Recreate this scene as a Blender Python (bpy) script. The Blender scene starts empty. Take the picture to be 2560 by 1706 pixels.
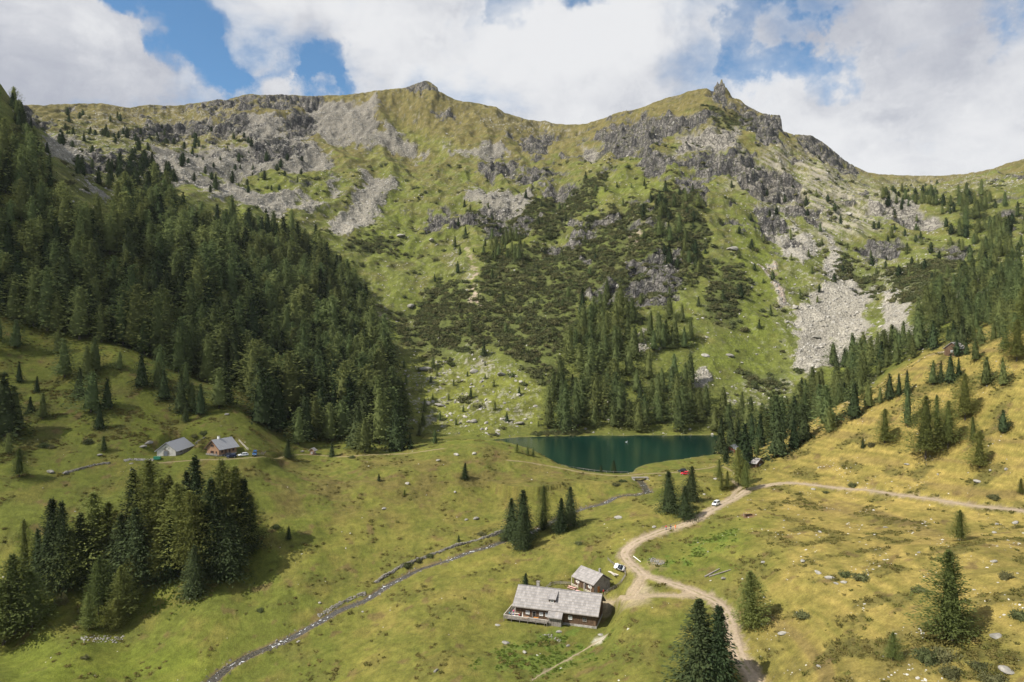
import bpy, bmesh, math, random
import numpy as np
from mathutils import Vector, Matrix, Euler

scn = bpy.context.scene
COL = scn.collection
RNG = np.random.default_rng(7)
random.seed(7)

# ------------------------------------------------------------------ camera
F, CX, CY, H = 1707.0, 1280.0, 853.0, 66.0        # focal length and centre of the photograph, camera height above the lake
cam_data = bpy.data.cameras.new('camera')
cam = bpy.data.objects.new('camera', cam_data)
COL.objects.link(cam)
cam.location = (0, 0, H)
cam.rotation_euler = (math.radians(90), 0, 0)
cam_data.sensor_width = 36
cam_data.lens = 24.0
cam_data.clip_start = 1.0
cam_data.clip_end = 12000
scn.camera = cam

# ------------------------------------------------------------------ sun, sky, exposure
SUN_DIR = Vector((-0.84, -0.38, 0.98)).normalized()      # towards the sun
sun_data = bpy.data.lights.new('sun', 'SUN')
sun = bpy.data.objects.new('sun', sun_data)
COL.objects.link(sun)
sun_data.energy = 5.0
sun_data.angle = math.radians(0.55)
sun_data.color = (1.0, 0.95, 0.85)
sun.rotation_euler = (-SUN_DIR).to_track_quat('-Z', 'Y').to_euler()
sun.location = (-300, -150, 500)

scn.view_settings.view_transform = 'Standard'
scn.view_settings.look = 'None'
scn.view_settings.gamma = 1.0
scn.view_settings.exposure = 0.55
scn.view_settings.use_curve_mapping = False

class NT:
    """small helper to wire shader nodes"""
    def __init__(s, tree):
        s.t = tree
    def n(s, kind, **kw):
        nd = s.t.nodes.new(kind)
        for k, v in kw.items():
            setattr(nd, k, v)
        return nd
    def link(s, a, b):
        s.t.links.new(a, b)
    def put(s, sock, v):
        if v is None:
            return
        if isinstance(v, bpy.types.NodeSocket):
            s.link(v, sock)
        else:
            if sock.type == 'RGBA' and len(v) == 3:
                v = (*v, 1)
            sock.default_value = v
    def math(s, op, a, b=None, c=None, clamp=False):
        nd = s.n('ShaderNodeMath', operation=op, use_clamp=clamp)
        s.put(nd.inputs[0], a); s.put(nd.inputs[1], b); s.put(nd.inputs[2], c)
        return nd.outputs[0]
    def vmath(s, op, a, b=None, scale=None):
        nd = s.n('ShaderNodeVectorMath', operation=op)
        s.put(nd.inputs[0], a); s.put(nd.inputs[1], b)
        if scale is not None:
            nd.inputs['Scale'].default_value = scale
        return nd.outputs['Value'] if op in ('DOT_PRODUCT', 'LENGTH') else nd.outputs[0]
    def mix(s, fac, a, b, blend='MIX'):
        nd = s.n('ShaderNodeMix', data_type='RGBA', blend_type=blend)
        s.put(nd.inputs[0], fac); s.put(nd.inputs[6], a); s.put(nd.inputs[7], b)
        return nd.outputs[2]
    def noise(s, vec, scale, detail=4, rough=0.5, dist=0.0):
        nd = s.n('ShaderNodeTexNoise')
        s.put(nd.inputs['Vector'], vec)
        nd.inputs['Scale'].default_value = scale
        nd.inputs['Detail'].default_value = detail
        nd.inputs['Roughness'].default_value = rough
        nd.inputs['Distortion'].default_value = dist
        return nd.outputs['Fac']
    def voro(s, vec, scale, feature='F1', out='Distance', rnd=1.0):
        nd = s.n('ShaderNodeTexVoronoi', feature=feature)
        s.put(nd.inputs['Vector'], vec)
        nd.inputs['Scale'].default_value = scale
        nd.inputs['Randomness'].default_value = rnd
        return nd.outputs[out]
    def ramp(s, v, lo, hi, a=0.0, b=1.0):
        nd = s.n('ShaderNodeMapRange', interpolation_type='SMOOTHSTEP')
        s.put(nd.inputs[0], v)
        nd.inputs[1].default_value = lo; nd.inputs[2].default_value = hi
        nd.inputs[3].default_value = a; nd.inputs[4].default_value = b
        return nd.outputs[0]

world = bpy.data.worlds.new('World')
scn.world = world
world.use_nodes = True
world.node_tree.nodes.clear()
W = NT(world.node_tree)
tc = W.n('ShaderNodeTexCoord')
vdir = W.vmath('NORMALIZE', tc.outputs['Generated'])
sky = W.n('ShaderNodeTexSky', sky_type='NISHITA')
sky.sun_disc = False
sky.sun_elevation = math.asin(SUN_DIR.z)
sky.sun_rotation = math.atan2(SUN_DIR.x, SUN_DIR.y) % (2 * math.pi)
sky.altitude = 1800
sky.air_density = 1.0
sky.dust_density = 0.4
sky.ozone_density = 1.6
sep = W.n('ShaderNodeSeparateXYZ'); W.link(vdir, sep.inputs[0])
# cloud field: noise over the whole dome; flattened towards the horizon like a real deck
zz = W.math('ADD', W.math('MAXIMUM', sep.outputs[2], 0.0), 0.42)
cmb = W.n('ShaderNodeCombineXYZ')
W.link(W.math('DIVIDE', sep.outputs[0], zz), cmb.inputs[0])
W.link(W.math('DIVIDE', sep.outputs[1], zz), cmb.inputs[1])
W.link(W.math('MULTIPLY', sep.outputs[2], 1.2), cmb.inputs[2])
cpos = cmb.outputs[0]
cn = W.noise(cpos, 2.6, 12, 0.56, 0.2)
cn2 = W.noise(W.vmath('ADD', cpos, (3.1, 7.7, 1.3)), 1.25, 5, 0.5, 0.1)
cn3 = W.noise(W.vmath('ADD', cpos, (1.1, 2.7, 5.3)), 6.5, 10, 0.6, 0.3)
wn = W.n('ShaderNodeTexNoise'); W.link(vdir, wn.inputs['Vector'])
wn.inputs['Scale'].default_value = 5.5; wn.inputs['Detail'].default_value = 9; wn.inputs['Roughness'].default_value = 0.6
wv = W.vmath('SCALE', W.vmath('SUBTRACT', wn.outputs['Color'], (0.5, 0.5, 0.5)), None, 0.42)
wdir = W.vmath('NORMALIZE', W.vmath('ADD', vdir, wv))
def sky_blob(px, py, r, s):
    c = Vector(((px - CX) / F, 1, (CY - py) / F)).normalized()
    d = W.vmath('DOT_PRODUCT', wdir, tuple(c))
    a0 = r / F
    return W.ramp(d, math.cos(a0 * 1.45), math.cos(a0 * 0.25), 0.0, s)
cov = W.math('ADD', W.math('MULTIPLY', W.math('SUBTRACT', cn, 0.5), 1.9), 0.63)
# gaps of open sky in the deck
for b in [(440, 125, 90, -0.27), (1240, 4, 55, -0.2), (1450, 14, 60, -0.2), (345, 70, 70, -0.22), (540, 165, 70, -0.22), (790, 165, 55, -0.24), (760, 215, 45, -0.18), (850, 228, 40, -0.16),
          (275, 30, 55, -0.22), (1390, 8, 75, -0.22), (1520, 30, 60, -0.20), (1650, 15, 50, -0.16), (1965, 140, 45, -0.20), (2040, 205, 42, -0.20), (1900, 60, 45, -0.16), (650, 95, 50, -0.10), (2520, 20, 50, -.1),
          (640, 225, 80, 0.20), (960, 120, 120, 0.16), (100, 190, 150, 0.2), (1500, 220, 240, 0.14), (2250, 340, 200, 0.2), (2250, 80, 130, 0.16), (650, 10, 60, 0.10), (2120, 120, 60, .1)]:
    cov = W.math('ADD', cov, sky_blob(*b))
cmask = W.ramp(cov, 0.26, 0.74)
shade = W.math('ADD', W.math('ADD', W.math('MULTIPLY', cn2, 0.75), W.math('MULTIPLY', cn3, 0.45)), W.math('MULTIPLY', cn, 0.25))
for b in [(120, 120, 240, -0.20), (2250, 60, 220, -0.15), (1500, 190, 250, 0.06), (2250, 340, 200, 0.05), (2100, 330, 90, 0.05)]:
    shade = W.math('ADD', shade, sky_blob(*b))
shade = W.math('ADD', shade, W.math('MULTIPLY', W.math('SUBTRACT', W.noise(W.vmath('ADD', wdir, (2.2, 0.4, 0.9)), 7.0, 8, 0.58, 0.2), 0.5), 0.55))
shade = W.ramp(shade, 0.44, 0.86)
ccol = W.mix(shade, (0.305, 0.32, 0.37), (0.565, 0.57, 0.582))
skyc = W.mix(1.0, sky.outputs[0], (0.72, 0.98, 1.03), 'MULTIPLY')
bg = W.n('ShaderNodeBackground')
W.link(skyc, bg.inputs[0])
bg.inputs['Strength'].default_value = 0.105
bg2 = W.n('ShaderNodeBackground')
W.link(ccol, bg2.inputs[0])
bg2.inputs['Strength'].default_value = 1.0
mx = W.n('ShaderNodeMixShader')
W.link(cmask, mx.inputs[0]); W.link(bg.outputs[0], mx.inputs[1]); W.link(bg2.outputs[0], mx.inputs[2])
wo = W.n('ShaderNodeOutputWorld')
W.link(mx.outputs[0], wo.inputs[0])

def shade_cloud(name, ground, up, axes, dens, seed, label):
    """a thin cloud added out of view to cast shade: closed lumpy body filled with scattering air"""
    r = random.Random(seed)
    bm = bmesh.new(); bmesh.ops.create_icosphere(bm, subdivisions=5, radius=1.0)
    ph = [(Vector((r.uniform(-1, 1), r.uniform(-1, 1), r.uniform(-1, 1))) * r.uniform(2, 7), r.uniform(0, 6.28)) for _ in range(14)]
    for v in bm.verts:
        k = 1 + sum(math.sin(v.co.dot(q) + o) for q, o in ph) * 0.06
        v.co = Vector((v.co.x * axes[0] * k, v.co.y * axes[1] * k, v.co.z * axes[2] * k))
    me = bpy.data.meshes.new(name); bm.to_mesh(me); bm.free()
    m = bpy.data.materials.new(name + '_vapour'); m.use_nodes = True; m.node_tree.nodes.clear(); t = NT(m.node_tree)
    vol = t.n('ShaderNodeVolumePrincipled'); o = t.n('ShaderNodeOutputMaterial')
    vol.inputs['Color'].default_value = (.95, .96, .98, 1); vol.inputs['Density'].default_value = dens
    t.link(vol.outputs[0], o.inputs['Volume'])
    me.materials.append(m)
    ob = bpy.data.objects.new(name, me); COL.objects.link(ob)
    ob.location = Vector(ground) + SUN_DIR * up
    ob['kind'] = 'stuff'; ob['label'] = label
    return ob
SHADE_CLOUD = shade_cloud('cloud', (-300, 420, 60), 1060, (165, 205, 42), 0.0085, 3, 'thin unseen cloud added overhead on the left to shade the meadow and wood')  # added outside the view, towards the sun, so its shade falls on the left

# ------------------------------------------------------------------ numeric helpers
def sst(a, b, x):
    t = np.clip((x - a) / (b - a), 0, 1)
    return t * t * (3 - 2 * t)

def lerp(a, b, t):
    return a + (b - a) * t

_P = np.random.default_rng(11).permutation(256).astype(np.int32)
_P = np.concatenate([_P, _P])
_G = np.stack([np.cos(np.arange(256) * 2 * np.pi / 256), np.sin(np.arange(256) * 2 * np.pi / 256)], 1).astype(np.float32)
def pn(x, y, seed=0):
    x = np.asarray(x, np.float32) + seed * 17.31; y = np.asarray(y, np.float32) - seed * 9.73
    xi = np.floor(x).astype(np.int32); yi = np.floor(y).astype(np.int32)
    fx = x - xi; fy = y - yi
    xi &= 255; yi &= 255
    u = fx * fx * fx * (fx * (fx * 6 - 15) + 10); v = fy * fy * fy * (fy * (fy * 6 - 15) + 10)
    def g(ix, iy, dx, dy):
        h = _P[_P[ix & 255] + (iy & 255)]
        gr = _G[h]
        return gr[..., 0] * dx + gr[..., 1] * dy
    a = g(xi, yi, fx, fy); b = g(xi + 1, yi, fx - 1, fy)
    c = g(xi, yi + 1, fx, fy - 1); d = g(xi + 1, yi + 1, fx - 1, fy - 1)
    return (lerp(lerp(a, b, u), lerp(c, d, u), v) * 1.5).astype(np.float32)
def fbm(x, y, octs=4, seed=0, gain=0.5):
    s = 0; a = 1.0; f = 1.0; t = 0
    for i in range(octs):
        s = s + a * pn(x * f, y * f, seed + i * 3); t += a
        a *= gain; f *= 2.03
    return s / t * 1.3
def ridged(x, y, octs=4, seed=0, gain=0.5):
    s = 0; a = 1.0; f = 1.0; t = 0
    for i in range(octs):
        s = s + a * (1 - np.abs(pn(x * f, y * f, seed + i * 3)) * 1.9); t += a
        a *= gain; f *= 2.1
    return s / t

# ------------------------------------------------------------------ terrain: survey points (image column, image row, metres ahead)
SURV = [
 # in front of and under the camera
 (1280,4200,40),(0,4000,42),(2560,3600,42),(-900,3800,42),(3400,3400,42),(1280,2330,100),(2560,2050,86),(0,2230,110),(640,2280,108),(1900,2200,95),
 # nearest strip
 (0,1706,180),(200,1706,185),(525,1703,190.8),(900,1706,180),(1280,1706,172),(1600,1706,162),(1884,1703,156.6),(2000,1706,146),(2200,1706,131),(2400,1706,124),(2560,1706,119),
 (0,1600,209),(300,1600,211),(620,1600,208),(1000,1600,199),(1330,1600,197),(1500,1640,185),(2050,1550,165),(2400,1500,150),(2200,1480,166),(2000,1450,187),(2383,1598,138),(2560,1500,142),
 # stream
 (1621,1225,312),(1566,1237,307),(1498,1261,295),(1447,1273,290.6),(1350,1315,275),(1252,1354,262),(1131,1394,252),(1042,1424,246.6),(969,1461,238.6),(910,1501,229),(837,1530,223),(716,1593,210),(625,1633,203.5),
 # meadow around the farmhouse
 (1490,1577,203),(1370,1562,207.5),(1258,1552,210),(1472,1479,222),(1350,1500,219),(1100,1500,221),(1300,1440,234),(1400,1380,247),(1500,1330,262),(1560,1290,274),(1200,1440,236),(1560,1540,198),(1700,1560,185),
 # road
 (1579,1416,227),(1608,1435,220),(1700,1466,209),(1799,1512,194),(1843,1626,168),(1575,1365,240),(1670,1325,253),(1790,1260,275),(1865,1229,290),(1957,1208,298),(2110,1222,282),(2251,1238,257),(2400,1258,240),(2560,1280,224),
 (1720,1292,262),(1674,1278,267),(1726,1251,283),(1640,1250,290),(1860,1215,302),(1800,1225,303),
 # right slope
 (1780,1380,226),(1900,1330,233),(2100,1330,225),(2300,1340,205),(2500,1350,190),(2560,1400,172),
 (2000,1180,306),(2100,1130,310),(2300,1120,283),(2450,1120,262),(2560,1100,250),(2300,1030,302),(2400,990,297),(2560,950,275),(1900,1160,330),(1960,1110,352),
 (2186,972,380),(2237,935,360),(2321,890,338),(2369,882,330),(2460,869,318),(2556,825,310),(2100,1012,392),(2020,1060,385),(1900,1130,365),
 (2369,905,372),(2460,890,362),(2556,852,352),(2237,962,405),(2186,985,425),(2100,1030,440),(2000,1062,452),
 (2369,835,470),(2460,800,470),(2556,772,440),(2237,915,470),(2186,935,490),(2100,985,500),(2000,1000,530),
 # humps by the lake and the left path
 (1000,1137,343),(1100,1120,347),(1200,1110,350),(1290,1132,345),(1350,1156,341),(1450,1178,340),(1560,1188,337),(1708,1183,339),(1760,1160,362),(880,1140,338),(780,1138,342),
 (1000,1250,290),(1000,1350,265),(1200,1250,300),(800,1250,285),(800,1400,247),(750,1500,226),(1300,1200,318),(1440,1225,308),(600,1450,236),(700,1185,298),(665,1141,313),(700,1140,325),(735,1138.5,334),
 (1200,1112,420),(1100,1105,440),(1000,1095,450),(1300,1104,462),
 # left meadow
 (440,1143,300),(415,1142,302),(552,1141,300),(590,1141,301),(640,1142,305),(560,1182,287),(650,1300,262),(400,1250,266),(200,1300,255),(0,1300,245),(430,1490,225),(560,1440,234),(100,1450,226),
 (100,1200,273),(0,1120,290),(250,1080,311),(200,1000,334),(440,1060,328),(560,1060,330),(0,960,340),(450,960,368),(600,1000,366),(700,1090,352),(800,1085,385),(0,850,372),(300,890,372),
 # left forest slope
 (900,1055,430),(950,1088,445),(700,985,440),(500,912,440),(300,818,440),(100,721,440),(0,668,440),
 (920,950,505),(700,868,500),(500,752,500),(300,634,500),(100,520,500),(0,455,500),
 (860,805,625),(700,745,622),(500,640,620),(300,525,620),(200,430,620),(110,335,620),(50,285,620),(0,205,620),(-300,60,600),(-800,-50,520),(-600,500,440),(-700,950,330),(-500,1200,240),(-500,1600,180),
 (860,665,755),(700,594,750),(500,491,750),(300,405,750),(170,372,760),(100,345,800),(40,345,800),(-300,160,900),
 (860,545,900),(700,492,900),(500,425,900),(300,362,900),(150,330,950),(0,300,950),
 # far ridge, left
 (500,385,1020),(700,350,1150),(800,305,1280),(400,330,1100),(200,310,1080),(700,435,1000),(850,450,1030),
 (100,264,1200),(300,266,1300),(450,262,1330),(600,238,1380),(750,238,1410),(900,228,1450),(1065,206,1500),(1180,265,1490),(1300,300,1500),(1440,313,1500),(-300,230,1250),(-900,150,1200),
 # mountain behind the lake
 (1050,1085,478),(1000,1000,520),(1100,900,600),(1000,800,680),(980,700,760),(1000,600,870),(1000,450,1080),(1020,350,1270),
 (1300,1084,486),(1450,1084,488),(1600,1082,488),(1800,1080,488),(1250,1000,530),(1250,850,620),(1250,700,740),(1250,550,900),(1250,430,1100),(1400,355,1270),(1400,450,1060),
 (1500,950,550),(1500,800,640),(1500,600,800),(1500,450,980),(1560,290,1280),(1700,236,1210),(1803,228,1160),(1700,1000,530),(1700,850,600),(1700,700,690),(1700,560,790),(1700,420,950),(1750,300,1090),
 (1880,270,1120),(1945,288,1085),(1960,400,1010),(2000,450,960),(2000,600,810),(2000,750,690),(2000,900,590),
 (2060,362,1170),(2150,425,1160),(2230,437,1240),(2358,439,1280),(2560,398,1200),(2900,330,1150),(3500,250,1100),
 (2150,550,880),(2150,700,730),(2150,850,610),(2300,500,980),(2300,600,820),(2300,720,640),(2450,520,900),(2450,640,700),(2560,600,720),(2560,700,540),
 (2900,800,400),(2900,650,520),(2900,980,270),(2900,1300,190),(2900,1700,110),(3500,700,380),(3500,1100,220),(3500,1600,110),
] + [(px, 560, 2400) for px in range(-900, 3600, 300)] + [(px, 400, 1700) for px in range(-900, 3600, 300)]
SV = np.array(SURV, float)
_a = (SV[:, 0] - CX) / F; _b = np.log(SV[:, 2]) * 0.5
_c = np.stack([_a, _b], 1)
def _k(d2):
    return 0.5 * d2 * np.log(d2 + 1e-12)
n_ = len(SV)
K = np.zeros((n_ + 3, n_ + 3))
K[:n_, :n_] = _k(((_c[:, None] - _c[None]) ** 2).sum(-1)) + np.eye(n_) * 2e-5
K[:n_, n_] = 1; K[:n_, n_ + 1:] = _c; K[n_, :n_] = 1; K[n_ + 1:, :n_] = _c.T
_w = np.linalg.solve(K, np.concatenate([SV[:, 1], [0, 0, 0]]))
def surv_row(u, Y):
    s = np.stack([u.ravel(), np.log(Y.ravel()) * 0.5], 1)
    out = np.empty(len(s))
    for i in range(0, len(s), 20000):
        q = s[i:i + 20000]
        d2 = (q[:, None, 0] - _c[None, :, 0]) ** 2 + (q[:, None, 1] - _c[None, :, 1]) ** 2
        out[i:i + 20000] = _k(d2) @ _w[:n_] + _w[n_] + q @ _w[n_ + 1:]
    return out.reshape(u.shape)

# grid: columns fan out from the view point, rows get coarser with distance
us = np.concatenate([np.linspace(-1.25, -0.80, 50)[:-1], np.linspace(-0.80, 0.80, 960), np.linspace(0.80, 1.25, 50)[1:]])
ly = np.concatenate([np.linspace(math.log(40), math.log(118), 60)[:-1], np.linspace(math.log(118), math.log(480), 430)[:-1], np.linspace(math.log(480), math.log(1300), 610), np.linspace(math.log(1300), math.log(1560), 50)[1:], np.linspace(math.log(1560), math.log(2400), 24)[1:]])
ys = np.exp(ly)
NC, NR = len(us), len(ys)
cu = np.linspace(us[0], us[-1], 330); cl = np.linspace(ly[0], ly[-1], 330)
CU, CL = np.meshgrid(cu, cl)
cr = surv_row(CU, np.exp(CL))
def bilin(grid, gu, gl, u, l):
    fu = np.clip(np.interp(u, gu, np.arange(len(gu))), 0, len(gu) - 1.001); fl = np.clip(np.interp(l, gl, np.arange(len(gl))), 0, len(gl) - 1.001)
    iu = fu.astype(int); il = fl.astype(int); a = fu - iu; b = fl - il
    return (grid[il, iu] * (1 - a) + grid[il, iu + 1] * a) * (1 - b) + (grid[il + 1, iu] * (1 - a) + grid[il + 1, iu + 1] * a) * b
U, L = np.meshgrid(us, ly)
Yg = np.exp(L); Xg = U * Yg
PX = U * F + CX
ROW = bilin(cr, cu, cl, U, L)
Z = H - (ROW - CY) / F * Yg

# skyline of the far ridges
SKY = np.array([(-900,150),(-300,225),(60,262),(110,263),(141,261),(200,259),(260,259),(300,267),(325,270),(345,266),(372,261),(408,264),(446,264),(478,259),(500,257),(522,252),(545,249),(565,250),(590,243),(620,235),(640,237),(672,237),(700,236),(740,238),(770,240),(805,239),(850,238),(870,237),(900,233),(935,228),(968,224),(1000,221),(1012,220),(1030,213),(1045,207),(1057,203),(1066,202),(1080,208),(1094,219),(1094,227),(1105,231),(1121,241),(1140,251),(1160,254),(1188,257),(1219,264),(1240,267),(1262,283),(1290,290),(1317,299),(1345,303),(1362,302),(1380,308),(1410,311),(1446,312),(1470,308),(1491,301),(1510,297),(1532,286),(1550,280),(1575,276),(1600,271),(1630,258),(1660,247),(1700,237),(1722,229),(1744,223),(1766,221),(1780,228),(1790,229),(1850,249),(1864,262),(1879,270),(1897,280),(1919,285),(1935,288),(1950,286),(1954,300),(1957,330),(1970,336),(1996,337),(2025,337),(2045,348),(2065,361),(2085,378),(2113,402),(2135,414),(2168,431),(2200,436),(2230,437),(2290,440),(2358,439),(2395,436),(2431,433),(2460,427),(2486,421),(2510,411),(2560,398),(2900,330),(3500,250)], float)
def box1(a, n):
    k = np.ones(n) / n
    return np.convolve(np.pad(a, n, mode='edge'), k, 'same')[n:-n]

tgt0 = np.interp(us * F + CX, SKY[:, 0], SKY[:, 1])
for it in range(2):
    rr_ = CY - (Z - H) / Yg * F
    sub_ = np.where((ys > 960)[:, None], rr_, 1e9)
    Yr_ = box1(ys[sub_.argmin(0)].astype(float), 41)
    dl_ = box1(tgt0 - sub_.min(0), (101, 25)[it])
    Z = Z - (dl_[None] * sst((0.55, .80)[it], (0.93, .96)[it], Yg / Yr_[None]) * (Yg > 500)) / F * Yg

# image-space outline polygons are only used to find WHERE on the hillside something is
warpx = fbm(Xg / 60, Yg / 60, 4, 3) * 1.0; warpy = fbm(Xg / 60, Yg / 60, 4, 8) * 1.0
wscale = np.clip(12 + 0 * Yg, 0, 14)
PXW = PX + warpx * 30 + fbm(Xg / 11, Yg / 14, 3, 13) * 16
def rows_now():
    return CY - (Z - H) / Yg * F
PYW = rows_now() + warpy * 20 + fbm(Xg / 11, Yg / 14, 3, 17) * 11
def pmask(poly, feather=8, y0=0, y1=9999, d=True):
    """soft mask of the terrain vertices inside an outline; d: outline given at 2353 px picture width"""
    p = np.array(poly, float) * (2560 / 2353.0 if d else 1.0)
    m = np.zeros(Yg.shape, np.float32)
    f = feather
    sel = (PXW > p[:, 0].min() - f) & (PXW < p[:, 0].max() + f) & (PYW > p[:, 1].min() - f) & (PYW < p[:, 1].max() + f) & (Yg > y0) & (Yg < y1)
    if not sel.any():
        return m
    x = PXW[sel]; y = PYW[sel]
    ins = np.zeros(len(x), bool); dmin = np.full(len(x), 1e9)
    for i in range(len(p)):
        x1, y1_ = p[i]; x2, y2 = p[(i + 1) % len(p)]
        if y1_ != y2:
            c = ((y1_ > y) != (y2 > y)) & (x < (x2 - x1) * (y - y1_) / (y2 - y1_) + x1)
            ins ^= c
        dx, dy = x2 - x1, y2 - y1_
        t = np.clip(((x - x1) * dx + (y - y1_) * dy) / (dx * dx + dy * dy + 1e-9), 0, 1)
        dmin = np.minimum(dmin, np.hypot(x - x1 - t * dx, y - y1_ - t * dy))
    sd = np.where(ins, dmin, -dmin)
    m[sel] = sst(-f, f, sd)
    return m
def union(polys, **kw):
    m = np.zeros(Yg.shape, np.float32)
    for p in polys:
        m = np.maximum(m, pmask(p, **kw))
    return m
FAR = dict(y0=470)
rock = union([
 [(1640,185),(1705,240),(1625,228)], [(1700,240),(1745,262),(1798,258),(1806,330),(1745,322),(1700,280)],
 [(1375,310),(1460,262),(1560,250),(1640,262),(1645,285),(1545,292),(1492,342),(1400,362)], [(1455,355),(1560,340),(1570,365),(1500,390),(1460,375)],
 [(1578,355),(1640,345),(1735,343),(1722,372),(1655,402),(1600,402)], [(1685,385),(1720,366),(1850,415),(1835,465),(1760,455),(1700,435)],
 [(1095,375),(1195,365),(1185,392),(1128,412)], [(1188,392),(1275,392),(1235,422),(1188,412)], [(1198,312),(1250,296),(1275,345),(1215,358)],
 [(1250,415),(1300,410),(1330,440),(1270,450)],
 [(975,482),(1095,488),(1140,470),(1170,458),(1185,495),(1265,495),(1190,528),(1085,534),(990,512)],
 [(1335,682),(1400,648),(1520,642),(1560,615),(1545,682),(1440,715),(1360,698)], [(1440,600),(1540,560),(1580,600),(1500,650),(1440,640)],
 [(1240,570),(1340,530),(1420,495),(1440,505),(1350,555),(1260,590)],
 [(290,300),(380,275),(570,262),(565,300),(400,312),(310,330)], [(425,245),(570,214),(745,216),(725,252),(560,246),(440,250)],
 [(640,262),(715,262),(728,300),(668,325)], [(588,325),(690,328),(705,355),(600,358)], [(185,378),(335,370),(325,402),(190,398)],
 [(1828,310),(1870,318),(1925,352),(1985,400),(1940,398),(1850,345)],
 [(1975,552),(2085,538),(2065,585),(1985,585)], [(940,188),(985,184),(1012,212),(985,214),(945,205)], [(1010,255),(1050,262),(1045,280),(1015,275)],
 [(1555,400),(1622,420),(1625,475),(1570,455)], [(1795,470),(1890,478),(1905,522),(1815,505)], [(1740,490),(1790,500),(1795,545),(1745,555)],
 [(40,240),(110,262),(120,290),(60,285)], [(2180,560),(2220,570),(2210,610),(2180,600)],
], feather=9, **FAR)
slab = union([[(1560,300),(1690,296),(1705,335),(1560,342)], [(2000,462),(2090,470),(2170,510),(2130,520),(2020,502)], [(1340,330),(1375,335),(1380,360),(1340,355)], [(2040,465),(2120,450),(2120,480),(2060,482)]], feather=9, **FAR)
scree = union([
 [(1890,515),(1925,555),(1985,650),(2012,695),(1900,705),(1868,690),(1900,640),(1905,600)],
 [(1900,540),(1925,585),(1965,640),(2000,680),(1990,720),(2010,790),(1920,842),(1850,865),(1828,842),(1850,790),(1812,742),(1828,705),(1878,690),(1908,650)],
 [(2030,680),(2090,690),(2108,760),(2085,785),(2000,812),(2040,740)],
 [(1790,535),(1850,530),(1880,570),(1850,620),(1800,590)], [(1755,610),(1770,605),(1810,700),(1795,710)],
 [(715,235),(862,218),(872,300),(895,290),(968,345),(960,362),(850,332),(760,332),(700,300)],
 [(335,352),(520,332),(690,312),(765,362),(765,388),(600,388),(480,402),(400,422),(330,372)], [(560,262),(640,262),(660,330),(560,330)],
 [(438,402),(520,416),(640,438),(752,470),(742,494),(620,486),(520,456),(440,425)],
 [(820,385),(915,418),(905,452),(842,522),(808,548),(758,545),(770,485),(835,440)], [(765,410),(785,410),(785,450),(765,450)],
 [(1068,445),(1100,418),(1140,445),(1232,438),(1234,465),(1120,488)],
 [(2180,650),(2353,632),(2353,690),(2200,690)], [(1452,758),(1478,742),(1488,792),(1468,804)],
 [(1560,850),(1622,842),(1612,882),(1560,892)], [(1010,330),(1100,335),(1160,320),(1165,345),(1090,358)], [(100,300),(200,340),(180,380),(110,350)], [(190,410),(270,440),(240,462),(190,440)],
], feather=10, **FAR)
pscree = np.maximum(union([
 [(1700,372),(1800,332),(1900,392),(2010,432),(2025,482),(1960,522),(1900,562),(1850,482),(1800,442),(1720,422)],
 [(1100,240),(1300,285),(1330,300),(1230,310),(1110,270)], [(880,860),(960,840),(1050,805),(1095,790),(1240,880),(1235,965),(1150,1002),(960,1000),(900,940)],
 [(1640,885),(1800,862),(1825,950),(1680,965)], [(798,640),(830,655),(876,745),(852,750)], [(1815,560),(2120,600),(2140,790),(1820,860),(1780,700)],
 [(1050,560),(1110,700),(1085,720),(1030,560)], [(1080,770),(1100,760),(1080,830),(1050,830)], [(150,250),(560,235),(560,420),(160,420)], [(2040,405),(2353,400),(2353,440),(2060,445)], [(1700,420),(1900,500),(1920,600),(1800,620)]
], feather=16, **FAR), 0)
shrub = union([
 [(915,722),(1000,645),(1105,672),(1115,792),(1020,815),(925,795)], [(1055,500),(1200,470),(1350,432),(1402,385),(1345,480),(1262,545),(1100,535)],
 [(1120,590),(1290,556),(1440,468),(1605,540),(1625,625),(1522,690),(1330,690),(1300,780),(1255,885),(1185,830),(1200,705),(1115,680)],
 [(1640,575),(1705,635),(1695,745),(1625,722)], [(1925,565),(2025,642),(2012,684),(1925,622)], [(2035,640),(2205,590),(2185,705),(2060,682)],
 [(1712,862),(1800,845),(1795,892),(1715,890)], [(1500,440),(1610,440),(1625,560),(1500,560)], [(920,560),(870,585),(800,572),(850,560)],
 [(1090,690),(1190,670),(1250,800),(1200,850),(1110,760)], [(1620,240),(1740,270),(1740,300),(1640,290)]
], feather=14, **FAR)
# ------------------------------------------------------------------ relief
mtn = sst(440, 640, Yg); near = 1 - sst(330, 520, Yg)
amp = mtn * np.clip((Yg - 430) / 450, 0, 1.2)
Z = Z + amp * (fbm(Xg / 150, Yg / 150, 3, 21) * 7 + (ridged(Xg / 75, Yg / 130, 3, 31) - 0.55) * 15 + fbm(Xg / 16, Yg / 22, 3, 41) * 1.8)
Z = Z + mtn * fbm(Xg / 7, Yg / 9, 3, 45) * 0.55
sh_ = np.maximum(rock, 0.75 * slab)
crag = sst(0.12, 0.42, fbm(Xg / 45, Z / 30, 4, 51) + 0.0) * mtn * sst(600, 800, Yg) * (0.35 + 0.65 * np.maximum(pscree, union([[(150,240),(760,215),(760,420),(160,430)], [(1100,300),(1640,250),(1800,300),(1900,540),(1100,540)], [(1300,560),(1620,480),(1620,690),(1330,700)], [(1740,440),(1920,440),(1920,540),(1740,560)], [(1950,430),(2353,430),(2353,640),(1960,620)]], feather=25, **FAR)))
crag = crag * sst(0.0, 0.2, fbm(Xg / 18, Z / 14, 3, 57) + 0.12)
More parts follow.
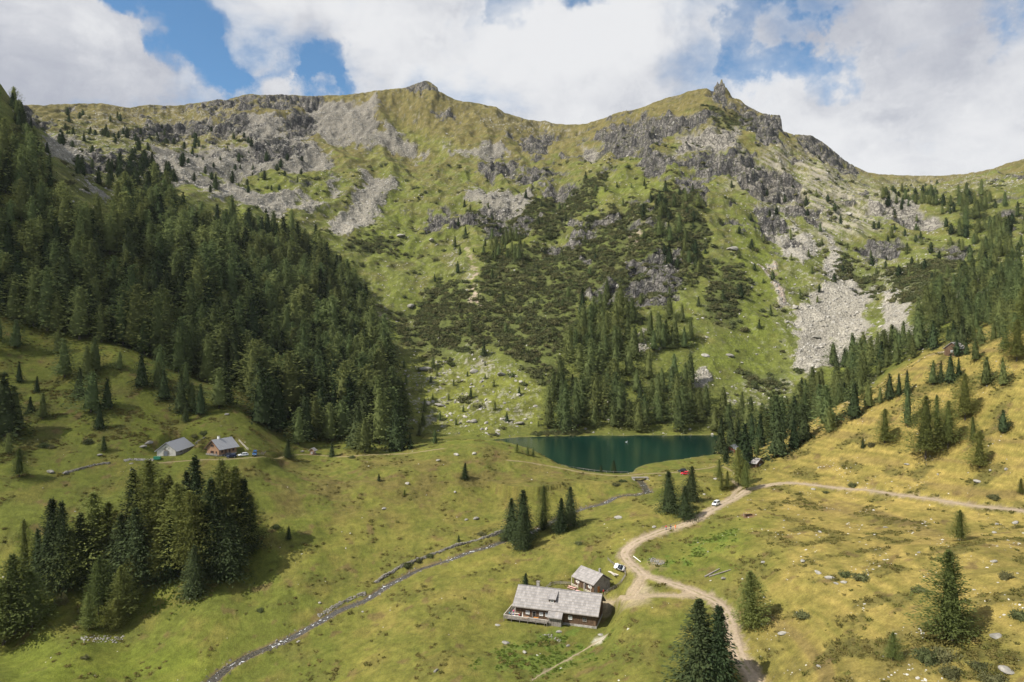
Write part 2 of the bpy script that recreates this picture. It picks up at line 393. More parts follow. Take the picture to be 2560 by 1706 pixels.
rk = np.clip(np.maximum(sh_, crag * 0.75), 0, 1)
step_ = 21.0
t_ = (Z + 9 * fbm(Xg / 60, Yg / 60, 3, 61) + Xg * 0.12) / step_
fr_ = t_ - np.floor(t_)
zt_ = Z + (sst(0.5, 0.92, fr_) - fr_) * step_
Z = lerp(Z, zt_, rk * 0.85)
Z = Z + rk * ((ridged(Xg / 38, Z / 60 + Xg / 90, 3, 71) - 0.5) * 17.0 + (ridged(Xg / 17, Z / 15, 3, 73) - 0.5) * 4.5 + fbm(Xg / 5.0, Z / 4, 3, 75) * 2.0)
Z = Z + np.maximum(scree, pscree * 0.5) * (fbm(Xg / 6, Yg / 8, 3, 81, 0.7) * 1.1)
Z = Z + near * (fbm(Xg / 38, Yg / 38, 3, 91) * 1.5 + fbm(Xg / 11, Yg / 11, 3, 95) * 0.45)
hump_ = pmask([(540,1010),(700,1060),(950,1050),(1080,1030),(1200,1050),(1330,1090),(1300,1130),(1150,1140),(1000,1170),(800,1200),(640,1200)], 60, y0=235, y1=352)
Z = Z + hump_ * (1.6 * (ridged(Xg / 30, Yg / 24, 3, 93) - .45) + .5 * fbm(Xg / 8, Yg / 8, 3, 94))
# grassy hummocks and cattle tracks
heathn = fbm(Xg / 14, Yg / 14, 4, 101)
Z = Z + near * (sst(0.05, 0.5, heathn) * 0.28 * (0.6 + fbm(Xg / 2.2, Yg / 2.2, 2, 103)) + fbm(Xg / 3.0, Yg / 3.0, 3, 105, 0.6) * 0.12)

colpx = us * F + CX
tgt = np.interp(colpx, SKY[:, 0], SKY[:, 1]) + 1.0 * pn(colpx / 9, colpx * 0 + 3.3, 5) + 1.2 * pn(colpx / 23, colpx * 0 + 1.3, 6)
farrows = ys > 960
for it in range(4):
    rr = rows_now()
    sub = np.where(farrows[:, None], rr, 1e9)
    jr = sub.argmin(0); mn = sub.min(0)
    Yr = box1(ys[jr].astype(float), 41)
    dl = tgt - mn
    if it == 0:
        dl = box1(dl, 101)
        wgt = sst(0.55, 0.93, Yg / Yr[None]) * (Yg > 500)
    else:
        wgt = sst(0.90, 0.985, Yg / Yr[None]) * (1 - sst(1.05, 1.25, Yg / Yr[None]))
    Z = Z - (dl[None] * wgt) / F * Yg
# the pointed summit rock
def add_spike(px0, Y0, hw, hh, hd, lean=0.0):
    global Z
    x0 = (px0 - CX) / F * Y0
    e = np.abs(Xg - x0 - lean * 0) / hw; d = np.abs(Yg - Y0) / hd
    s = np.clip(1 - np.maximum(e, d) - 0.35 * np.minimum(e, d), 0, 1)
    Z = Z + hh * s ** 0.8 * (1 + 0.25 * fbm(Xg / 4, Yg / 4, 2, 131))
jc_ = int(np.argmin(np.abs(colpx - 1805))); rc_ = rows_now()[:, jc_].copy(); rc_[ys < 960] = 1e9; jr_ = int(rc_.argmin())
add_spike(1804, float(ys[jr_]), 16, (rc_[jr_] - 203) / F * ys[jr_] + 2.5, 30)

# ------------------------------------------------------------------ lake basin
def at_level(px, py, z):
    y = (H - z) * F / (py - CY)
    return ((px - CX) / F * y, y)
LAKE = [at_level(*p, 0.0) for p in [(1218,1101.5),(1262,1097),(1300,1094),(1360,1092),(1400,1090.5),(1440,1091),(1500,1089.5),(1560,1090),(1620,1088.5),(1680,1089.5),(1740,1088.5),(1800,1089)]] + [(143, 470), (134, 446), (125, 420), (120, 402)] + [at_level(*p, 0.0) for p in [(1795,1136),(1760,1140),(1730,1144),(1700,1148),(1650,1155),(1612,1162),(1592,1170),(1584,1179),(1570,1183.5),(1540,1183.5),(1500,1181),(1460,1177)]] + [(24, 368), (14, 384), (4, 408), (-6, 430), (-15, 446)]
LK = np.array(LAKE)
def poly_sd(P, x, y):
    ins = np.zeros(x.shape, bool); dm = np.full(x.shape, 1e9)
    for i in range(len(P)):
        x1, y1 = P[i]; x2, y2 = P[(i + 1) % len(P)]
        if y1 != y2:
            ins ^= ((y1 > y) != (y2 > y)) & (x < (x2 - x1) * (y - y1) / (y2 - y1) + x1)
        dx, dy = x2 - x1, y2 - y1
        t = np.clip(((x - x1) * dx + (y - y1) * dy) / (dx * dx + dy * dy + 1e-9), 0, 1)
        dm = np.minimum(dm, np.hypot(x - x1 - t * dx, y - y1 - t * dy))
    return np.where(ins, dm, -dm)
LSD = np.full(Yg.shape, -999.0)
sel = (Xg > -60) & (Xg < 230) & (Yg > 300) & (Yg < 545)
LSD[sel] = poly_sd(LK, Xg[sel], Yg[sel]) + 1.7 * fbm(Xg[sel] / 9, Yg[sel] / 8, 3, 141)
outd = np.clip(-LSD, 0, 999)
wsh = 1 - sst(0, 16, outd)
Z = np.where(LSD > 0, -np.minimum(0.35 + LSD * 0.3, 6.0), lerp(np.maximum(Z, 0.12 + 0.03 * outd), 0.04 + outd * 0.10, wsh) * (outd < 60) + Z * (outd >= 60))

# ------------------------------------------------------------------ ground queries
def zat(x, y):
    u = np.asarray(x, float) / np.asarray(y, float)
    return bilin(Z, us, ly, np.atleast_1d(u), np.log(np.atleast_1d(np.asarray(y, float))))
def gz(x, y):
    return float(zat(x, y)[0])
def hit(px, py, ymin=0.0, ymax=9999.0):
    """first point of the ground seen at a point of the photograph"""
    u = (px - CX) / F
    fu = np.clip(np.interp(u, us, np.arange(NC)), 0, NC - 1.001); i = int(fu); a = fu - i
    zc = Z[:, i] * (1 - a) + Z[:, i + 1] * a
    r = CY - (zc - H) / ys * F
    ok = np.where((r <= py) & (ys >= ymin))[0]
    if len(ok) == 0:
        j = NR - 2
    else:
        j = max(ok[0], 1)
    r0, r1 = r[j - 1], r[j]
    t = 0 if abs(r0 - r1) < 1e-6 else np.clip((r0 - py) / (r0 - r1), 0, 1)
    y = ys[j - 1] + (ys[j] - ys[j - 1]) * t
    y = min(y, ymax)
    return Vector((u * y, y, float(zc[j - 1] + (zc[j] - zc[j - 1]) * t)))

def pad(cx, cy, yaw, hx, hy, z, fall):
    global Z
    sel = (np.abs(Xg - cx) < hx + hy + fall) & (np.abs(Yg - cy) < hx + hy + fall)
    dx = Xg[sel] - cx; dy = Yg[sel] - cy
    c, s = math.cos(yaw), math.sin(yaw)
    lx = np.abs(dx * c + dy * s) - hx; lv = np.abs(-dx * s + dy * c) - hy
    d = np.hypot(np.maximum(lx, 0), np.maximum(lv, 0))
    w = 1 - sst(0, fall, d)
    Z[sel] = lerp(Z[sel], z, w)

HOUSE = dict(x=14.1, y=211.0, yaw=math.radians(-17.8), z=-20.0)
HUT = dict(x=26.5, y=226.2, yaw=math.radians(-53.7), z=-15.4)
BARN = dict(x=-153.0, y=309.0, yaw=math.radians(92.5), z=15.3)
CHALET = dict(x=-130.3, y=306.5, yaw=math.radians(66), z=15.4)
pad(HOUSE['x'], HOUSE['y'] - 1, HOUSE['yaw'], 12.5, 6, -19.9, 9)
pad(HUT['x'], HUT['y'], HUT['yaw'], 5.5, 4.5, -15.4, 6)
pad(BARN['x'], BARN['y'], 0, 5, 9, 15.3, 6)
pad(CHALET['x'], CHALET['y'], CHALET['yaw'], 6, 5, 15.4, 6)
pad(-121, 303, 0, 8, 3.5, 15.2, 7)

# ------------------------------------------------------------------ tracks and the stream on the ground
def smooth_line(pts, stepm=0.8):
    P = np.array(pts, float)
    d = np.concatenate([[0], np.cumsum(np.hypot(*np.diff(P[:, :2], axis=0).T))])
    # Catmull-Rom through the points
    out = []
    for i in range(len(P) - 1):
        p0 = P[max(i - 1, 0)]; p1 = P[i]; p2 = P[i + 1]; p3 = P[min(i + 2, len(P) - 1)]
        n = max(2, int((d[i + 1] - d[i]) / stepm))
        for t in np.arange(n) / n:
            out.append(0.5 * (2 * p1 + (p2 - p0) * t + (2 * p0 - 5 * p1 + 4 * p2 - p3) * t * t + (3 * p1 - 3 * p2 + p3 - p0) * t ** 3))
    out.append(P[-1])
    return np.array(out)
def line_from(pxs, stepm=0.8, sm=9):
    L_ = smooth_line([tuple(hit(*p)) for p in pxs], stepm)
    z = zat(L_[:, 0], L_[:, 1])
    z = np.convolve(np.pad(z, sm, mode='edge'), np.ones(2 * sm + 1) / (2 * sm + 1), 'valid')
    L_[:, 2] = z
    return L_
def line_field(Ln, reach):
    """distance of the terrain vertices to a line, and the line's height at its nearest point"""
    D = np.full(Yg.shape, 1e6, np.float32); LZ = np.zeros(Yg.shape, np.float32); T = np.zeros(Yg.shape, np.float32)
    for k, (x, y, z) in enumerate(Ln):
        r0, r1 = np.searchsorted(ys, [y - reach, y + reach])
        if r1 <= r0: continue
        c0, c1 = np.searchsorted(us, [(x - reach) / y - 0.002 - reach * abs(x) / y / y, (x + reach) / y + 0.002 + reach * abs(x) / y / y])
        d = np.hypot(Xg[r0:r1, c0:c1] - x, Yg[r0:r1, c0:c1] - y)
        w = D[r0:r1, c0:c1]
        b = d < w
        w[b] = d[b]; LZ[r0:r1, c0:c1][b] = z; T[r0:r1, c0:c1][b] = k
    return D, LZ, T
ROAD_PX = [(1905,1760),(1884,1703),(1862,1665),(1843,1626),(1832,1588),(1823,1550),(1799,1512),(1755,1486),(1700,1466),(1655,1452),(1612,1436),(1582,1416),(1565,1398),(1562,1382),(1575,1364),(1608,1346.5),(1660,1328),(1700,1315.5),(1755,1291),(1810,1258.6),(1865,1229),(1902,1217.5),(1957,1209),(2031,1213),(2141,1225),(2251,1238.5),(2361,1253),(2471,1268),(2560,1281),(2660,1296),(2780,1314),(2900,1330)]
ROAD = line_from(ROAD_PX)
SIDE = line_from([(1760,1488),(1715,1490),(1670,1489),(1625,1489),(1590,1494),(1560,1500),(1530,1508),(1516,1513)], 0.6)
SPUR = line_from([(1608,1437),(1598,1452),(1588,1470),(1575,1486),(1560,1500)], 0.6)
LANE = line_from([(1826,1250),(1838,1232),(1850,1220),(1838,1209),(1828,1196)], 0.6)
LAKEPATH = line_from([(1270,1150),(1340,1160),(1400,1170),(1450,1181),(1500,1187),(1545,1190),(1590,1188),(1640,1184),(1700,1179),(1760,1172),(1800,1166),(1830,1178)], 0.8)
LEFTPATH = line_from([(395,1158),(450,1154),(520,1149),(600,1147),(660,1141),(730,1138),(800,1140),(870,1141),(960,1137),(1050,1130),(1110,1121)], 0.8)
FOOT = line_from([(1515,1590),(1500,1601),(1480,1613),(1450,1632),(1420,1650),(1380,1672),(1330,1702)], 0.5, 5)
for Ln, half, fall in ((ROAD, 1.9, 3.0), (SIDE, 1.2, 2.0), (SPUR, 1.2, 2.0), (LANE, 1.0, 2.0), (LAKEPATH, 0.9, 1.6), (LEFTPATH, 1.3, 2.0)):
    D, LZ, _ = line_field(Ln, half + fall + 1.5)
    w = 1 - sst(half, half + fall, D)
    Z = lerp(Z, LZ, w)
STREAM_PX = [(1600,1196),(1608,1205),(1617,1216),(1621,1226),(1600,1233),(1570,1237),(1535,1246),(1498,1260),(1470,1267),(1447,1273),(1400,1293),(1350,1318),(1300,1338),(1252,1354),(1215,1366),(1170,1380),(1131,1394),(1085,1409),(1042,1424),(1000,1446),(969,1461),(940,1482),(910,1500),(870,1514),(837,1530),(800,1551),(771,1566),(716,1596),(670,1616),(625,1636),(595,1651),(569,1667),(545,1686),(525,1704),(495,1740)]
STREAM = smooth_line([tuple(hit(*p)) for p in STREAM_PX], 0.7)
sz = zat(STREAM[:, 0], STREAM[:, 1])
sz = np.minimum.accumulate(np.convolve(np.pad(sz, 6, mode='edge'), np.ones(13) / 13, 'valid'))
STREAM[:, 2] = np.minimum(sz - 0.55, -0.6)
Ds, LZs, Ts = line_field(STREAM, 18)
wand = 0.5 * fbm(Xg / 5, Yg / 5, 2, 151)
swid = 1.05 + 0.35 * np.interp(Ts, [0, 40, 90, 200, len(STREAM)], [1.0, 1.6, 0.6, 0.8, 2.2])
wv_ = (1 - sst(3.5, 14, Ds)) * sst(8, 22, Ts) * (1 - sst(85, 120, Ts)) * (Ds < 18)
Z = lerp(Z, np.minimum(Z, LZs + .65 + .06 * Ds), wv_)
Z = np.where(Ds < 18, np.minimum(Z, LZs + np.clip((Ds + wand - swid) * 0.36, -0.35, 99)), Z)

lev_ = LZs + .16 - np.clip(Ds - swid - 1.2, 0, 20) * .42
Z = np.where((Ds > swid * .95) & (Ds < swid + 9) & (Yg < 313), np.maximum(Z, lev_), Z)

# ------------------------------------------------------------------ colours that belong to the ground itself
def c3(*v): return np.array(v, np.float32)
def mixc(C, col, m): 
    m = np.clip(m, 0, 1)[..., None]
    return C * (1 - m) + np.asarray(col, np.float32) * m
n40 = fbm(Xg / 45, Yg / 45, 4, 201); n12 = fbm(Xg / 13, Yg / 13, 4, 205); n4 = fbm(Xg / 4.5, Yg / 4.5, 3, 209); n1 = fbm(Xg / 1.6, Yg / 1.6, 2, 213)
nz = fbm(Xg / 25, Z / 12, 4, 221); nzf = fbm(Xg / 6, Z / 4, 3, 225)
GREEN = c3(.096, .108, .020); BRIGHT = c3(.106, .130, .017); OLIVE = c3(.126, .110, .028); DRY = c3(.240, .182, .052); HEATH = c3(.058, .058, .018); BROWN = c3(.115, .075, .036)
ROCK = c3(.225, .210, .192); DROCK = c3(.074, .072, .072); SCREE = c3(.325, .302, .262); SOIL = c3(.30, .235, .165); PINK = c3(.40, .31, .25)
px_, py_ = PX, rows_now()
# how dry: the slope on the right is straw coloured, the bottom of the valley greener
dry = np.zeros(Yg.shape, np.float32)
rightw = sst(1640, 2050, px_ + 60 * n40 * 1.0) * (1 - sst(430, 480, Yg))
dry = np.maximum(dry, rightw * 0.80)
dry = np.maximum(dry, (1 - sst(330, 360, Yg)) * 0.24 * sst(650, 1000, px_))
dry = dry * (1 - 0.65 * pmask([(1450,1280),(1700,1190),(1800,1195),(1640,1340),(1500,1330)], 30, y1=330) )
dry = dry * (1 - 0.55 * pmask([(1350,1440),(1600,1400),(1580,1568),(1100,1568),(1120,1480)], 40, y1=330))
ctr_ = fbm(Xg / 15, Z / 1.3 + Yg / 40, 4, 281); ctr2 = fbm(Xg / 40, Z / 4 + Yg / 60, 4, 285)
dry = np.clip(dry + rightw * (0.34 * ctr_ + .35 * ctr2) + 0.30 * n12 * (0.3 + dry) + 0.22 * n40 + 0.12 * n4, 0, 1)
C = np.empty(Yg.shape + (3,), np.float32); C[:] = GREEN
C = mixc(C, BRIGHT, sst(-0.1, 0.5, n40 * 0.8 + n12 * 0.4) * 0.7)
C = mixc(C, OLIVE, sst(-0.05, 0.45, n12 - n40 * 0.3) * 0.6)
C = mixc(C, DRY, dry)
# heath and bilberry patches
hm = sst(0.10, 0.36, heathn + 0.25 * n4 + 0.1 * n1) * near
C = mixc(C, HEATH, hm * (0.34 + 0.30 * sst(1700, 2300, px_)))
C = mixc(C, HEATH, pmask([(1720,1470),(1850,1440),(2100,1420),(2353,1440),(2353,1568),(1760,1568),(1730,1500)], 40, y1=330) * sst(-0.25, 0.25, n12 + .3 * n4) * 0.55)
C = mixc(C, HEATH, pmask([(0,880),(500,880),(640,960),(640,1000),(350,1000),(0,1080)], 40, y0=280, y1=420) * sst(-0.2, 0.3, n12 + .4 * n4) * 0.55)
C = mixc(C, c3(.098, .080, .026), hump_ * sst(-.45, .30, n12 + .4 * n4 + .3 * heathn) * .75)
C = mixc(C, BROWN, sst(0.34, 0.6, fbm(Xg / 7, Yg / 7, 3, 231)) * near * 0.6)
C = mixc(C, c3(.07, .12, .018), pmask([(1480,1270),(1600,1240),(1700,1200),(1690,1245),(1560,1310),(1490,1310)], 22, y1=330) * sst(-0.2, 0.3, n4 + n12) * 0.7)
C = mixc(C, c3(.07, .12, .018), pmask([(1100,1500),(1300,1455),(1420,1440),(1440,1500),(1250,1560),(1080,1545)], 22, y1=330) * sst(-0.15, 0.3, n4 + n12) * 0.65)
C = mixc(C, BRIGHT * 1.05, pmask([(0,1500),(200,1470),(480,1500),(520,1568),(0,1568)], 40, y1=330) * 0.6)
C = C * (1 + .30 * (ctr_ * (.35 + .65 * rightw))[..., None])
C = mixc(C, c3(.115, .085, .036), sst(.18, .5, ctr2 + .3 * ctr_) * rightw * .6)
# mountain: green, olive and straw with height, stones showing through
fm = sst(440, 520, Yg)
hz = np.clip((Z - 40) / 450, 0, 1)
M = np.empty_like(C); M[:] = c3(.105, .117, .027)
M = mixc(M, BRIGHT, sst(-0.1, 0.4, n40 + 0.3 * nz) * 0.4)
M = mixc(M, c3(.122, .106, .036), sst(-0.25, 0.35, nz + 0.25 * n12 + (hz - 0.45) * 0.9) * 0.55)
M = mixc(M, c3(.135, .10, .042), sst(0.55, 0.95, hz + 0.2 * nz) * 0.55)
M = mixc(M, c3(.130, .138, .026), pmask([(900,840),(1000,830),(1240,880),(1240,980),(1000,1010),(930,950)], 30, **FAR) * 0.8)
M = mixc(M, c3(.115, .138, .022), union([[(890,280),(960,300),(1100,350),(1000,345),(900,310)], [(480,395),(640,395),(800,420),(740,460),(520,410)], [(840,300),(900,380),(960,560),(860,600),(830,560),(900,440)], [(1420,390),(1560,400),(1520,440),(1380,450)], [(1700,480),(1780,640),(1760,860),(1640,860),(1700,700)]], feather=30, **FAR) * 0.55)
M = mixc(M, HEATH * 1.0, sst(0.10, 0.40, fbm(Xg / 20, Z / 13, 4, 235)) * 0.42)
M = mixc(M, c3(.068, .080, .028), shrub * 0.6)
M = M * (1.04 + 0.22 * fbm(Xg / 7, Z / 4, 3, 238)[..., None] + .14 * fbm(Xg / 26, Z / 16, 3, 239)[..., None])
M = mixc(M, c3(.05, .06, .022), sst(0.26, 0.46, fbm(Xg / 5, Z / 3.2, 3, 240)) * 0.45)
sp = sst(0.30, 0.46, fbm(Xg / 4.2, Yg / 5.5, 3, 241, 0.7) + 0.12 * n12)
M = mixc(M, SCREE * 0.92, sp * sst(500, 700, Yg) * 0.30 * (1 - shrub))
M = mixc(M, SCREE, np.clip(pscree * sst(0.04, 0.48, nzf * 0.4 + 0.6 * fbm(Xg / 3, Yg / 4, 3, 251, 0.75) + 0.35 * nz) * 0.62, 0, 1))
sc2 = sst(0.36, 0.74, scree * 1.04 + 0.80 * fbm(Xg / 17, Z / 10, 5, 255, .68)) * scree ** .3
M = mixc(M, SCREE * (1.14 - .36 * sst(180, 300, Z))[..., None] * (0.90 + 0.22 * fbm(Xg / 5, Yg / 7, 3, 257, 0.7)[..., None] + .18 * fbm(Xg / 30, Yg / 30, 3, 258)[..., None]), sc2 * 0.9)
M = mixc(M, PINK, union([[(1755,612),(1772,606),(1812,702),(1790,700)], [(800,640),(830,655),(876,745),(852,750)], [(1450,560),(1480,500),(1500,470),(1470,550)], [(1085,560),(1105,700),(1080,722)]], feather=9, **FAR) * sst(-0.2, .2, nzf) * 0.8)
steep = np.hypot(np.gradient(Z, axis=0) / np.gradient(Yg, axis=0), np.gradient(Z, axis=1) / np.maximum(np.gradient(Xg, axis=1), .1))
rvis = np.clip(sst(0.18, 0.5, rk + 0.25 * nzf) * sst(0.66, 1.10, steep + 0.55 * nzf + 0.22 * rock), 0, 1)
strat = fbm(Xg / 8, Z / 2.6, 4, 261)
RC = mixc(np.broadcast_to(ROCK, C.shape), DROCK, sst(-0.45, 0.28, strat + 0.5 * fbm(Xg / 20, Z / 15, 3, 265)))
RC = mixc(RC, c3(.10, .105, .045), sst(0.15, 0.4, fbm(Xg / 7, Z / 5, 3, 267)) * 0.5)
M = M * (1 - rvis[..., None]) + RC * rvis[..., None]
sA = Xg * .8 - Z * .6; tA = Xg * .6 + Z * .8
flank = pmask([(1660,420),(1720,366),(1800,322),(1860,345),(1960,410),(2040,430),(2060,470),(1990,520),(1900,560),(1860,500),(1760,450)], 30, **FAR)
M = mixc(M, c3(.31, .275, .22), flank * sst(-.22, .30, fbm(sA / 34, tA / 4.5, 4, 291) + .35 * fbm(Xg / 4, Yg / 5, 2, 293)) * .8 * (1 - rvis * .7))
sl = slab * sst(-0.3, 0.1, nzf + 0.3)
M = mixc(M, SCREE * 0.95, sl * 0.85)
C = C * (1 - fm[..., None]) + M * fm[..., None]
# stones and bare earth close by
C = mixc(C, c3(.36, .33, .28), 0 * sst(0.60, 0.72, fbm(Xg / 1.5, Yg / 2.2, 2, 271, .7) + 0.10 * n12 + 0.16 * sst(1750, 2300, px_)) * near * 0.28)
for Ln, half, soft, k in ((ROAD, 1.9, 1.5, .8), (SIDE, 1.3, 1.4, .7), (SPUR, 1.5, 1.6, .75), (LANE, 0.8, 1.0, .8), (LAKEPATH, 0.4, .7, .5), (LEFTPATH, .6, .8, .4), (FOOT, 0.28, .45, .55)):
    D, LZ, _ = line_field(Ln, half + soft + 2)
    C = mixc(C, SOIL * 1.0, (1 - sst(half - 0.2, half + soft, D + 0.9 * n1 + 0.8 * n4)) * k)
def at_(px, py): 
    p = hit(px, py); return p.x, p.y
for (px, py, r, col, k) in [(1870,1289,3.2,(.16,.085,.06),.85),(1500,1601,2.2,(.5,.46,.4),.7),(1600,1478,4,(.36,.29,.21),.55),(1590,1500,5,(.33,.26,.18),.6),(1640,1410,4,(.25,.18,.10),.6),(1516,1518,3,(.36,.29,.2),.5)]:
    x, y = at_(px, py)
    C = mixc(C, c3(*col), (1 - sst(r * .4, r * 1.2, np.hypot(Xg - x, (Yg - y) * .8) + 1.4 * n4 + .8 * n1)) * k)
C = mixc(C, c3(.12, .085, .05), (1 - sst(swid * 0.9, swid + 1.2, Ds + 0.8 * n1)) * 0.8)
C = mixc(C, c3(.20, .17, .09), (1 - sst(0.2, 1.6, np.abs(LSD + 0.2) + .5 * n1)) * 0.4)
C = np.clip(C * (1 + (0.15 * n1 + .14 * fbm(Xg / .8, Yg / 1.1, 2, 297))[..., None] * near[..., None] + 0.14 * n4[..., None] + .08 * n12[..., None]), 0.008, 0.8)

def make_grid(name, r0, r1, mat, kind='structure'):
    n, m = r1 - r0, NC
    co = np.stack([Xg[r0:r1], Yg[r0:r1], Z[r0:r1]], -1).reshape(-1, 3).astype(np.float32)
    idx = np.arange(n * m).reshape(n, m)
    q = np.stack([idx[:-1, :-1], idx[:-1, 1:], idx[1:, 1:], idx[1:, :-1]], -1).reshape(-1, 4)
    me = bpy.data.meshes.new(name)
    me.vertices.add(n * m); me.vertices.foreach_set('co', co.ravel())
    me.loops.add(q.size); me.loops.foreach_set('vertex_index', q.ravel().astype(np.int32))
    me.polygons.add(len(q)); me.polygons.foreach_set('loop_start', np.arange(0, q.size, 4, dtype=np.int32))
    me.polygons.foreach_set('use_smooth', np.ones(len(q), bool))
    at = me.attributes.new('albedo', 'FLOAT_COLOR', 'POINT')
    at.data.foreach_set('color', np.concatenate([C[r0:r1].reshape(-1, 3), np.ones((n * m, 1), np.float32)], 1).ravel())
    a2 = me.attributes.new('stony', 'FLOAT', 'POINT')
    a2.data.foreach_set('value', np.clip(np.maximum(rvis, sc2 * fm), 0, 1)[r0:r1].ravel().astype(np.float32))
    a3 = me.attributes.new('cliff', 'FLOAT', 'POINT'); a3.data.foreach_set('value', rvis[r0:r1].ravel().astype(np.float32))
    me.update(); me.validate()
    me.materials.append(mat)
    o = bpy.data.objects.new(name, me); COL.objects.link(o)
    o['kind'] = kind
    return o
def new_mat(name):
    m = bpy.data.materials.new(name); m.use_nodes = True
    m.node_tree.nodes.clear()
    t = NT(m.node_tree)
    p = t.n('ShaderNodeBsdfPrincipled'); o = t.n('ShaderNodeOutputMaterial')
    t.link(p.outputs[0], o.inputs[0])
    p.inputs['Specular IOR Level'].default_value = 0.2
    p.inputs['Roughness'].default_value = 0.9
    return m, t, p
def bump(t, p, h, strength, dist):
    b = t.n('ShaderNodeBump'); b.inputs['Strength'].default_value = strength; b.inputs['Distance'].default_value = dist
    t.link(h, b.inputs['Height']); t.link(b.outputs[0], p.inputs['Normal'])
def ground_mat(name, fine, coarse, bd):
    m, t, p = new_mat(name)
    a = t.n('ShaderNodeAttribute', attribute_name='albedo'); st = t.n('ShaderNodeAttribute', attribute_name='stony')
    g = t.n('ShaderNodeNewGeometry'); pos = g.outputs['Position']
    n1_ = t.noise(pos, fine, 4, 0.65); n2_ = t.noise(pos, coarse, 5, 0.6)
    v = t.math('ADD', t.math('MULTIPLY', t.voro(pos, fine * 1.1, 'F1', 'Distance'), .55), t.math('MULTIPLY', t.noise(pos, fine * 0.9, 5, .7), .6))
    f = t.ramp(t.math('ADD', t.math('MULTIPLY', n1_, 0.6), t.math('MULTIPLY', n2_, 0.5)), 0.32, 0.78, 0.64, 1.38)
    col = t.mix(1.0, a.outputs['Color'], t.n('ShaderNodeCombineXYZ').outputs[0], 'MULTIPLY')
    mixn = t.t.nodes[-1]
    cx = mixn.inputs[7].links[0].from_node
    for i in range(3): t.link(f, cx.inputs[i])
    # straw tips and darker tussocks
    col = t.mix(t.math('MULTIPLY', t.ramp(t.noise(pos, fine * 1.7, 3, 0.6), 0.58, 0.74), 0.22), col, t.mix(1.0, col, (1.7, 1.35, 1.0), 'MULTIPLY'))
    stone = t.mix(t.ramp(v, 0.25, 0.85), t.mix(1.0, a.outputs['Color'], (1.22, 1.2, 1.18), 'MULTIPLY'), t.mix(1.0, a.outputs['Color'], (0.66, 0.65, 0.64), 'MULTIPLY'))
    stone = t.mix(0.5, stone, t.mix(1.0, stone, cx.outputs[0], 'MULTIPLY'))
    wnz = t.n('ShaderNodeTexNoise'); t.link(pos, wnz.inputs['Vector']); wnz.inputs['Scale'].default_value = .08
    sv = t.vmath('MULTIPLY', t.vmath('ADD', pos, t.vmath('SCALE', wnz.outputs['Color'], None, 6.0)), (0.28, 0.28, 1.0))
    strata = t.noise(sv, fine * .8, 6, .68)
    crack = t.ramp(t.voro(t.vmath('MULTIPLY', pos, (1, 1, .55)), fine * .33, 'DISTANCE_TO_EDGE', 'Distance'), 0.0, .16, .45, 1.0)
    fx = t.math('MULTIPLY', t.ramp(strata, .30, .70, .66, 1.35), crack)
    cx2 = t.n('ShaderNodeCombineXYZ')
    for i in range(3): t.link(fx, cx2.inputs[i])
    cliff = t.n('ShaderNodeAttribute', attribute_name='cliff')
    stone = t.mix(cliff.outputs['Fac'], stone, t.mix(1.0, stone, cx2.outputs[0], 'MULTIPLY'))
    col = t.mix(st.outputs['Fac'], col, stone)
    t.link(col, p.inputs['Base Color'])
    hgt = t.math('ADD', t.math('MULTIPLY', n1_, 0.7), t.math('ADD', t.math('MULTIPLY', n2_, 0.8), t.math('MULTIPLY', t.math('MULTIPLY', v, st.outputs['Fac']), 1.2)))
    bump(t, p, hgt, 0.85, bd)
    p.inputs['Roughness'].default_value = 0.95
    p.inputs['Specular IOR Level'].default_value = 0.12
    return m
SPLIT = int(np.searchsorted(ys, 470))
ground = make_grid('ground', 0, SPLIT + 1, ground_mat('meadow_grass', 2.6, 0.45, 0.45))
mountain = make_grid('mountain', SPLIT, NR, ground_mat('alpine_slope', 0.55, 0.10, 2.2))

# ------------------------------------------------------------------ lake water
def mesh_obj(name, V, Fc, mat, parent=None, smooth=False):
    me = bpy.data.meshes.new(name)
    me.from_pydata([tuple(v) for v in V], [], [tuple(f) for f in Fc])
    if smooth:
        me.polygons.foreach_set('use_smooth', np.ones(len(me.polygons), bool))
    me.update()
    if mat is not None: me.materials.append(mat)
    o = bpy.data.objects.new(name, me); COL.objects.link(o)
    if parent is not None: o.parent = parent
    return o
m, t, p = new_mat('lake_water')
g = t.n('ShaderNodeNewGeometry'); pos = g.outputs['Position']
big = t.noise(t.vmath('MULTIPLY', pos, (1, 0.35, 1)), 0.02, 3, 0.5)
t.link(t.mix(t.ramp(big, 0.35, 0.65), (0.0016, 0.016, 0.0125), (0.0028, 0.025, 0.018)), p.inputs['Base Color'])
p.inputs['Roughness'].default_value = 0.08
p.inputs['Specular IOR Level'].default_value = 0.32
p.inputs['IOR'].default_value = 1.33
rip = t.noise(t.vmath('MULTIPLY', pos, (0.5, 1.3, 1)), 1.1, 4, 0.6)
bump(t, p, rip, 0.7, 0.06)
WATER = m
ctr = LK.mean(0)
big_ = ctr + (LK - ctr) * 1.05
lake = mesh_obj('lake', [(x, y, 0.0) for x, y in big_], [list(range(len(big_)))[::-1]], WATER)
if lake.data.polygons[0].normal.z < 0:
    lake.data.flip_normals()
lake['kind'] = 'structure'
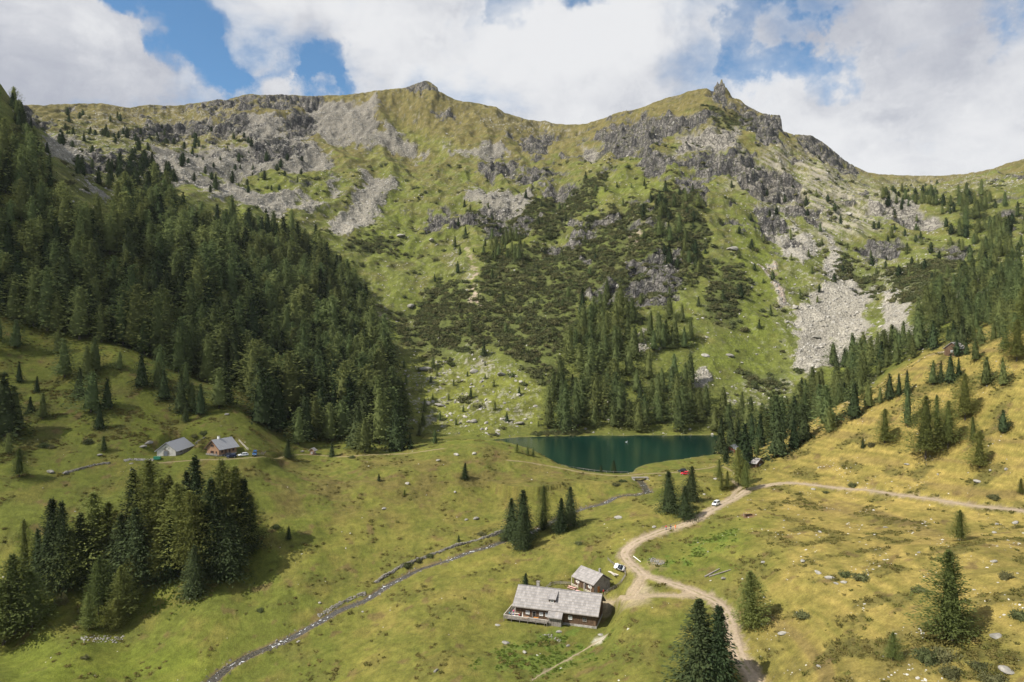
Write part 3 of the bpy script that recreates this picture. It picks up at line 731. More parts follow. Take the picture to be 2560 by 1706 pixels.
# ------------------------------------------------------------------ materials for things
def simple_mat(name, col, rough=0.8, var=0.25, scale=3.0, spec=0.2, metal=0.0, stretch=(1, 1, 1), objvar=0.0, bumpd=0.0, dark=None, coord='Object'):
    m, t, p = new_mat(name)
    tcn = t.n('ShaderNodeTexCoord')
    v = t.vmath('MULTIPLY', tcn.outputs[coord], stretch)
    n = t.noise(v, scale, 5, 0.6)
    c = t.mix(t.ramp(n, 0.3, 0.7), tuple(max(0, x * (1 - var)) for x in col), tuple(min(1, x * (1 + var)) for x in col))
    if dark is not None:
        n2 = t.noise(v, scale * 0.35, 4, 0.6)
        c = t.mix(t.ramp(n2, 0.5, 0.68), c, dark)
    if objvar:
        oi = t.n('ShaderNodeObjectInfo')
        cx = t.n('ShaderNodeCombineXYZ')
        f = t.math('ADD', t.math('MULTIPLY', oi.outputs['Random'], 2 * objvar), 1 - objvar)
        for i in range(3): t.link(f, cx.inputs[i])
        c = t.mix(1.0, c, cx.outputs[0], 'MULTIPLY')
    t.link(c, p.inputs['Base Color'])
    p.inputs['Roughness'].default_value = rough
    p.inputs['Specular IOR Level'].default_value = spec
    p.inputs['Metallic'].default_value = metal
    if bumpd:
        bump(t, p, n, 0.7, bumpd)
    return m
def foliage_mat(name, a, b, c_, trans=0.25):
    """needles: a and b are two greens mixed by tree, c_ a browner twig tone"""
    m = bpy.data.materials.new(name); m.use_nodes = True
    m.node_tree.nodes.clear(); t = NT(m.node_tree)
    oi = t.n('ShaderNodeObjectInfo'); g = t.n('ShaderNodeNewGeometry')
    tcn = t.n('ShaderNodeTexCoord')
    n = t.noise(g.outputs['Position'], 0.9, 3, 0.6)
    col = t.mix(oi.outputs['Random'], a, b)
    col = t.mix(t.ramp(n, 0.56, 0.74, 0, 0.6), col, c_)
    rnd = t.math('FRACT', t.math('MULTIPLY', oi.outputs['Random'], 37.7))
    f = t.math('ADD', t.math('MULTIPLY', t.math('ADD', t.math('MULTIPLY', n, 0.7), t.math('MULTIPLY', rnd, 0.6)), 0.9), 0.42)
    cx = t.n('ShaderNodeCombineXYZ')
    for i in range(3): t.link(f, cx.inputs[i])
    col = t.mix(1.0, col, cx.outputs[0], 'MULTIPLY')
    d = t.n('ShaderNodeBsdfDiffuse'); tr = t.n('ShaderNodeBsdfTranslucent'); ms = t.n('ShaderNodeMixShader')
    t.link(col, d.inputs[0]); t.link(col, tr.inputs[0]); ms.inputs[0].default_value = trans
    t.link(d.outputs[0], ms.inputs[1]); t.link(tr.outputs[0], ms.inputs[2])
    o = t.n('ShaderNodeOutputMaterial'); t.link(ms.outputs[0], o.inputs[0])
    return m
M_SPRUCE = foliage_mat('spruce_needles', (.036, .054, .024), (.056, .070, .029), (.054, .054, .028), 0.18)
M_LARCH = foliage_mat('larch_needles', (.138, .176, .058), (.198, .206, .060), (.140, .142, .056), 0.5)
M_LARCHF = foliage_mat('larch_needles_cool', (.110, .150, .060), (.168, .186, .064), (.118, .126, .056), 0.46)  # cooler, darker copy of larch green: bluish forest shade put into the colour
M_PINE = foliage_mat('pine_needles', (.042, .064, .030), (.062, .082, .035), (.060, .060, .034), 0.2)
M_BUSH = foliage_mat('dwarf_pine_needles', (.088, .108, .044), (.128, .122, .056), (.125, .102, .060), 0.3)
M_HERB = foliage_mat('bright_herbs', (.125, .180, .034), (.150, .180, .040), (.150, .150, .044), 0.4)
M_BARK = simple_mat('bark', (.095, .078, .062), 0.95, 0.4, 4, stretch=(1, 1, .25))
M_STONE = simple_mat('grey_stone', (.25, .235, .208), 0.95, 0.28, 1.6, objvar=0.22, dark=(.16, .155, .13), bumpd=0.12)
M_STONE4 = simple_mat('mossy_wall_stone', (.185, .17, .145), 0.95, 0.35, 1.2, dark=(.08, .08, .05))
M_STONE5 = simple_mat('white_pasture_stone', (.42, .40, .36), 0.95, 0.15, 2.0, objvar=.25)
M_STONE2 = simple_mat('scree_stone', (.31, .292, .26), 0.95, 0.22, 0.6, objvar=0.32)
M_STONE3 = simple_mat('stream_stone', (.13, .118, .10), 0.8, 0.3, 1.0, objvar=0.5)

# ------------------------------------------------------------------ trees
def kites(base, a, b, ln, wd):
    """leaf sprays: a kite from base along a, b sideways"""
    n = len(base)
    v = np.empty((n, 4, 3), np.float32)
    v[:, 0] = base
    v[:, 1] = base + a * (ln * 0.5)[:, None] + b * (wd * 0.5)[:, None]
    v[:, 2] = base + a * ln[:, None]
    v[:, 3] = base + a * (ln * 0.5)[:, None] - b * (wd * 0.5)[:, None]
    f = np.arange(n * 4).reshape(n, 4)
    return v.reshape(-1, 3), f
def norm(v):
    return v / (np.linalg.norm(v, axis=1, keepdims=True) + 1e-9)
def mesh_np(name, V, Fq, mat, smooth=False):
    me = bpy.data.meshes.new(name)
    V = np.asarray(V, np.float32); Fq = np.asarray(Fq, np.int32)
    k = Fq.shape[1]
    me.vertices.add(len(V)); me.vertices.foreach_set('co', V.ravel())
    me.loops.add(Fq.size); me.loops.foreach_set('vertex_index', Fq.ravel())
    me.polygons.add(len(Fq)); me.polygons.foreach_set('loop_start', np.arange(0, Fq.size, k, dtype=np.int32))
    if smooth: me.polygons.foreach_set('use_smooth', np.ones(len(Fq), bool))
    me.update(); me.validate()
    if mat is not None: me.materials.append(mat)
    return me
def crown_mesh(name, mat, seed, prof, levels, nbr, nsp, R, Ht, ln, wd, droop, airy=0.0, h0=0.06, core=0.0, lop=0.15):
    r = np.random.default_rng(seed)
    hs = h0 + (1 - h0) * (np.arange(levels) + 0.5) / levels
    B = []; 
    side_ph = r.uniform(0, 6.28)
    for h in hs:
        rad = prof(h) * R
        n = max(3, int(round(nbr * (0.45 + 0.55 * rad / R))))
        az0 = r.uniform(0, 6.28)
        for k in range(n):
            if r.random() < airy: continue
            az = az0 + 6.283 * k / n + r.normal(0, 0.25)
            L_ = rad * r.uniform(0.62, 1.12) * (1 + lop * math.cos(az - side_ph))
            B.append((h + r.normal(0, 0.35 / levels), az, L_, droop(h) + r.normal(0, 0.10)))
    B = np.array(B)
    nb = len(B)
    t = np.tile((np.arange(nsp) + 0.6) / nsp, nb) + r.normal(0, 0.5 / nsp, nb * nsp)
    t = np.clip(t, 0.08, 1.0)
    Bi = np.repeat(np.arange(nb), nsp)
    h, az, L_, dr = B[Bi].T
    out = np.stack([np.cos(az), np.sin(az), np.zeros_like(az)], 1)
    sid = np.stack([-np.sin(az), np.cos(az), np.zeros_like(az)], 1)
    # the branch sags and lifts again at its tip
    zoff = L_ * (np.sin(dr) * t + 0.10 * t * t)
    sgn = np.where(r.random(len(t)) < 0.5, -1, 1)
    lat = sgn * r.uniform(0.0, 0.42, len(t)) * L_ * (0.35 + 0.4 * t) 
    base = out * (L_ * t * np.cos(dr))[:, None] + sid * lat[:, None]
    base[:, 2] = h * Ht + zoff + r.normal(0, 0.012 * Ht, len(t)) 
    a = norm(out * r.uniform(0.4, 1.0, len(t))[:, None] + sid * (sgn * r.uniform(0.1, 0.9, len(t)))[:, None] + np.stack([0 * t, 0 * t, np.sin(dr) * 0.9 - 0.12 + r.normal(0, 0.22, len(t))], 1))
    b = norm(np.cross(a, np.array([0, 0, 1.0])) + r.normal(0, 0.45, (len(t), 3)))
    sc = r.uniform(0.65, 1.3, len(t)) * (0.55 + 0.45 * np.clip(L_ / R, 0.2, 1))
    V, Fq = kites(base.astype(np.float32), a.astype(np.float32), b.astype(np.float32), (ln * sc).astype(np.float32), (wd * sc).astype(np.float32))
    # leader
    n2 = max(6, levels // 2)
    hh = r.uniform(0.88, 0.97, n2); az = r.uniform(0, 6.28, n2)
    a2 = norm(np.stack([np.cos(az) * .35, np.sin(az) * .35, np.ones(n2)], 1)); b2 = norm(np.cross(a2, np.stack([np.sin(az), -np.cos(az), 0 * az], 1) + 0.3))
    V2, F2 = kites(np.stack([0 * hh, 0 * hh, hh * Ht], 1).astype(np.float32), a2.astype(np.float32), b2.astype(np.float32), np.full(n2, ln * .8, np.float32), np.full(n2, wd * .55, np.float32))
    V = np.concatenate([V, V2]); Fq = np.concatenate([Fq, F2 + len(V) - len(V2)])
    if core > 0:
        k = 9; rings = []
        for i, hq in enumerate(np.linspace(h0 + 0.02, 0.93, 9)):
            rr = prof(hq) * R * core * r.uniform(0.7, 1.15, k)
            an = np.arange(k) * 6.283 / k + r.uniform(0, .5)
            rings.append(np.stack([np.cos(an) * rr, np.sin(an) * rr, np.full(k, hq * Ht) + r.normal(0, .015 * Ht, k)], 1))
        CV = np.concatenate(rings).astype(np.float32)
        cf = [(i * k + j, i * k + (j + 1) % k, (i + 1) * k + (j + 1) % k, (i + 1) * k + j) for i in range(8) for j in range(k)]
        Fq = np.concatenate([Fq, np.array(cf) + len(V)]); V = np.concatenate([V, CV])
    return mesh_np(name, V, Fq, mat)
def trunk_mesh(name, Ht, r0, seed, top=0.9, limbs=0):
    r = np.random.default_rng(seed); k = 7; V = []; Fq = []
    hs = [-0.04, 0.0, 0.015, 0.2, 0.45, 0.7, top]
    rs = [1.5, 1.25, 1.0, 0.8, 0.55, 0.32, 0.06]
    for h, q in zip(hs, rs):
        ox, oy = r.normal(0, 0.05, 2) * (h > 0.1)
        for j in range(k):
            an = 6.283 * j / k
            V.append((ox + math.cos(an) * r0 * q, oy + math.sin(an) * r0 * q, h * Ht))
    for i in range(len(hs) - 1):
        for j in range(k):
            Fq.append((i * k + j, i * k + (j + 1) % k, (i + 1) * k + (j + 1) % k, (i + 1) * k + j))
    for q in range(limbs):
        h = r.uniform(0.10, 0.72) * Ht; an = r.uniform(0, 6.28); L_ = r.uniform(0.06, 0.15) * Ht * (1.05 - h / Ht)
        d = np.array([math.cos(an), math.sin(an), r.uniform(-0.15, 0.25)]); s = np.array([-math.sin(an), math.cos(an), 0]) * 0.06; u = np.array([0, 0, 0.06])
        o = np.array([0, 0, h]); e = o + d * L_; n = len(V)
        V += [tuple(o + s), tuple(o + u), tuple(o - s), tuple(o - u), tuple(e + s * .3), tuple(e + u * .3), tuple(e - s * .3), tuple(e - u * .3)]
        Fq += [(n, n + 1, n + 5, n + 4), (n + 1, n + 2, n + 6, n + 5), (n + 2, n + 3, n + 7, n + 6), (n + 3, n, n + 4, n + 7)]
    return mesh_np(name, V, Fq, M_BARK, True)
P_SPR = lambda h: (1 - h) ** 0.86 * min(1.0, 0.7 + 4 * h)
P_LAR = lambda h: min((1 - h) ** 0.62, 2.3 * (1 - h)) * min(1.0, 0.6 + 2.6 * h)
P_PIN = lambda h: max(0.0, (1 - h ** 3.2)) * min(1.0, 0.5 + 2.2 * h) * (0.75 + 0.25 * (1 - h))
D_SPR = lambda h: -0.42 + 0.85 * h * h
D_LAR = lambda h: -0.12 + 0.6 * h
D_PIN = lambda h: 0.15 + 0.5 * h
TREES = {}
for q in range(4):
    TREES['spruce', 'near', q] = (crown_mesh('spruce_crown', M_SPRUCE, 10 + q, P_SPR, 36, 17, 13, 5.6 + .35 * q, 18, 0.78, 0.36, D_SPR, core=0.45, h0=0.03 + 0.02 * q), trunk_mesh('spruce_trunk', 18, 0.24, q))
    TREES['larch', 'near', q] = (crown_mesh('larch_crown', M_LARCH, 30 + q, P_LAR, 33, 17, 20, 5.3 + .4 * q, 18, 0.64, 0.29, D_LAR, airy=0.12, core=0.3, h0=0.07 + 0.03 * q, lop=0.25), trunk_mesh('larch_trunk', 18, 0.22, 40 + q, limbs=26))
    TREES['pine', 'near', q] = (crown_mesh('pine_crown', M_PINE, 50 + q, P_PIN, 26, 12, 6, 2.7 + .3 * q, 12, 0.75, 0.42, D_PIN, core=0.5, h0=0.06), trunk_mesh('pine_trunk', 12, 0.22, 60 + q, top=.8))
    TREES['spruce', 'far', q] = (crown_mesh('spruce_crown', M_SPRUCE, 110 + q, P_SPR, 22, 12, 5, 5.3 + .4 * q, 18, 1.3, 0.72, D_SPR, core=0.5, h0=0.05), trunk_mesh('spruce_trunk', 18, 0.26, q, top=.8))
    TREES['larch', 'far', q] = (crown_mesh('larch_crown', M_LARCHF, 130 + q, P_LAR, 23, 12, 6, 5.9 + .45 * q, 18, 1.15, 0.62, D_LAR, airy=0.10, core=0.40, h0=0.08, lop=0.22), trunk_mesh('larch_trunk', 18, 0.26, 40 + q, top=.8))
    TREES['pine', 'far', q] = (crown_mesh('pine_crown', M_PINE, 150 + q, P_PIN, 15, 10, 5, 3.1 + .3 * q, 12, 1.2, 0.7, D_PIN, core=0.55, h0=0.05), trunk_mesh('pine_trunk', 12, 0.24, 60 + q, top=.8))
TREE_H = dict(spruce=18.0, larch=18.0, pine=12.0)
def shrub_mesh(name, mat, seed, n, R, Hh, ln, wd):
    r = np.random.default_rng(seed)
    az = r.uniform(0, 6.28, n); el = np.arcsin(r.uniform(0.0, 1, n)); rr = r.uniform(0.45, 1.0, n) * (1 + 0.25 * np.sin(az * 3 + seed) + 0.15 * np.sin(az * 5 + 2 * seed))
    d = np.stack([np.cos(az) * np.cos(el), np.sin(az) * np.cos(el), np.sin(el)], 1)
    base = d * rr[:, None] * np.array([R, R, Hh])
    a = norm(d * [1, 1, .8] + r.normal(0, 0.55, (n, 3)) + [0, 0, .35]); b = norm(np.cross(a, r.normal(0, 1, (n, 3))))
    s = r.uniform(.6, 1.3, n)
    V, Fq = kites(base.astype(np.float32), a.astype(np.float32), b.astype(np.float32), (ln * s).astype(np.float32), (wd * s).astype(np.float32))
    k = 10; rings = []
    for hq in (-0.15, 0.2, 0.5, 0.75):
        q = math.sqrt(max(0, 1 - max(hq, 0) ** 2)) * 0.72
        an = np.arange(k) * 6.283 / k
        w = (1 + 0.25 * np.sin(an * 3 + seed) + 0.15 * np.sin(an * 5 + 2 * seed)) * q * r.uniform(.85, 1.1, k)
        rings.append(np.stack([np.cos(an) * w * R, np.sin(an) * w * R, np.full(k, hq * Hh)], 1))
    CV = np.concatenate(rings).astype(np.float32)
    cf = [(i * k + j, i * k + (j + 1) % k, (i + 1) * k + (j + 1) % k, (i + 1) * k + j) for i in range(3) for j in range(k)]
    cf += [(30 + j, 30 + j + 1, 30 + 9 - j - 1, 30 + 9 - j) for j in range(4)]
    Fq = np.concatenate([Fq, np.array(cf) + len(V)]); V = np.concatenate([V, CV])
    return mesh_np(name, V, Fq, mat)
SHRUBS = [shrub_mesh('shrub', M_BUSH, 200 + q, 120, 2.2, 1.6, 0.95, 0.5) for q in range(4)]
BUSHES = [shrub_mesh('bush', M_BUSH, 220 + q, 900, 1.6, 1.1, 0.34, 0.16) for q in range(3)]
HERBS = [shrub_mesh('herb', M_HERB, 240 + q, 40, 0.55, 0.40, 0.42, 0.24) for q in range(3)]
TUSSOCK = [shrub_mesh('heath', foliage_mat('heath_twigs', (.118, .118, .034), (.170, .142, .048), (.165, .118, .052), .3), 260 + q, 36, 0.75, 0.38, 0.42, 0.24) for q in range(3)]
def rock_mesh(name, mat, seed, sub=2, flat=0.65):
    r = np.random.default_rng(seed)
    bm = bmesh.new(); bmesh.ops.create_icosphere(bm, subdivisions=sub, radius=1.0)
    ax = norm(r.normal(0, 1, (9, 3))); cut = r.uniform(0.52, 0.95, 9)
    for v in bm.verts:
        p = np.array(v.co)
        for q in range(9):
            d = p @ ax[q]
            if d > cut[q]: p = p - ax[q] * (d - cut[q])
        p = p * (1 + r.normal(0, 0.03))
        v.co = (p[0] * 1.15, p[1] * 0.9, p[2] * flat)
    me = bpy.data.meshes.new(name); bm.to_mesh(me); bm.free()
    me.materials.append(mat)
    return me
ROCKS = [rock_mesh('boulder', M_STONE, 300 + q) for q in range(6)]
SCREES = [rock_mesh('scree_stone', M_STONE2, 320 + q, 1, 0.7) for q in range(6)]

COBBLES = [rock_mesh('cobble', M_STONE3, 340 + q, 1, 0.6) for q in range(4)]
PEBBLES = [rock_mesh('pasture_stone', M_STONE5, 360 + q, 1, 0.6) for q in range(4)]

def tag(o, label=None, cat=None, group=None, kind=None):
    if label: o['label'] = label
    if cat: o['category'] = cat
    if group: o['group'] = group
    if kind: o['kind'] = kind
    return o
def empty(name, loc, yaw=0.0, label=None, cat=None, group=None):
    o = bpy.data.objects.new(name, None); COL.objects.link(o)
    o.empty_display_size = 0.5
    o.location = loc; o.rotation_euler = (0, 0, yaw)
    return tag(o, label, cat, group)
def part(name, me, parent, loc=(0, 0, 0), rot=(0, 0, 0), scale=(1, 1, 1)):
    o = bpy.data.objects.new(name, me); COL.objects.link(o)
    o.parent = parent; o.location = loc; o.rotation_euler = rot; o.scale = scale
    return o
NTREE = dict(spruce=0, larch=0, pine=0)
PLACED = []            # x, y, radius of everything individually placed
def tree_at(kind, loc, height, label, group, wid=1.0, lod=None, parts=True, name=None, var=None):
    d = math.hypot(loc[0], loc[1])
    lod = lod or ('near' if d < 345 else 'far')
    q = random.randrange(4) if var is None else var
    crown, trunk = TREES[kind, lod, q]
    s = height / TREE_H[kind]
    yaw = random.uniform(0, 6.28)
    sc = (s * wid, s * wid, s)
    lean = (random.gauss(0, .018), random.gauss(0, .018), yaw)
    nm = name or kind + '_tree'
    r = empty(nm, loc, 0, label, 'tree', group)
    r.rotation_euler = lean; r.scale = sc
    part('trunk', trunk, r); part('crown', crown, r)
    NTREE[kind] += 1
    PLACED.append((loc[0], loc[1], 2.0 * s * wid))
    return r
def tree(kind, px, top, base, label, group=None, wid=1.0, var=None, ymin=0.0):
    p = hit(px, base, ymin)
    h = (base - top) / F * p.y * 1.02
    return tree_at(kind, (p.x, p.y, p.z - 0.15), h, label, group, wid, var=var)

# instanced masses (stuff nobody could count)
def scatter(name, meshes, P, rot, scl, idx, label, group=None, kind='stuff'):
    src = bpy.data.collections.new(name + '_sources')
    for k, me in enumerate(meshes):
        o = bpy.data.objects.new('%s_source_%02d' % (name, k), me); src.objects.link(o)
    P = np.asarray(P, np.float32); n = len(P)
    me = bpy.data.meshes.new(name)
    me.vertices.add(n); me.vertices.foreach_set('co', P.ravel())
    for nm, ty, val, fld in (('rot', 'FLOAT_VECTOR', rot, 'vector'), ('scl', 'FLOAT_VECTOR', scl, 'vector'), ('idx', 'INT', idx, 'value')):
        a = me.attributes.new(nm, ty, 'POINT')
        a.data.foreach_set(fld, np.ascontiguousarray(val, np.int32 if ty == 'INT' else np.float32).ravel())
    o = bpy.data.objects.new(name, me); COL.objects.link(o)
    ng = bpy.data.node_groups.new(name + '_nodes', 'GeometryNodeTree')
    ng.interface.new_socket('Geometry', in_out='INPUT', socket_type='NodeSocketGeometry')
    ng.interface.new_socket('Geometry', in_out='OUTPUT', socket_type='NodeSocketGeometry')
    gi = ng.nodes.new('NodeGroupInput'); go = ng.nodes.new('NodeGroupOutput')
    ip = ng.nodes.new('GeometryNodeInstanceOnPoints')
    ci = ng.nodes.new('GeometryNodeCollectionInfo')
    ci.inputs['Collection'].default_value = src
    ci.inputs['Separate Children'].default_value = True
    ci.inputs['Reset Children'].default_value = True
    ip.inputs['Pick Instance'].default_value = True
    def att(nm, ty):
        a = ng.nodes.new('GeometryNodeInputNamedAttribute'); a.data_type = ty
        a.inputs['Name'].default_value = nm
        return a.outputs['Attribute']
    ng.links.new(gi.outputs[0], ip.inputs['Points'])
    ng.links.new(ci.outputs[0], ip.inputs['Instance'])
    ng.links.new(att('idx', 'INT'), ip.inputs['Instance Index'])
    e2r = ng.nodes.new('FunctionNodeEulerToRotation')
    ng.links.new(att('rot', 'FLOAT_VECTOR'), e2r.inputs[0])
    ng.links.new(e2r.outputs[0], ip.inputs['Rotation'])
    ng.links.new(att('scl', 'FLOAT_VECTOR'), ip.inputs['Scale'])
    ng.links.new(ip.outputs[0], go.inputs[0])
    md = o.modifiers.new('instances', 'NODES'); md.node_group = ng
    tag(o, label, None, group, kind)
    return o
def inpoly(P, x, y):
    ins = np.zeros(x.shape, bool)
    for i in range(len(P)):
        x1, y1 = P[i]; x2, y2 = P[(i + 1) % len(P)]
        if y1 != y2:
            ins ^= ((y1 > y) != (y2 > y)) & (x < (x2 - x1) * (y - y1) / (y2 - y1) + x1)
    return ins
# lowest row (highest on the picture) the ground reaches nearer than each grid row: tells what a ridge hides
RUNMIN = np.minimum.accumulate(rows_now(), axis=0)
def samples(poly, spacing, y0, y1, d=True, seed=0, keep=1.0, hgt=0.0, jit=10):
    """points spread evenly over the piece of hillside inside an outline"""
    p = np.array(poly, float) * (2560 / 2353.0 if d else 1.0)
    r = np.random.default_rng(seed + 1000)
    ua = (p[:, 0].min() - CX) / F; ub = (p[:, 0].max() - CX) / F
    xa, xb = min(ua * y0, ua * y1), max(ub * y0, ub * y1)
    n = int((xb - xa) * (y1 - y0) / spacing ** 2 * 1.6)
    x = r.uniform(xa, xb, n); y = r.uniform(y0, y1, n)
    z = zat(x, y)
    px = x / y * F + CX; py = CY - (z - H) / y * F
    ok = inpoly(p, px + r.normal(0, jit, n), py + r.normal(0, jit * .6, n)) & (r.random(n) < keep)
    hid = bilin(RUNMIN, us, ly, x / y, np.log(y) - 0.012)
    ok &= (py - hgt / y * F) < hid + 1
    x, y, z = x[ok], y[ok], z[ok]
    cell = {}; out = []
    for i in range(len(x)):
        cx_, cy_ = int(x[i] // spacing), int(y[i] // spacing)
        good = True
        for a in (-1, 0, 1):
            for b in (-1, 0, 1):
                for (qx, qy) in cell.get((cx_ + a, cy_ + b), ()):
                    if (qx - x[i]) ** 2 + (qy - y[i]) ** 2 < (spacing * 0.72) ** 2: good = False
        if good:
            cell.setdefault((cx_, cy_), []).append((x[i], y[i])); out.append((x[i], y[i], z[i]))
    return np.array(out).reshape(-1, 3)
# ------------------------------------------------------------------ mesh builder
class MB:
    def __init__(s): s.v = []; s.f = []
    def add(s, V, Fc):
        n = len(s.v); s.v += [tuple(float(c) for c in v) for v in V]; s.f += [tuple(i + n for i in f) for f in Fc]
        return s
    def box(s, cx, cy, cz, sx, sy, sz, M=None, taper=1.0):
        V = []
        for dz in (-.5, .5):
            k = 1 if dz < 0 else taper
            for dx, dy in ((-.5, -.5), (.5, -.5), (.5, .5), (-.5, .5)):
                V.append(Vector((cx + dx * sx * k, cy + dy * sy * k, cz + dz * sz)))
        if M is not None: V = [M @ v for v in V]
        return s.add(V, [(3, 2, 1, 0), (4, 5, 6, 7), (0, 1, 5, 4), (1, 2, 6, 5), (2, 3, 7, 6), (3, 0, 4, 7)])
    def beam(s, a, b, w, h):
        a, b = Vector(a), Vector(b); d = (b - a); L_ = d.length; d.normalize()
        u = d.cross(Vector((0, 0, 1)))
        u = Vector((1, 0, 0)) if u.length < 1e-3 else u.normalized()
        n = u.cross(d)
        V = [p + u * w * i + n * h * j for p in (a, b) for i, j in ((-.5, -.5), (.5, -.5), (.5, .5), (-.5, .5))]
        return s.add(V, [(0, 1, 2, 3), (7, 6, 5, 4), (1, 0, 4, 5), (2, 1, 5, 6), (3, 2, 6, 7), (0, 3, 7, 4)])
    def tube(s, a, b, r0, r1=None, k=8, caps=True):
        r1 = r0 if r1 is None else r1
        a, b = Vector(a), Vector(b); d = (b - a).normalized()
        u = d.orthogonal().normalized(); w = d.cross(u)
        V = [p + (u * math.cos(6.2832 * j / k) + w * math.sin(6.2832 * j / k)) * r for p, r in ((a, r0), (b, r1)) for j in range(k)]
        Fc = [(j, (j + 1) % k, k + (j + 1) % k, k + j) for j in range(k)]
        if caps: Fc += [tuple(range(k))[::-1], tuple(range(k, 2 * k))]
        return s.add(V, Fc)
    def prism(s, outline, x0, x1, axis='x'):
        n = len(outline)
        if axis == 'x': V = [(x0, a, b) for a, b in outline] + [(x1, a, b) for a, b in outline]
        else: V = [(a, x0, b) for a, b in outline] + [(a, x1, b) for a, b in outline]
        return s.add(V, [tuple(range(n)), tuple(range(n, 2 * n))[::-1]] + [(i, i + n, (i + 1) % n + n, (i + 1) % n) for i in range(n)])
    def mesh(s, name, mat, fix=True, smooth=False):
        me = bpy.data.meshes.new(name); me.from_pydata(s.v, [], s.f)
        if fix:
            bm = bmesh.new(); bm.from_mesh(me); bmesh.ops.recalc_face_normals(bm, faces=bm.faces); bm.to_mesh(me); bm.free()
        if smooth: me.polygons.foreach_set('use_smooth', np.ones(len(me.polygons), bool))
        if mat is not None: me.materials.append(mat)
        return me
    def build(s, name, mat, parent=None, **kw):
        o = bpy.data.objects.new(name, s.mesh(name, mat, **kw)); COL.objects.link(o)
        if parent is not None: o.parent = parent
        return o

M_SHINGLE = simple_mat('weathered_shingle', (.265, .248, .242), 0.85, 0.18, 1.3, stretch=(1.0, 1, 1), objvar=0.17, dark=(.25, .225, .20))
M_SHINGLE2 = simple_mat('weathered_board_roof', (.25, .235, .23), 0.85, 0.2, 0.9, stretch=(3, 1, 1), dark=(.25, .235, .22))
M_NEWROOF = simple_mat('silver_board_roof', (.34, .34, .355), 0.8, 0.12, 1.2, stretch=(3, 1, 1))
M_DKWOOD = simple_mat('dark_log_wall', (.090, .055, .034), 0.85, 0.45, 3.0, stretch=(4, 4, .5), dark=(.16, .105, .065), bumpd=.05)
M_GRWOOD = simple_mat('grey_plank', (.24, .215, .19), 0.9, 0.35, 2.5, stretch=(4, 4, .5), objvar=0.18, dark=(.13, .11, .095))
M_LTWOOD = simple_mat('light_brown_planks', (.34, .205, .125), 0.8, 0.22, 2.0, stretch=(6, 6, .35), dark=(.22, .125, .075))
M_PALEWOOD = simple_mat('pale_wood', (.56, .51, .45), 0.8, 0.15, 2.0, objvar=.12)
M_DOORWOOD = simple_mat('orange_door', (.42, .17, .045), 0.7, 0.15, 2.0, stretch=(4, 4, .6))
M_WHITE = simple_mat('white_paint', (.78, .77, .74), 0.6, 0.06, 2.0)
M_PLASTER = simple_mat('flaking_plaster', (.56, .53, .48), 0.9, 0.12, 0.9, dark=(.17, .15, .125))
M_MASON = simple_mat('stone_masonry', (.33, .31, .28), 0.95, 0.35, 1.2, dark=(.17, .155, .135), bumpd=.1)
M_BLACK = simple_mat('black_rubber', (.02, .02, .021), 0.7, 0.1)
M_DARKGAP = simple_mat('dark_opening', (.022, .020, .018), 0.9, 0.2)
def glass_mat(name, col, rough=0.08):
    m, t, p = new_mat(name)
    p.inputs['Base Color'].default_value = (*col, 1); p.inputs['Roughness'].default_value = rough
    p.inputs['Specular IOR Level'].default_value = 0.6
    return m
M_GLASS = glass_mat('window_glass', (.035, .045, .055))
M_CURTAIN = glass_mat('curtained_glass', (.20, .225, .245), 0.2)
M_CARGLASS = glass_mat('tinted_glass', (.012, .016, .022), 0.05)
def paint(name, col, rough=0.25):
    m, t, p = new_mat(name)
    p.inputs['Base Color'].default_value = (*col, 1); p.inputs['Roughness'].default_value = rough
    p.inputs['Specular IOR Level'].default_value = 0.5
    p.inputs['Coat Weight'].default_value = 0.5; p.inputs['Coat Roughness'].default_value = 0.08
    return m
M_STEEL = paint('rim_metal', (.45, .45, .46), 0.35)
M_CHIM = simple_mat('chimney_plaster', (.27, .255, .235), 0.9, 0.2, 2.5)

# ------------------------------------------------------------------ buildings
def slope_frame(W, ridge, eave):
    L_ = math.hypot(W, ridge - eave)
    return L_, math.atan2(ridge - eave, W)
def roof_part(root, Lr, W, ridge, eave, mat, th=0.16, W2=None, eave2=None):
    W2 = W2 or W; eave2 = eave if eave2 is None else eave2
    b = MB()
    b.prism([(0, ridge), (-W, eave), (-W + .04, eave - th), (0, ridge - th * 1.15), (W2 - .04, eave2 - th), (W2, eave2)], -Lr / 2, Lr / 2)
    r = b.build('roof', mat, root)
    return r
def shingles(roof, Lr, W, ridge, eave, side, nc, nb, mat, skip=None, objs=True, lift=0.05):
    """courses of boards on one slope; side -1 is the front"""
    L_, ang = slope_frame(W, ridge, eave)
    clen = L_ / nc; bw = Lr / nb
    me = MB().box(0, 0, 0, bw * .95, clen * 1.14, .045).mesh('shingle', mat)
    bigb = MB(); r = random.Random(nc * nb)
    for i in range(nc):
        for j in range(nb):
            x = -Lr / 2 + (j + .5) * bw + r.uniform(-.02, .02)
            s = (i + .5) * clen + r.uniform(-.05, .05) * clen
            y = side * s * math.cos(ang); z = ridge - s * math.sin(ang) + lift + r.uniform(0, .02)
            if skip and skip(x, y): continue
            a = (ang - 0.035 + r.uniform(-.012, .012)) * (1 if side < 0 else -1)
            rot = Euler((a, r.uniform(-.02, .02), r.uniform(-.012, .012)))
            if objs:
                part('shingle', me, roof, (x, y, z), rot)
            else:
                bigb.box(0, 0, 0, bw * .95, clen * 1.14, .045, Matrix.Translation((x, y, z)) @ rot.to_matrix().to_4x4())
    if not objs and bigb.v:
        o = bigb.build('shingle', mat, roof, fix=False); o['kind'] = 'stuff'
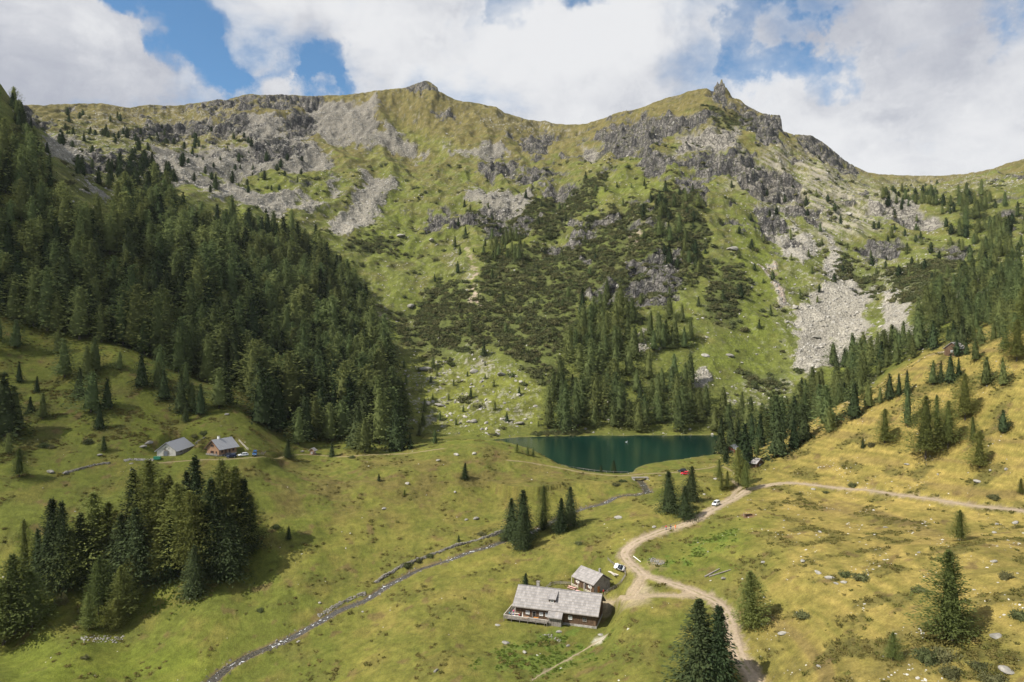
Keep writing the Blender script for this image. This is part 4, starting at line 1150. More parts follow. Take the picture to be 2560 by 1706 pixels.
def walls(root, Lw, w, base, ewall, ridge, mat, name='wall'):
    b = MB(); b.prism([(-w, base), (w, base), (w, ewall), (0, ridge), (-w, ewall)], -Lw / 2, Lw / 2)
    return b.build(name, mat, root)
WIN_ROT = dict(front=0.0, right=math.pi / 2, back=math.pi, left=-math.pi / 2)
def window(root, side, u, z, off, w, h, glass=None, frame=None, mull=True, shutters=None):
    """u along the wall, off the wall's distance from the middle"""
    b = MB(); t = .09
    b.box(0, 0, h / 2, w + 2 * t, .12, t).box(0, 0, -h / 2, w + 2 * t, .12, t).box(-w / 2 - t / 2, 0, 0, t, .12, h - t).box(w / 2 + t / 2, 0, 0, t, .12, h - t)
    if mull: b.box(0, -.01, 0, .05, .06, h - t).box(-w / 4 - .012, -.01, 0, w / 2 - .03, .06, .05).box(w / 4 + .012, -.01, 0, w / 2 - .03, .06, .05)
    o = b.build('window', frame or M_WHITE, root)
    pos = dict(front=(u, -off - .05, z), back=(u, off + .05, z), right=(off + .05, u, z), left=(-off - .05, u, z))[side]
    o.location = pos; o.rotation_euler = (0, 0, WIN_ROT[side])
    MB().box(0, .035, 0, w, .02, h).build('pane', glass or M_GLASS, o)
    MB().box(0, -.08, -h / 2 - .09, w + .35, .16, .07).build('sill', M_GRWOOD, o)
    if shutters:
        for sx in (-1, 1): MB().box(sx * (w / 2 + .09 + w * .24), -.02, 0, w * .46, .06, h).build('shutter', shutters, o)
    return o
def door(root, side, u, z0, off, w, h, mat, name='door'):
    o = MB().box(0, 0, h / 2, w, .10, h).build(name, mat, root)
    o.location = dict(front=(u, -off - .055, z0), back=(u, off + .055, z0), right=(off + .055, u, z0), left=(-off - .055, u, z0))[side]
    o.rotation_euler = (0, 0, WIN_ROT[side])
    MB().box(w * .36, -.08, h * .48, .05, .08, .16).build('handle', M_BLACK, o)
    b = MB(); b.box(-w / 2 - .06, -.03, h / 2, .12, .12, h).box(w / 2 + .06, -.03, h / 2, .12, .12, h).box(0, -.03, h + .06, w + .24, .12, .12); b.build('frame', M_GRWOOD, o)
    return o

# the long farmhouse
hz_ = HOUSE['z']
house = empty('farmhouse', (14.83, 213.0, hz_), HOUSE['yaw'], 'long dark timber farmhouse with grey shingle roof and railed terrace', 'farmhouse')
Lr, RW, RI, EV = 26.8, 6.5, 8.6, 4.15
walls(house, 25.2, 5.6, 0.75, EV + .40, RI - .40, M_DKWOOD)
MB().box(0, 0, -.1, 25.5, 11.5, 1.7).build('foundation', M_MASON, house)
roof = roof_part(house, Lr, RW, RI, EV, M_SHINGLE2)
dorm_skip = lambda x, y: -2.6 < x < -.15 and -4.25 < y < -.9
shingles(roof, Lr, RW, RI, EV, -1, 8, 37, M_SHINGLE, dorm_skip)
shingles(roof, Lr, RW, RI, EV, 1, 8, 37, M_SHINGLE, None, objs=False)
MB().box(0, -.13, RI + .09, Lr, .30, .05).build('ridge_board', M_SHINGLE2, roof).rotation_euler = (0, 0, 0)
MB().beam((-Lr / 2, -RW - .06, EV - .09), (-1.9, -RW - .06, EV - .09), .14, .14).build('gutter', M_GRWOOD, roof)
MB().beam((2.75, -RW - .06, EV - .09), (Lr / 2, -RW - .06, EV - .09), .14, .14).build('gutter', M_GRWOOD, roof)
for sx in (-1, 1):
    b = MB(); b.beam((sx * (Lr / 2 + .05), 0, RI - .1), (sx * (Lr / 2 + .05), -RW, EV - .1), .08, .28).beam((sx * (Lr / 2 + .05), 0, RI - .1), (sx * (Lr / 2 + .05), RW, EV - .1), .08, .28); b.build('bargeboard', M_GRWOOD, roof)
# dormer
dm = MB(); zb = RI - (RI - EV) / RW * 4.15
dm.prism([(-4.15, zb - .25), (-4.15, zb + 1.0), (-1.4, RI - (RI - EV) / RW * 1.4)], -2.35, -.4)
dorm = dm.build('dormer', M_DKWOOD, house)
b = MB(); b.prism([(-4.6, zb + .98), (-4.6, zb + 1.1), (-.75, RI - .30), (-.75, RI - .46)], -2.7, -.05); b.build('roof', M_SHINGLE2, dorm)
for q in range(5):
    b = MB(); b.beam((-2.7 + .27 + q * .53, -4.62, zb + 1.14), (-2.7 + .27 + q * .53, -.72, RI - .26), .49, .04); b.build('shingle', M_SHINGLE, dorm)
w_ = window(dorm, 'front', -1.38, zb + .38, 4.15, 1.0, .5, mull=False); 
for c in list(w_.children): c.parent = dorm; c.location = (w_.location[0], w_.location[1], w_.location[2])
# porch under the drawn down roof
walls_ = MB(); walls_.prism([(-5.62, -.6), (-7.7, -.9), (-7.7, 2.75), (-5.62, 3.4)], -1.55, 2.35); porch = walls_.build('porch', M_GRWOOD, house)
b = MB(); b.prism([(-RW + .25, EV - .02), (-8.35, 2.80), (-8.35, 2.64), (-RW + .25, EV - .18)], -1.85, 2.7); prf = b.build('roof', M_SHINGLE2, porch)
for q in range(8):
    xq = -1.85 + (q + .5) * .569
    MB().beam((xq, -RW + .25, EV + .03), (xq, -8.38, 2.84), .54, .04).build('shingle', M_SHINGLE, porch)
MB().beam((-1.9, -8.4, 2.7), (2.75, -8.4, 2.7), .12, .2).build('fascia', M_GRWOOD, porch)
door(house, 'front', -6.6, .95, 5.6, .95, 2.0, M_DARKGAP)
for u, gl in ((-8.7, M_CURTAIN), (-4.4, M_CURTAIN), (-2.5, M_CURTAIN), (4.7, M_CURTAIN), (9.1, M_GLASS)):
    window(house, 'front', u, 2.45, 5.6, 1.0, .95, gl, M_WHITE if gl is M_CURTAIN else M_GRWOOD)
window(house, 'right', -1.5, 2.6, 12.6, .9, .9, M_GLASS, M_GRWOOD)
chim = MB().box(-7.0, .35, RI + .35, .9, .75, 2.3).build('chimney', M_CHIM, house)
MB().box(-7.0, .35, RI + 1.56, 1.1, .95, .10).build('chimney_cap', M_GRWOOD, chim)
# terrace with rails
ter = empty('terrace', (0, 0, 0)); ter.parent = house
zd = 1.0
for q in range(12):
    MB().box(-8.55, -5.9 - .12 - q * .235, zd, 13.4, .215, .09).build('deck_board', M_GRWOOD, ter)
for q in range(12):
    MB().box(-12.85 - .12 - q * .225, -1.85, zd, .205, 7.6, .09).build('deck_board', M_GRWOOD, ter)
posts = [(-15.45, -8.6), (-13.0, -8.6), (-10.4, -8.6), (-7.8, -8.6), (-5.2, -8.6), (-2.6, -8.6), (-1.8, -8.6), (-15.45, -5.3), (-15.45, -2.2), (-15.45, 1.7)]
pm = MB().box(0, 0, 0, .14, .14, 2.6).mesh('post', M_GRWOOD)
for x, y in posts: part('post', pm, ter, (x, y, .75))
for k, zr in enumerate((1.3, 1.62, 1.95)):
    MB().beam((-15.5, -8.68, zr), (-1.7, -8.68, zr), .05, .17).build('rail', M_GRWOOD, ter)
    MB().beam((-15.53, -8.6, zr), (-15.53, 1.8, zr), .05, .17).build('rail', M_GRWOOD, ter)
MB().beam((-15.5, -8.6, 2.07), (-1.7, -8.6, 2.07), .18, .05).build('handrail', M_PALEWOOD, ter)
MB().beam((-15.45, -8.6, 2.07), (-15.45, 1.8, 2.07), .18, .05).build('handrail', M_PALEWOOD, ter)
def HL(x, y, z=0.0):
    return house.matrix_basis @ Vector((x, y, z))

# the small hut behind it
hut = empty('alpine_hut', (26.5, 226.25, -15.4), HUT['yaw'], 'small dark wooden hut with grey shingle roof and orange door behind the farmhouse', 'hut')
walls(hut, 9.6, 3.6, -.6, 2.8 + .25, 5.25, M_DKWOOD)
MB().box(4.87, 0, 1.3, .06, 7.0, 3.6).build('plank_cladding', M_GRWOOD, hut)
b = MB(); b.prism([(-3.5, 2.98), (3.5, 2.98), (0, 5.1)], 4.83, 4.9); b.build('gable_cladding', M_GRWOOD, hut)
rf = roof_part(hut, 10.8, 4.3, 5.6, 2.8, M_SHINGLE2, .13)
shingles(rf, 10.8, 4.3, 5.6, 2.8, -1, 6, 17, M_SHINGLE); shingles(rf, 10.8, 4.3, 5.6, 2.8, 1, 6, 17, M_SHINGLE, objs=False)
MB().beam((-5.4, -4.36, 2.72), (5.4, -4.36, 2.72), .1, .12).build('gutter', M_GRWOOD, rf)
door(hut, 'right', -1.7, -.1, 4.85, 1.05, 2.0, M_DOORWOOD)
for u in (-3.0, 2.9): window(hut, 'front', u, 1.6, 3.6, .8, .8, M_GLASS, M_WHITE, shutters=M_PALEWOOD)
door(hut, 'front', .6, -.1, 3.6, .9, 1.95, M_DARKGAP)
MB().box(2.4, 1.3, 5.4, .6, .6, 2.0).build('chimney', M_CHIM, hut)
vr = empty('veranda', (0, 0, 0)); vr.parent = hut
MB().box(0, -4.3, -.15, 9.4, 1.3, .12).build('deck_board', M_GRWOOD, vr)
for x in (-4.6, -1.5, 1.5, 4.6): MB().box(x, -4.85, 1.3, .13, .13, 2.8).build('post', M_PALEWOOD, vr)
for a_, b_ in ((-4.6, -1.5), (2.0, 4.6)):
    for zr in (.4, .8): MB().beam((a_, -4.93, zr), (b_, -4.93, zr), .04, .15).build('rail', M_PALEWOOD, vr)

# stone barn and wooden chalet over the grove
barn = empty('stone_barn', (-152.6, 309.2, 15.3), math.radians(91), 'white and grey stone barn with silver board roof, left of the wooden chalet', 'barn')
walls(barn, 16.2, 4.1, -.8, 2.5, 5.3, M_MASON)
b = MB(); b.prism([(-4.1, -.3), (4.1, -.3), (4.1, 2.4), (0, 5.15), (-4.1, 2.4)], -8.16, -8.11); b.build('plaster_gable', M_PLASTER, barn)
rf = roof_part(barn, 17.4, 5.0, 5.9, 2.0, M_NEWROOF, .16)
shingles(rf, 17.4, 5.0, 5.9, 2.0, -1, 9, 10, M_NEWROOF); shingles(rf, 17.4, 5.0, 5.9, 2.0, 1, 9, 10, M_NEWROOF, objs=False)
door(barn, 'left', .2, -.1, 8.15, 1.7, 2.2, simple_mat('grey_barn_door', (.16, .17, .19), .8))
window(barn, 'front', -3.0, 1.2, 4.1, .6, .5, M_GLASS, M_GRWOOD, False); window(barn, 'front', 3.0, 1.2, 4.1, .6, .5, M_GLASS, M_GRWOOD, False)
chalet = empty('wooden_chalet', (-130.3, 306.5, 15.4), CHALET['yaw'], 'light brown wooden chalet with silver roof and white chimney, beside the parked cars', 'chalet')
walls(chalet, 10.0, 3.6, -.8, 3.2, 6.3, M_LTWOOD)
MB().box(0, 0, -.2, 10.25, 7.45, 1.0).build('foundation', M_MASON, chalet)
rf = roof_part(chalet, 11.6, 4.7, 6.9, 2.7, M_NEWROOF, .16)
shingles(rf, 11.6, 4.7, 6.9, 2.7, -1, 8, 8, M_NEWROOF); shingles(rf, 11.6, 4.7, 6.9, 2.7, 1, 8, 8, M_NEWROOF, objs=False)
MB().beam((-5.85, 0, 6.75), (-5.85, -4.7, 2.6), .08, .25).beam((-5.85, 0, 6.75), (-5.85, 4.7, 2.6), .08, .25).build('bargeboard', simple_mat('brown_bargeboard', (.14, .075, .05), .8), rf)
ch = MB().box(-1.6, .2, 7.1, .8, .8, 1.9).build('chimney', M_WHITE, chalet)
MB().box(-1.6, .2, 8.1, 1.0, 1.0, .12).build('chimney_cap', M_CHIM, ch)
M_SHUT = simple_mat('brown_shutter', (.10, .052, .034), .8)
window(chalet, 'left', .3, 1.5, 5.0, 1.0, 1.0, M_GLASS, M_SHUT, shutters=M_SHUT); window(chalet, 'left', .2, 4.3, 5.0, .9, .8, M_GLASS, M_SHUT, shutters=M_SHUT)
window(chalet, 'left', -2.2, 1.5, 5.0, .6, .8, M_GLASS, M_SHUT)
for u in (-3.2, 3.2): window(chalet, 'front', u, 1.7, 3.6, .8, .9, M_GLASS, M_SHUT)
door(chalet, 'front', -1.2, .2, 3.6, .95, 2.0, M_SHUT); door(chalet, 'front', .9, .2, 3.6, .95, 2.0, M_SHUT)
b = MB(); b.box(-5.6, 0, .55, .08, 7.0, .7); b.build('bench_wall', M_GRWOOD, chalet)

def cabin(name, px, py, yaw, L_, w, eave, ridge, label, cat, wall, roofm, sink=.2):
    p = hit(px, py)
    r = empty(name, (p.x, p.y, p.z - sink), yaw, label, cat)
    walls(r, L_, w, -1.2, eave + .35, ridge - .2, wall)
    rf = roof_part(r, L_ + 1.0, w + .7, ridge, eave, roofm, .12)
    n = max(4, int((L_ + 1) / .9))
    for sd in (-1, 1): shingles(rf, L_ + 1, w + .7, ridge, eave, sd, 5, n, roofm)
    window(r, 'left', .0, 1.3, L_ / 2, .8, .8, M_GLASS, M_WHITE)
    window(r, 'front', .2, 1.3, w, .8, .8, M_GLASS, M_WHITE)
    door(r, 'left', -w * .55, -.1, L_ / 2, .85, 1.9, M_SHUT)
    PLACED.append((p.x, p.y, L_ * .5))
    return r
M_REDWOOD = simple_mat('red_brown_wall', (.20, .075, .045), .85, .2, 2, stretch=(4, 4, .5))
cabin('lake_cabin', 1832, 1131, math.radians(48), 6.0, 2.5, 2.3, 4.6, 'small red brown cabin with pale roof among spruces beside the lake', 'cabin', M_REDWOOD, M_NEWROOF)
cabin('lake_hut', 1884, 1166, math.radians(125), 7.0, 2.6, 2.1, 4.4, 'grey brown hut with weathered roof half hidden by spruces above the lane', 'hut', M_DKWOOD, M_SHINGLE)
cabin('ridge_cabin', 2388, 884, math.radians(38), 8.0, 3.2, 2.4, 5.6, 'dark brown cabin with grey roof on the golden ridge at the right', 'cabin', M_DKWOOD, M_SHINGLE)
cabin('wayside_shed', 782, 1137, math.radians(80), 2.2, 1.1, 2.2, 3.6, 'tiny wooden shed with grey roof beside the path by the forest edge', 'shed', M_LTWOOD, M_SHINGLE)

# ------------------------------------------------------------------ vehicles
def car(name, loc, heading, body_mat, label, kind='hatch', group=None, pitch=0.0, roll=0.0):
    """x forward"""
    S = dict(
        hatch=dict(L=4.3, w=.88, st=[(-2.12, .74, .42, .78), (-2.05, .84, .3, .95), (-1.2, .88, .24, .98), (.9, .88, .24, .94), (1.6, .86, .26, .86), (2.05, .78, .34, .74), (2.15, .68, .42, .64)], gb=(-2.0, 1.05), gt=(-1.55, .15), zt=1.48, wb=1.28, r=.32),
        van=dict(L=4.6, w=.90, st=[(-2.28, .80, .42, 1.0), (-2.22, .88, .3, 1.08), (-1.2, .90, .25, 1.1), (1.0, .90, .25, 1.06), (1.75, .88, .28, .95), (2.2, .80, .36, .80), (2.3, .70, .44, .68)], gb=(-2.2, 1.35), gt=(-2.0, .35), zt=1.80, wb=1.40, r=.34),
        jeep=dict(L=4.4, w=.92, st=[(-2.18, .86, .5, 1.1), (-2.12, .90, .42, 1.15), (-1.2, .92, .38, 1.15), (.9, .92, .38, 1.12), (1.9, .90, .4, 1.08), (2.15, .86, .46, 1.02), (2.2, .80, .52, .9)], gb=(-2.1, .75), gt=(-2.0, .3), zt=1.88, wb=1.35, r=.38),
        pickup=dict(L=5.3, w=.93, st=[(-2.62, .88, .55, 1.06), (-2.55, .92, .44, 1.10), (-1.2, .93, .38, 1.10), (1.1, .93, .38, 1.08), (2.0, .91, .4, 1.02), (2.5, .84, .48, .92), (2.65, .74, .55, .80)], gb=(-.75, 1.35), gt=(-.45, .45), zt=1.80, wb=1.62, r=.39))[kind]
    root = empty(name, loc, heading, label, 'pickup' if kind == 'pickup' else ('van' if kind == 'van' else 'car'), group)
    root.rotation_euler = (roll, -pitch, heading)
    b = MB(); n = 8; st = S['st']
    def ring(x, w, zb, zt):
        m = (zb + zt) / 2
        return [(x, -w * .92, zb), (x, -w, zb + .12), (x, -w, m + .1), (x, -w * .93, zt), (x, w * .93, zt), (x, w, m + .1), (x, w, zb + .12), (x, w * .92, zb)]
    for q in st: b.v += ring(*q)
    for i in range(len(st) - 1):
        for j in range(n): b.f.append((i * n + j, i * n + (j + 1) % n, (i + 1) * n + (j + 1) % n, (i + 1) * n + j))
    b.f.append(tuple(range(n))[::-1]); b.f.append(tuple(range((len(st) - 1) * n, len(st) * n)))
    zb = np.interp((S['gb'][0] + S['gb'][1]) / 2, [q[0] for q in st], [q[3] for q in st]) - .04
    w0, w1 = S['w'] * .91, S['w'] * .76
    (xa, xb), (ta, tb), zt = S['gb'], S['gt'], S['zt']
    G = [(xa, -w0, zb), (xb, -w0, zb - .06), (xb, w0, zb - .06), (xa, w0, zb), (ta, -w1, zt), (tb, -w1, zt), (tb, w1, zt), (ta, w1, zt)]
    b.add(G, [(0, 1, 5, 4), (1, 2, 6, 5), (2, 3, 7, 6), (3, 0, 4, 7), (4, 5, 6, 7)])
    bo = b.build('body', body_mat, root)
    bv = bo.modifiers.new('bevel', 'BEVEL'); bv.width = .05; bv.segments = 2; bv.limit_method = 'ANGLE'
    G = [Vector(g) for g in G]
    def glass(nm, c, sh=(.1, .1, .14, .12), off=.022):
        p = [G[i] for i in c]
        def bl(u, v): return p[0].lerp(p[1], u).lerp(p[3].lerp(p[2], u), v)
        a, b2, lo, hi = sh
        q = [bl(a, lo), bl(1 - b2, lo), bl(1 - b2, 1 - hi), bl(a, 1 - hi)]
        nn = (q[1] - q[0]).cross(q[3] - q[0]).normalized()
        cen = sum(q, Vector()) / 4
        if nn.dot(cen - Vector(((xa + xb) / 2, 0, zb + .3))) < 0: nn = -nn
        m = MB(); m.add([v + nn * off for v in q] + [v - nn * .02 for v in q], [(0, 1, 2, 3), (7, 6, 5, 4), (0, 1, 5, 4), (1, 2, 6, 5), (2, 3, 7, 6), (3, 0, 4, 7)])
        m.build(nm, M_CARGLASS, root)
    glass('windscreen', (1, 2, 6, 5), (.06, .06, .1, .1)); glass('rear_window', (3, 0, 4, 7), (.1, .1, .15, .15))
    spl = [(.07, .54, .12, .14), (.52, .09, .12, .14)] if kind != 'van' else [(.05, .70, .12, .14), (.34, .37, .12, .14), (.67, .07, .12, .14)]
    for s_ in spl:
        glass('side_window', (0, 1, 5, 4), s_); glass('side_window', (3, 2, 6, 7), s_)
    tm = MB().tube((0, -.11, 0), (0, .11, 0), S['r'], k=18).mesh('tyre', M_BLACK); rm = MB().tube((0, -.125, 0), (0, .125, 0), S['r'] * .62, k=12).mesh('rim', M_STEEL)
    for sx in (-1, 1):
        for sy in (-1, 1):
            wh = empty('wheel', (sx * S['wb'], sy * (S['w'] - .10), S['r'])); wh.parent = root
            part('tyre', tm, wh); part('rim', rm, wh)
    M_LIGHT = glass_mat('lamp_glass', (.75, .75, .72)); M_TAIL = glass_mat('tail_lamp', (.35, .015, .012))
    xf = st[-2][0]; xr = st[0][0]
    for sy in (-1, 1):
        MB().box(xf + .02, sy * st[-2][1] * .72, st[-2][3] - .16, .16, .34, .16).build('headlight', M_LIGHT, root)
        MB().box(xr + .01, sy * st[0][1] * .86, st[0][3] - .22, .10, .18, .30).build('tail_light', M_TAIL, root)
        MB().box(.75 if kind != 'pickup' else 1.0, sy * (S['w'] + .10), 1.08, .14, .2, .14).build('mirror', body_mat, root)
    MB().box(st[-1][0] - .02, 0, st[-1][2] + .02, .14, st[-1][1] * 1.9, .2).build('front_bumper', M_BLACK, root)
    MB().box(st[0][0] - .02, 0, st[0][2] + .04, .14, st[0][1] * 1.9, .2).build('rear_bumper', M_BLACK if kind != 'pickup' else M_STEEL, root)
    MB().box(st[-1][0] + .045, 0, st[-1][2] + .14, .03, .5, .11).build('number_plate', M_WHITE, root)
    MB().box(st[0][0] - .085, 0, st[0][2] + .30, .04, .5, .11).build('number_plate', M_WHITE, root)
    if kind == 'pickup':
        MB().box(-1.68, 0, 1.14, 1.72, 1.62, .06).build('bed_cover', M_CARGLASS, root)
        for sy in (-1, 1): MB().beam((-2.5, sy * .86, 1.17), (-.8, sy * .86, 1.17), .06, .06).build('bed_rail', M_STEEL, root)
    return root
def heading(a, b):
    return math.atan2(b[1] - a[1], b[0] - a[0])
def on_slope(px, py, a, b, *args, **kw):
    p = hit(px, py); A, B = hit(*a), hit(*b)
    hd = heading(A, B)
    d = Vector((math.cos(hd), math.sin(hd)))
    s = Vector((-d.y, d.x))
    pt = math.atan2(gz(p.x + d.x * 1.5, p.y + d.y * 1.5) - gz(p.x - d.x * 1.5, p.y - d.y * 1.5), 3.0)
    rl = math.atan2(gz(p.x + s.x * .8, p.y + s.y * .8) - gz(p.x - s.x * .8, p.y - s.y * .8), 1.6)
    return car(kw.pop('name'), (p.x, p.y, gz(p.x, p.y) + .08), hd, *args, pitch=pt, roll=rl, **kw)
C_SILVER = paint('silver_white_paint', (.66, .68, .70)); C_WHITE = paint('white_car_paint', (.76, .77, .78)); C_RED = paint('red_car_paint', (.52, .02, .035))
C_BLACK = paint('black_car_paint', (.015, .017, .022)); C_NAVY = paint('navy_car_paint', (.012, .022, .06)); C_BLUE = paint('blue_car_paint', (.045, .12, .26))
on_slope(1552, 1421, (1590, 1425), (1535, 1398), C_SILVER, 'silver white pickup with black bed cover parked at the track bend by the fence', 'pickup', name='pickup_truck')
on_slope(1790, 1264, (1830, 1248), (1755, 1288), C_WHITE, 'white family van driving down the gravel track', 'van', name='minivan')
on_slope(1713, 1187, (1740, 1185), (1690, 1187), C_RED, 'bright red car parked on the meadow near the bridge', 'hatch', name='parked_car', group='cars parked near the bridge')
on_slope(1706, 1180, (1740, 1178), (1690, 1180), C_BLACK, 'black car parked close behind the red car', 'hatch', name='parked_car', group='cars parked near the bridge')
gl = 'cars parked by the wooden chalet'
on_slope(579, 1144, (600, 1143), (560, 1146), C_NAVY, 'dark navy car in front of the chalet, nearest of the dark cars', 'hatch', name='parked_car', group=gl)
on_slope(568, 1141, (590, 1140), (550, 1143), C_BLACK, 'black car half hidden between chalet and navy car', 'hatch', name='parked_car', group=gl)
on_slope(608, 1141, (630, 1139), (588, 1144), C_WHITE, 'white estate car parked beside the chalet', 'hatch', name='parked_car', group=gl)
on_slope(636, 1139, (638, 1134), (632, 1148), C_BLUE, 'blue boxy off-road car parked right of the white car', 'jeep', name='parked_car', group=gl)

# ------------------------------------------------------------------ people
def cloth(name, col): return simple_mat(name, col, 0.9, 0.12, 6.0)
M_SKIN = simple_mat('skin', (.55, .33, .24), .6, .05)
def skinned(name, pts, edges, mat, parent, root=0, lev=1):
    me = bpy.data.meshes.new(name)
    me.from_pydata([p[0] for p in pts], edges, [])
    o = bpy.data.objects.new(name, me); COL.objects.link(o); o.parent = parent
    me.materials.append(mat)
    md = o.modifiers.new('skin', 'SKIN'); md.use_smooth_shade = True
    if not me.skin_vertices: 
        pass
    for i, v in enumerate(me.skin_vertices[0].data):
        r = pts[i][1]; v.radius = (r, r) if not isinstance(r, tuple) else r
        v.use_root = (i == root)
    sb = o.modifiers.new('sub', 'SUBSURF'); sb.levels = lev; sb.render_levels = lev
    return o
def person(loc, yaw, label, top, legs, hair, pose='stand', height=1.74, group=None, arms=None, pack=None):
    root = empty('person', loc, yaw, label, 'person', group)
    s = height / 1.74; root.scale = (s, s, s)
    sit = pose == 'sit'
    pz = .50 if sit else .93
    walk = .22 if pose == 'walk' else .03
    P = {}
    P['pelvis'] = (0, 0, pz); P['waist'] = (.0, 0, pz + .18); P['chest'] = (.02, 0, pz + .40); P['neck'] = (.03, 0, pz + .56); P['head'] = (.05, 0, pz + .68); P['crown'] = (.05, 0, pz + .80)
    for sd, k in ((1, 'l'), (-1, 'r')):
        w = walk * sd
        P['hip' + k] = (0, .09 * sd, pz - .03)
        if sit:
            P['knee' + k] = (.43, .11 * sd, pz - .01); P['ank' + k] = (.46, .11 * sd, .09); P['toe' + k] = (.62, .12 * sd, .04)
        else:
            P['knee' + k] = (.05 + w * .7, .10 * sd, .50); P['ank' + k] = (w * 1.2, .10 * sd, .09); P['toe' + k] = (w * 1.2 + .17, .11 * sd, .03)
        P['sh' + k] = (.02, .18 * sd, pz + .50)
        if arms == 'forward' or sit:
            P['el' + k] = (.12, .23 * sd, pz + .25); P['wr' + k] = (.34, .16 * sd, pz + .25)
        else:
            P['el' + k] = (-.02 - w * .4, .24 * sd, pz + .24); P['wr' + k] = (.07 - w * .9, .24 * sd, pz + .02)
    N = list(P); ix = {n: i for i, n in enumerate(N)}
    R = dict(pelvis=.12, waist=.11, chest=.125, neck=.055, head=.095, crown=.07, hip=.085, knee=.058, ank=.042, toe=.036, sh=.058, el=.043, wr=.03)
    pts = [(P[n], R.get(n, R.get(n[:-1], .05))) for n in N]
    E = [('pelvis', 'waist'), ('waist', 'chest'), ('chest', 'neck'), ('neck', 'head'), ('head', 'crown')]
    for k in 'lr': E += [('pelvis', 'hip' + k), ('hip' + k, 'knee' + k), ('knee' + k, 'ank' + k), ('ank' + k, 'toe' + k), ('chest', 'sh' + k), ('sh' + k, 'el' + k), ('el' + k, 'wr' + k)]
    ed = [(ix[a], ix[b]) for a, b in E]
    # hands: palm, four unequal fingers, a thumb from its side
    for k, sd in (('l', 1), ('r', -1)):
        a = Vector(P['wr' + k]); d = (a - Vector(P['el' + k])).normalized(); sdv = Vector((d.z, 0, -d.x)).normalized()
        pts.append((tuple(a + d * .07), .028)); pi_ = len(pts) - 1; ed.append((ix['wr' + k], pi_))
        for f, (o_, ln) in enumerate(((-.03, .07), (-.01, .085), (.01, .08), (.03, .06))):
            pts.append((tuple(a + d * .10 + sdv * o_), .009)); pts.append((tuple(a + d * (.10 + ln * .6) + sdv * o_ + Vector((.012, 0, -.01))), .008)); pts.append((tuple(a + d * (.10 + ln) + sdv * o_ + Vector((.03, 0, -.02))), .007))
            n = len(pts); ed += [(pi_, n - 3), (n - 3, n - 2), (n - 2, n - 1)]
        pts.append((tuple(a + d * .06 + sdv * -.05), .010)); pts.append((tuple(a + d * .10 + sdv * -.075), .008)); n = len(pts); ed += [(pi_, n - 2), (n - 2, n - 1)]
    skinned('body', pts, ed, M_SKIN, root)
    jn = ['pelvis', 'waist', 'chest', 'neck'] + [a + k for k in 'lr' for a in ('sh', 'el', 'wr')]
    JR = dict(pelvis=.15, waist=.145, chest=.158, neck=.07, sh=.08, el=.062, wr=.05)
    jp = []
    for n in jn:
        c = Vector(P[n])
        if n == 'neck': c.z -= .04
        jp.append((tuple(c), JR.get(n, JR.get(n[:-1], .06))))
    je = [(0, 1), (1, 2), (2, 3), (2, 4), (4, 5), (5, 6), (2, 7), (7, 8), (8, 9)]
    skinned('jacket', jp, je, top, root)
    tn = ['pelvis'] + [a + k for k in 'lr' for a in ('hip', 'knee', 'ank')]
    TR = dict(pelvis=.14, hip=.105, knee=.078, ank=.062)
    skinned('trousers', [(P[n], TR.get(n, TR.get(n[:-1], .07))) for n in tn], [(0, 1), (1, 2), (2, 3), (0, 4), (4, 5), (5, 6)], legs, root)
    bm = bmesh.new(); bmesh.ops.create_icosphere(bm, subdivisions=2, radius=.112)
    bmesh.ops.delete(bm, geom=[v for v in bm.verts if v.co.z < -.02 and v.co.x > -.03], context='VERTS')
    me = bpy.data.meshes.new('hair'); bm.to_mesh(me); bm.free(); me.materials.append(hair)
    part('hair', me, root, (.035, 0, pz + .74))
    # face
    for sd in (-1, 1):
        MB().box(.145, .035 * sd, pz + .715, .012, .026, .014).build('eye', M_BLACK, root)
        MB().box(.03, .100 * sd, pz + .70, .035, .02, .06).build('ear', M_SKIN, root)
        MB().box(P['ankl'][0] + .07, sd * .11, .045, .27, .10, .09).build('shoe', M_BLACK, root) if sit else MB().box((walk * sd) * 1.2 + .06, sd * .105, .045, .27, .10, .09).build('shoe', M_BLACK, root)
    MB().box(.16, 0, pz + .69, .03, .026, .04, taper=.6).build('nose', M_SKIN, root)
    MB().box(.14, 0, pz + .645, .012, .05, .012).build('mouth', cloth('lips', (.35, .13, .11)), root)
    if pack is not None:
        MB().box(-.20, 0, pz + .36, .18, .30, .46, taper=.85).build('backpack', pack, root)
    return root
K_RED = cloth('red_jacket', (.62, .03, .035)); K_BLUE = cloth('blue_jacket', (.03, .13, .45)); K_NAVY = cloth('navy_trousers', (.03, .05, .13)); K_DARK = cloth('dark_clothes', (.03, .03, .035))
K_WHITE = cloth('white_shirt', (.75, .75, .74)); K_CYAN = cloth('turquoise_jacket', (.05, .38, .50)); K_ORANGE = cloth('orange_jacket', (.80, .19, .04)); K_JEAN = cloth('jeans', (.08, .14, .28)); K_PINK = cloth('pink_top', (.62, .12, .22))
H_DARK = cloth('dark_hair', (.035, .024, .018)); H_FAIR = cloth('fair_hair', (.30, .20, .10))
g_ = 'people on the farmhouse terrace'
dz = zd + .05
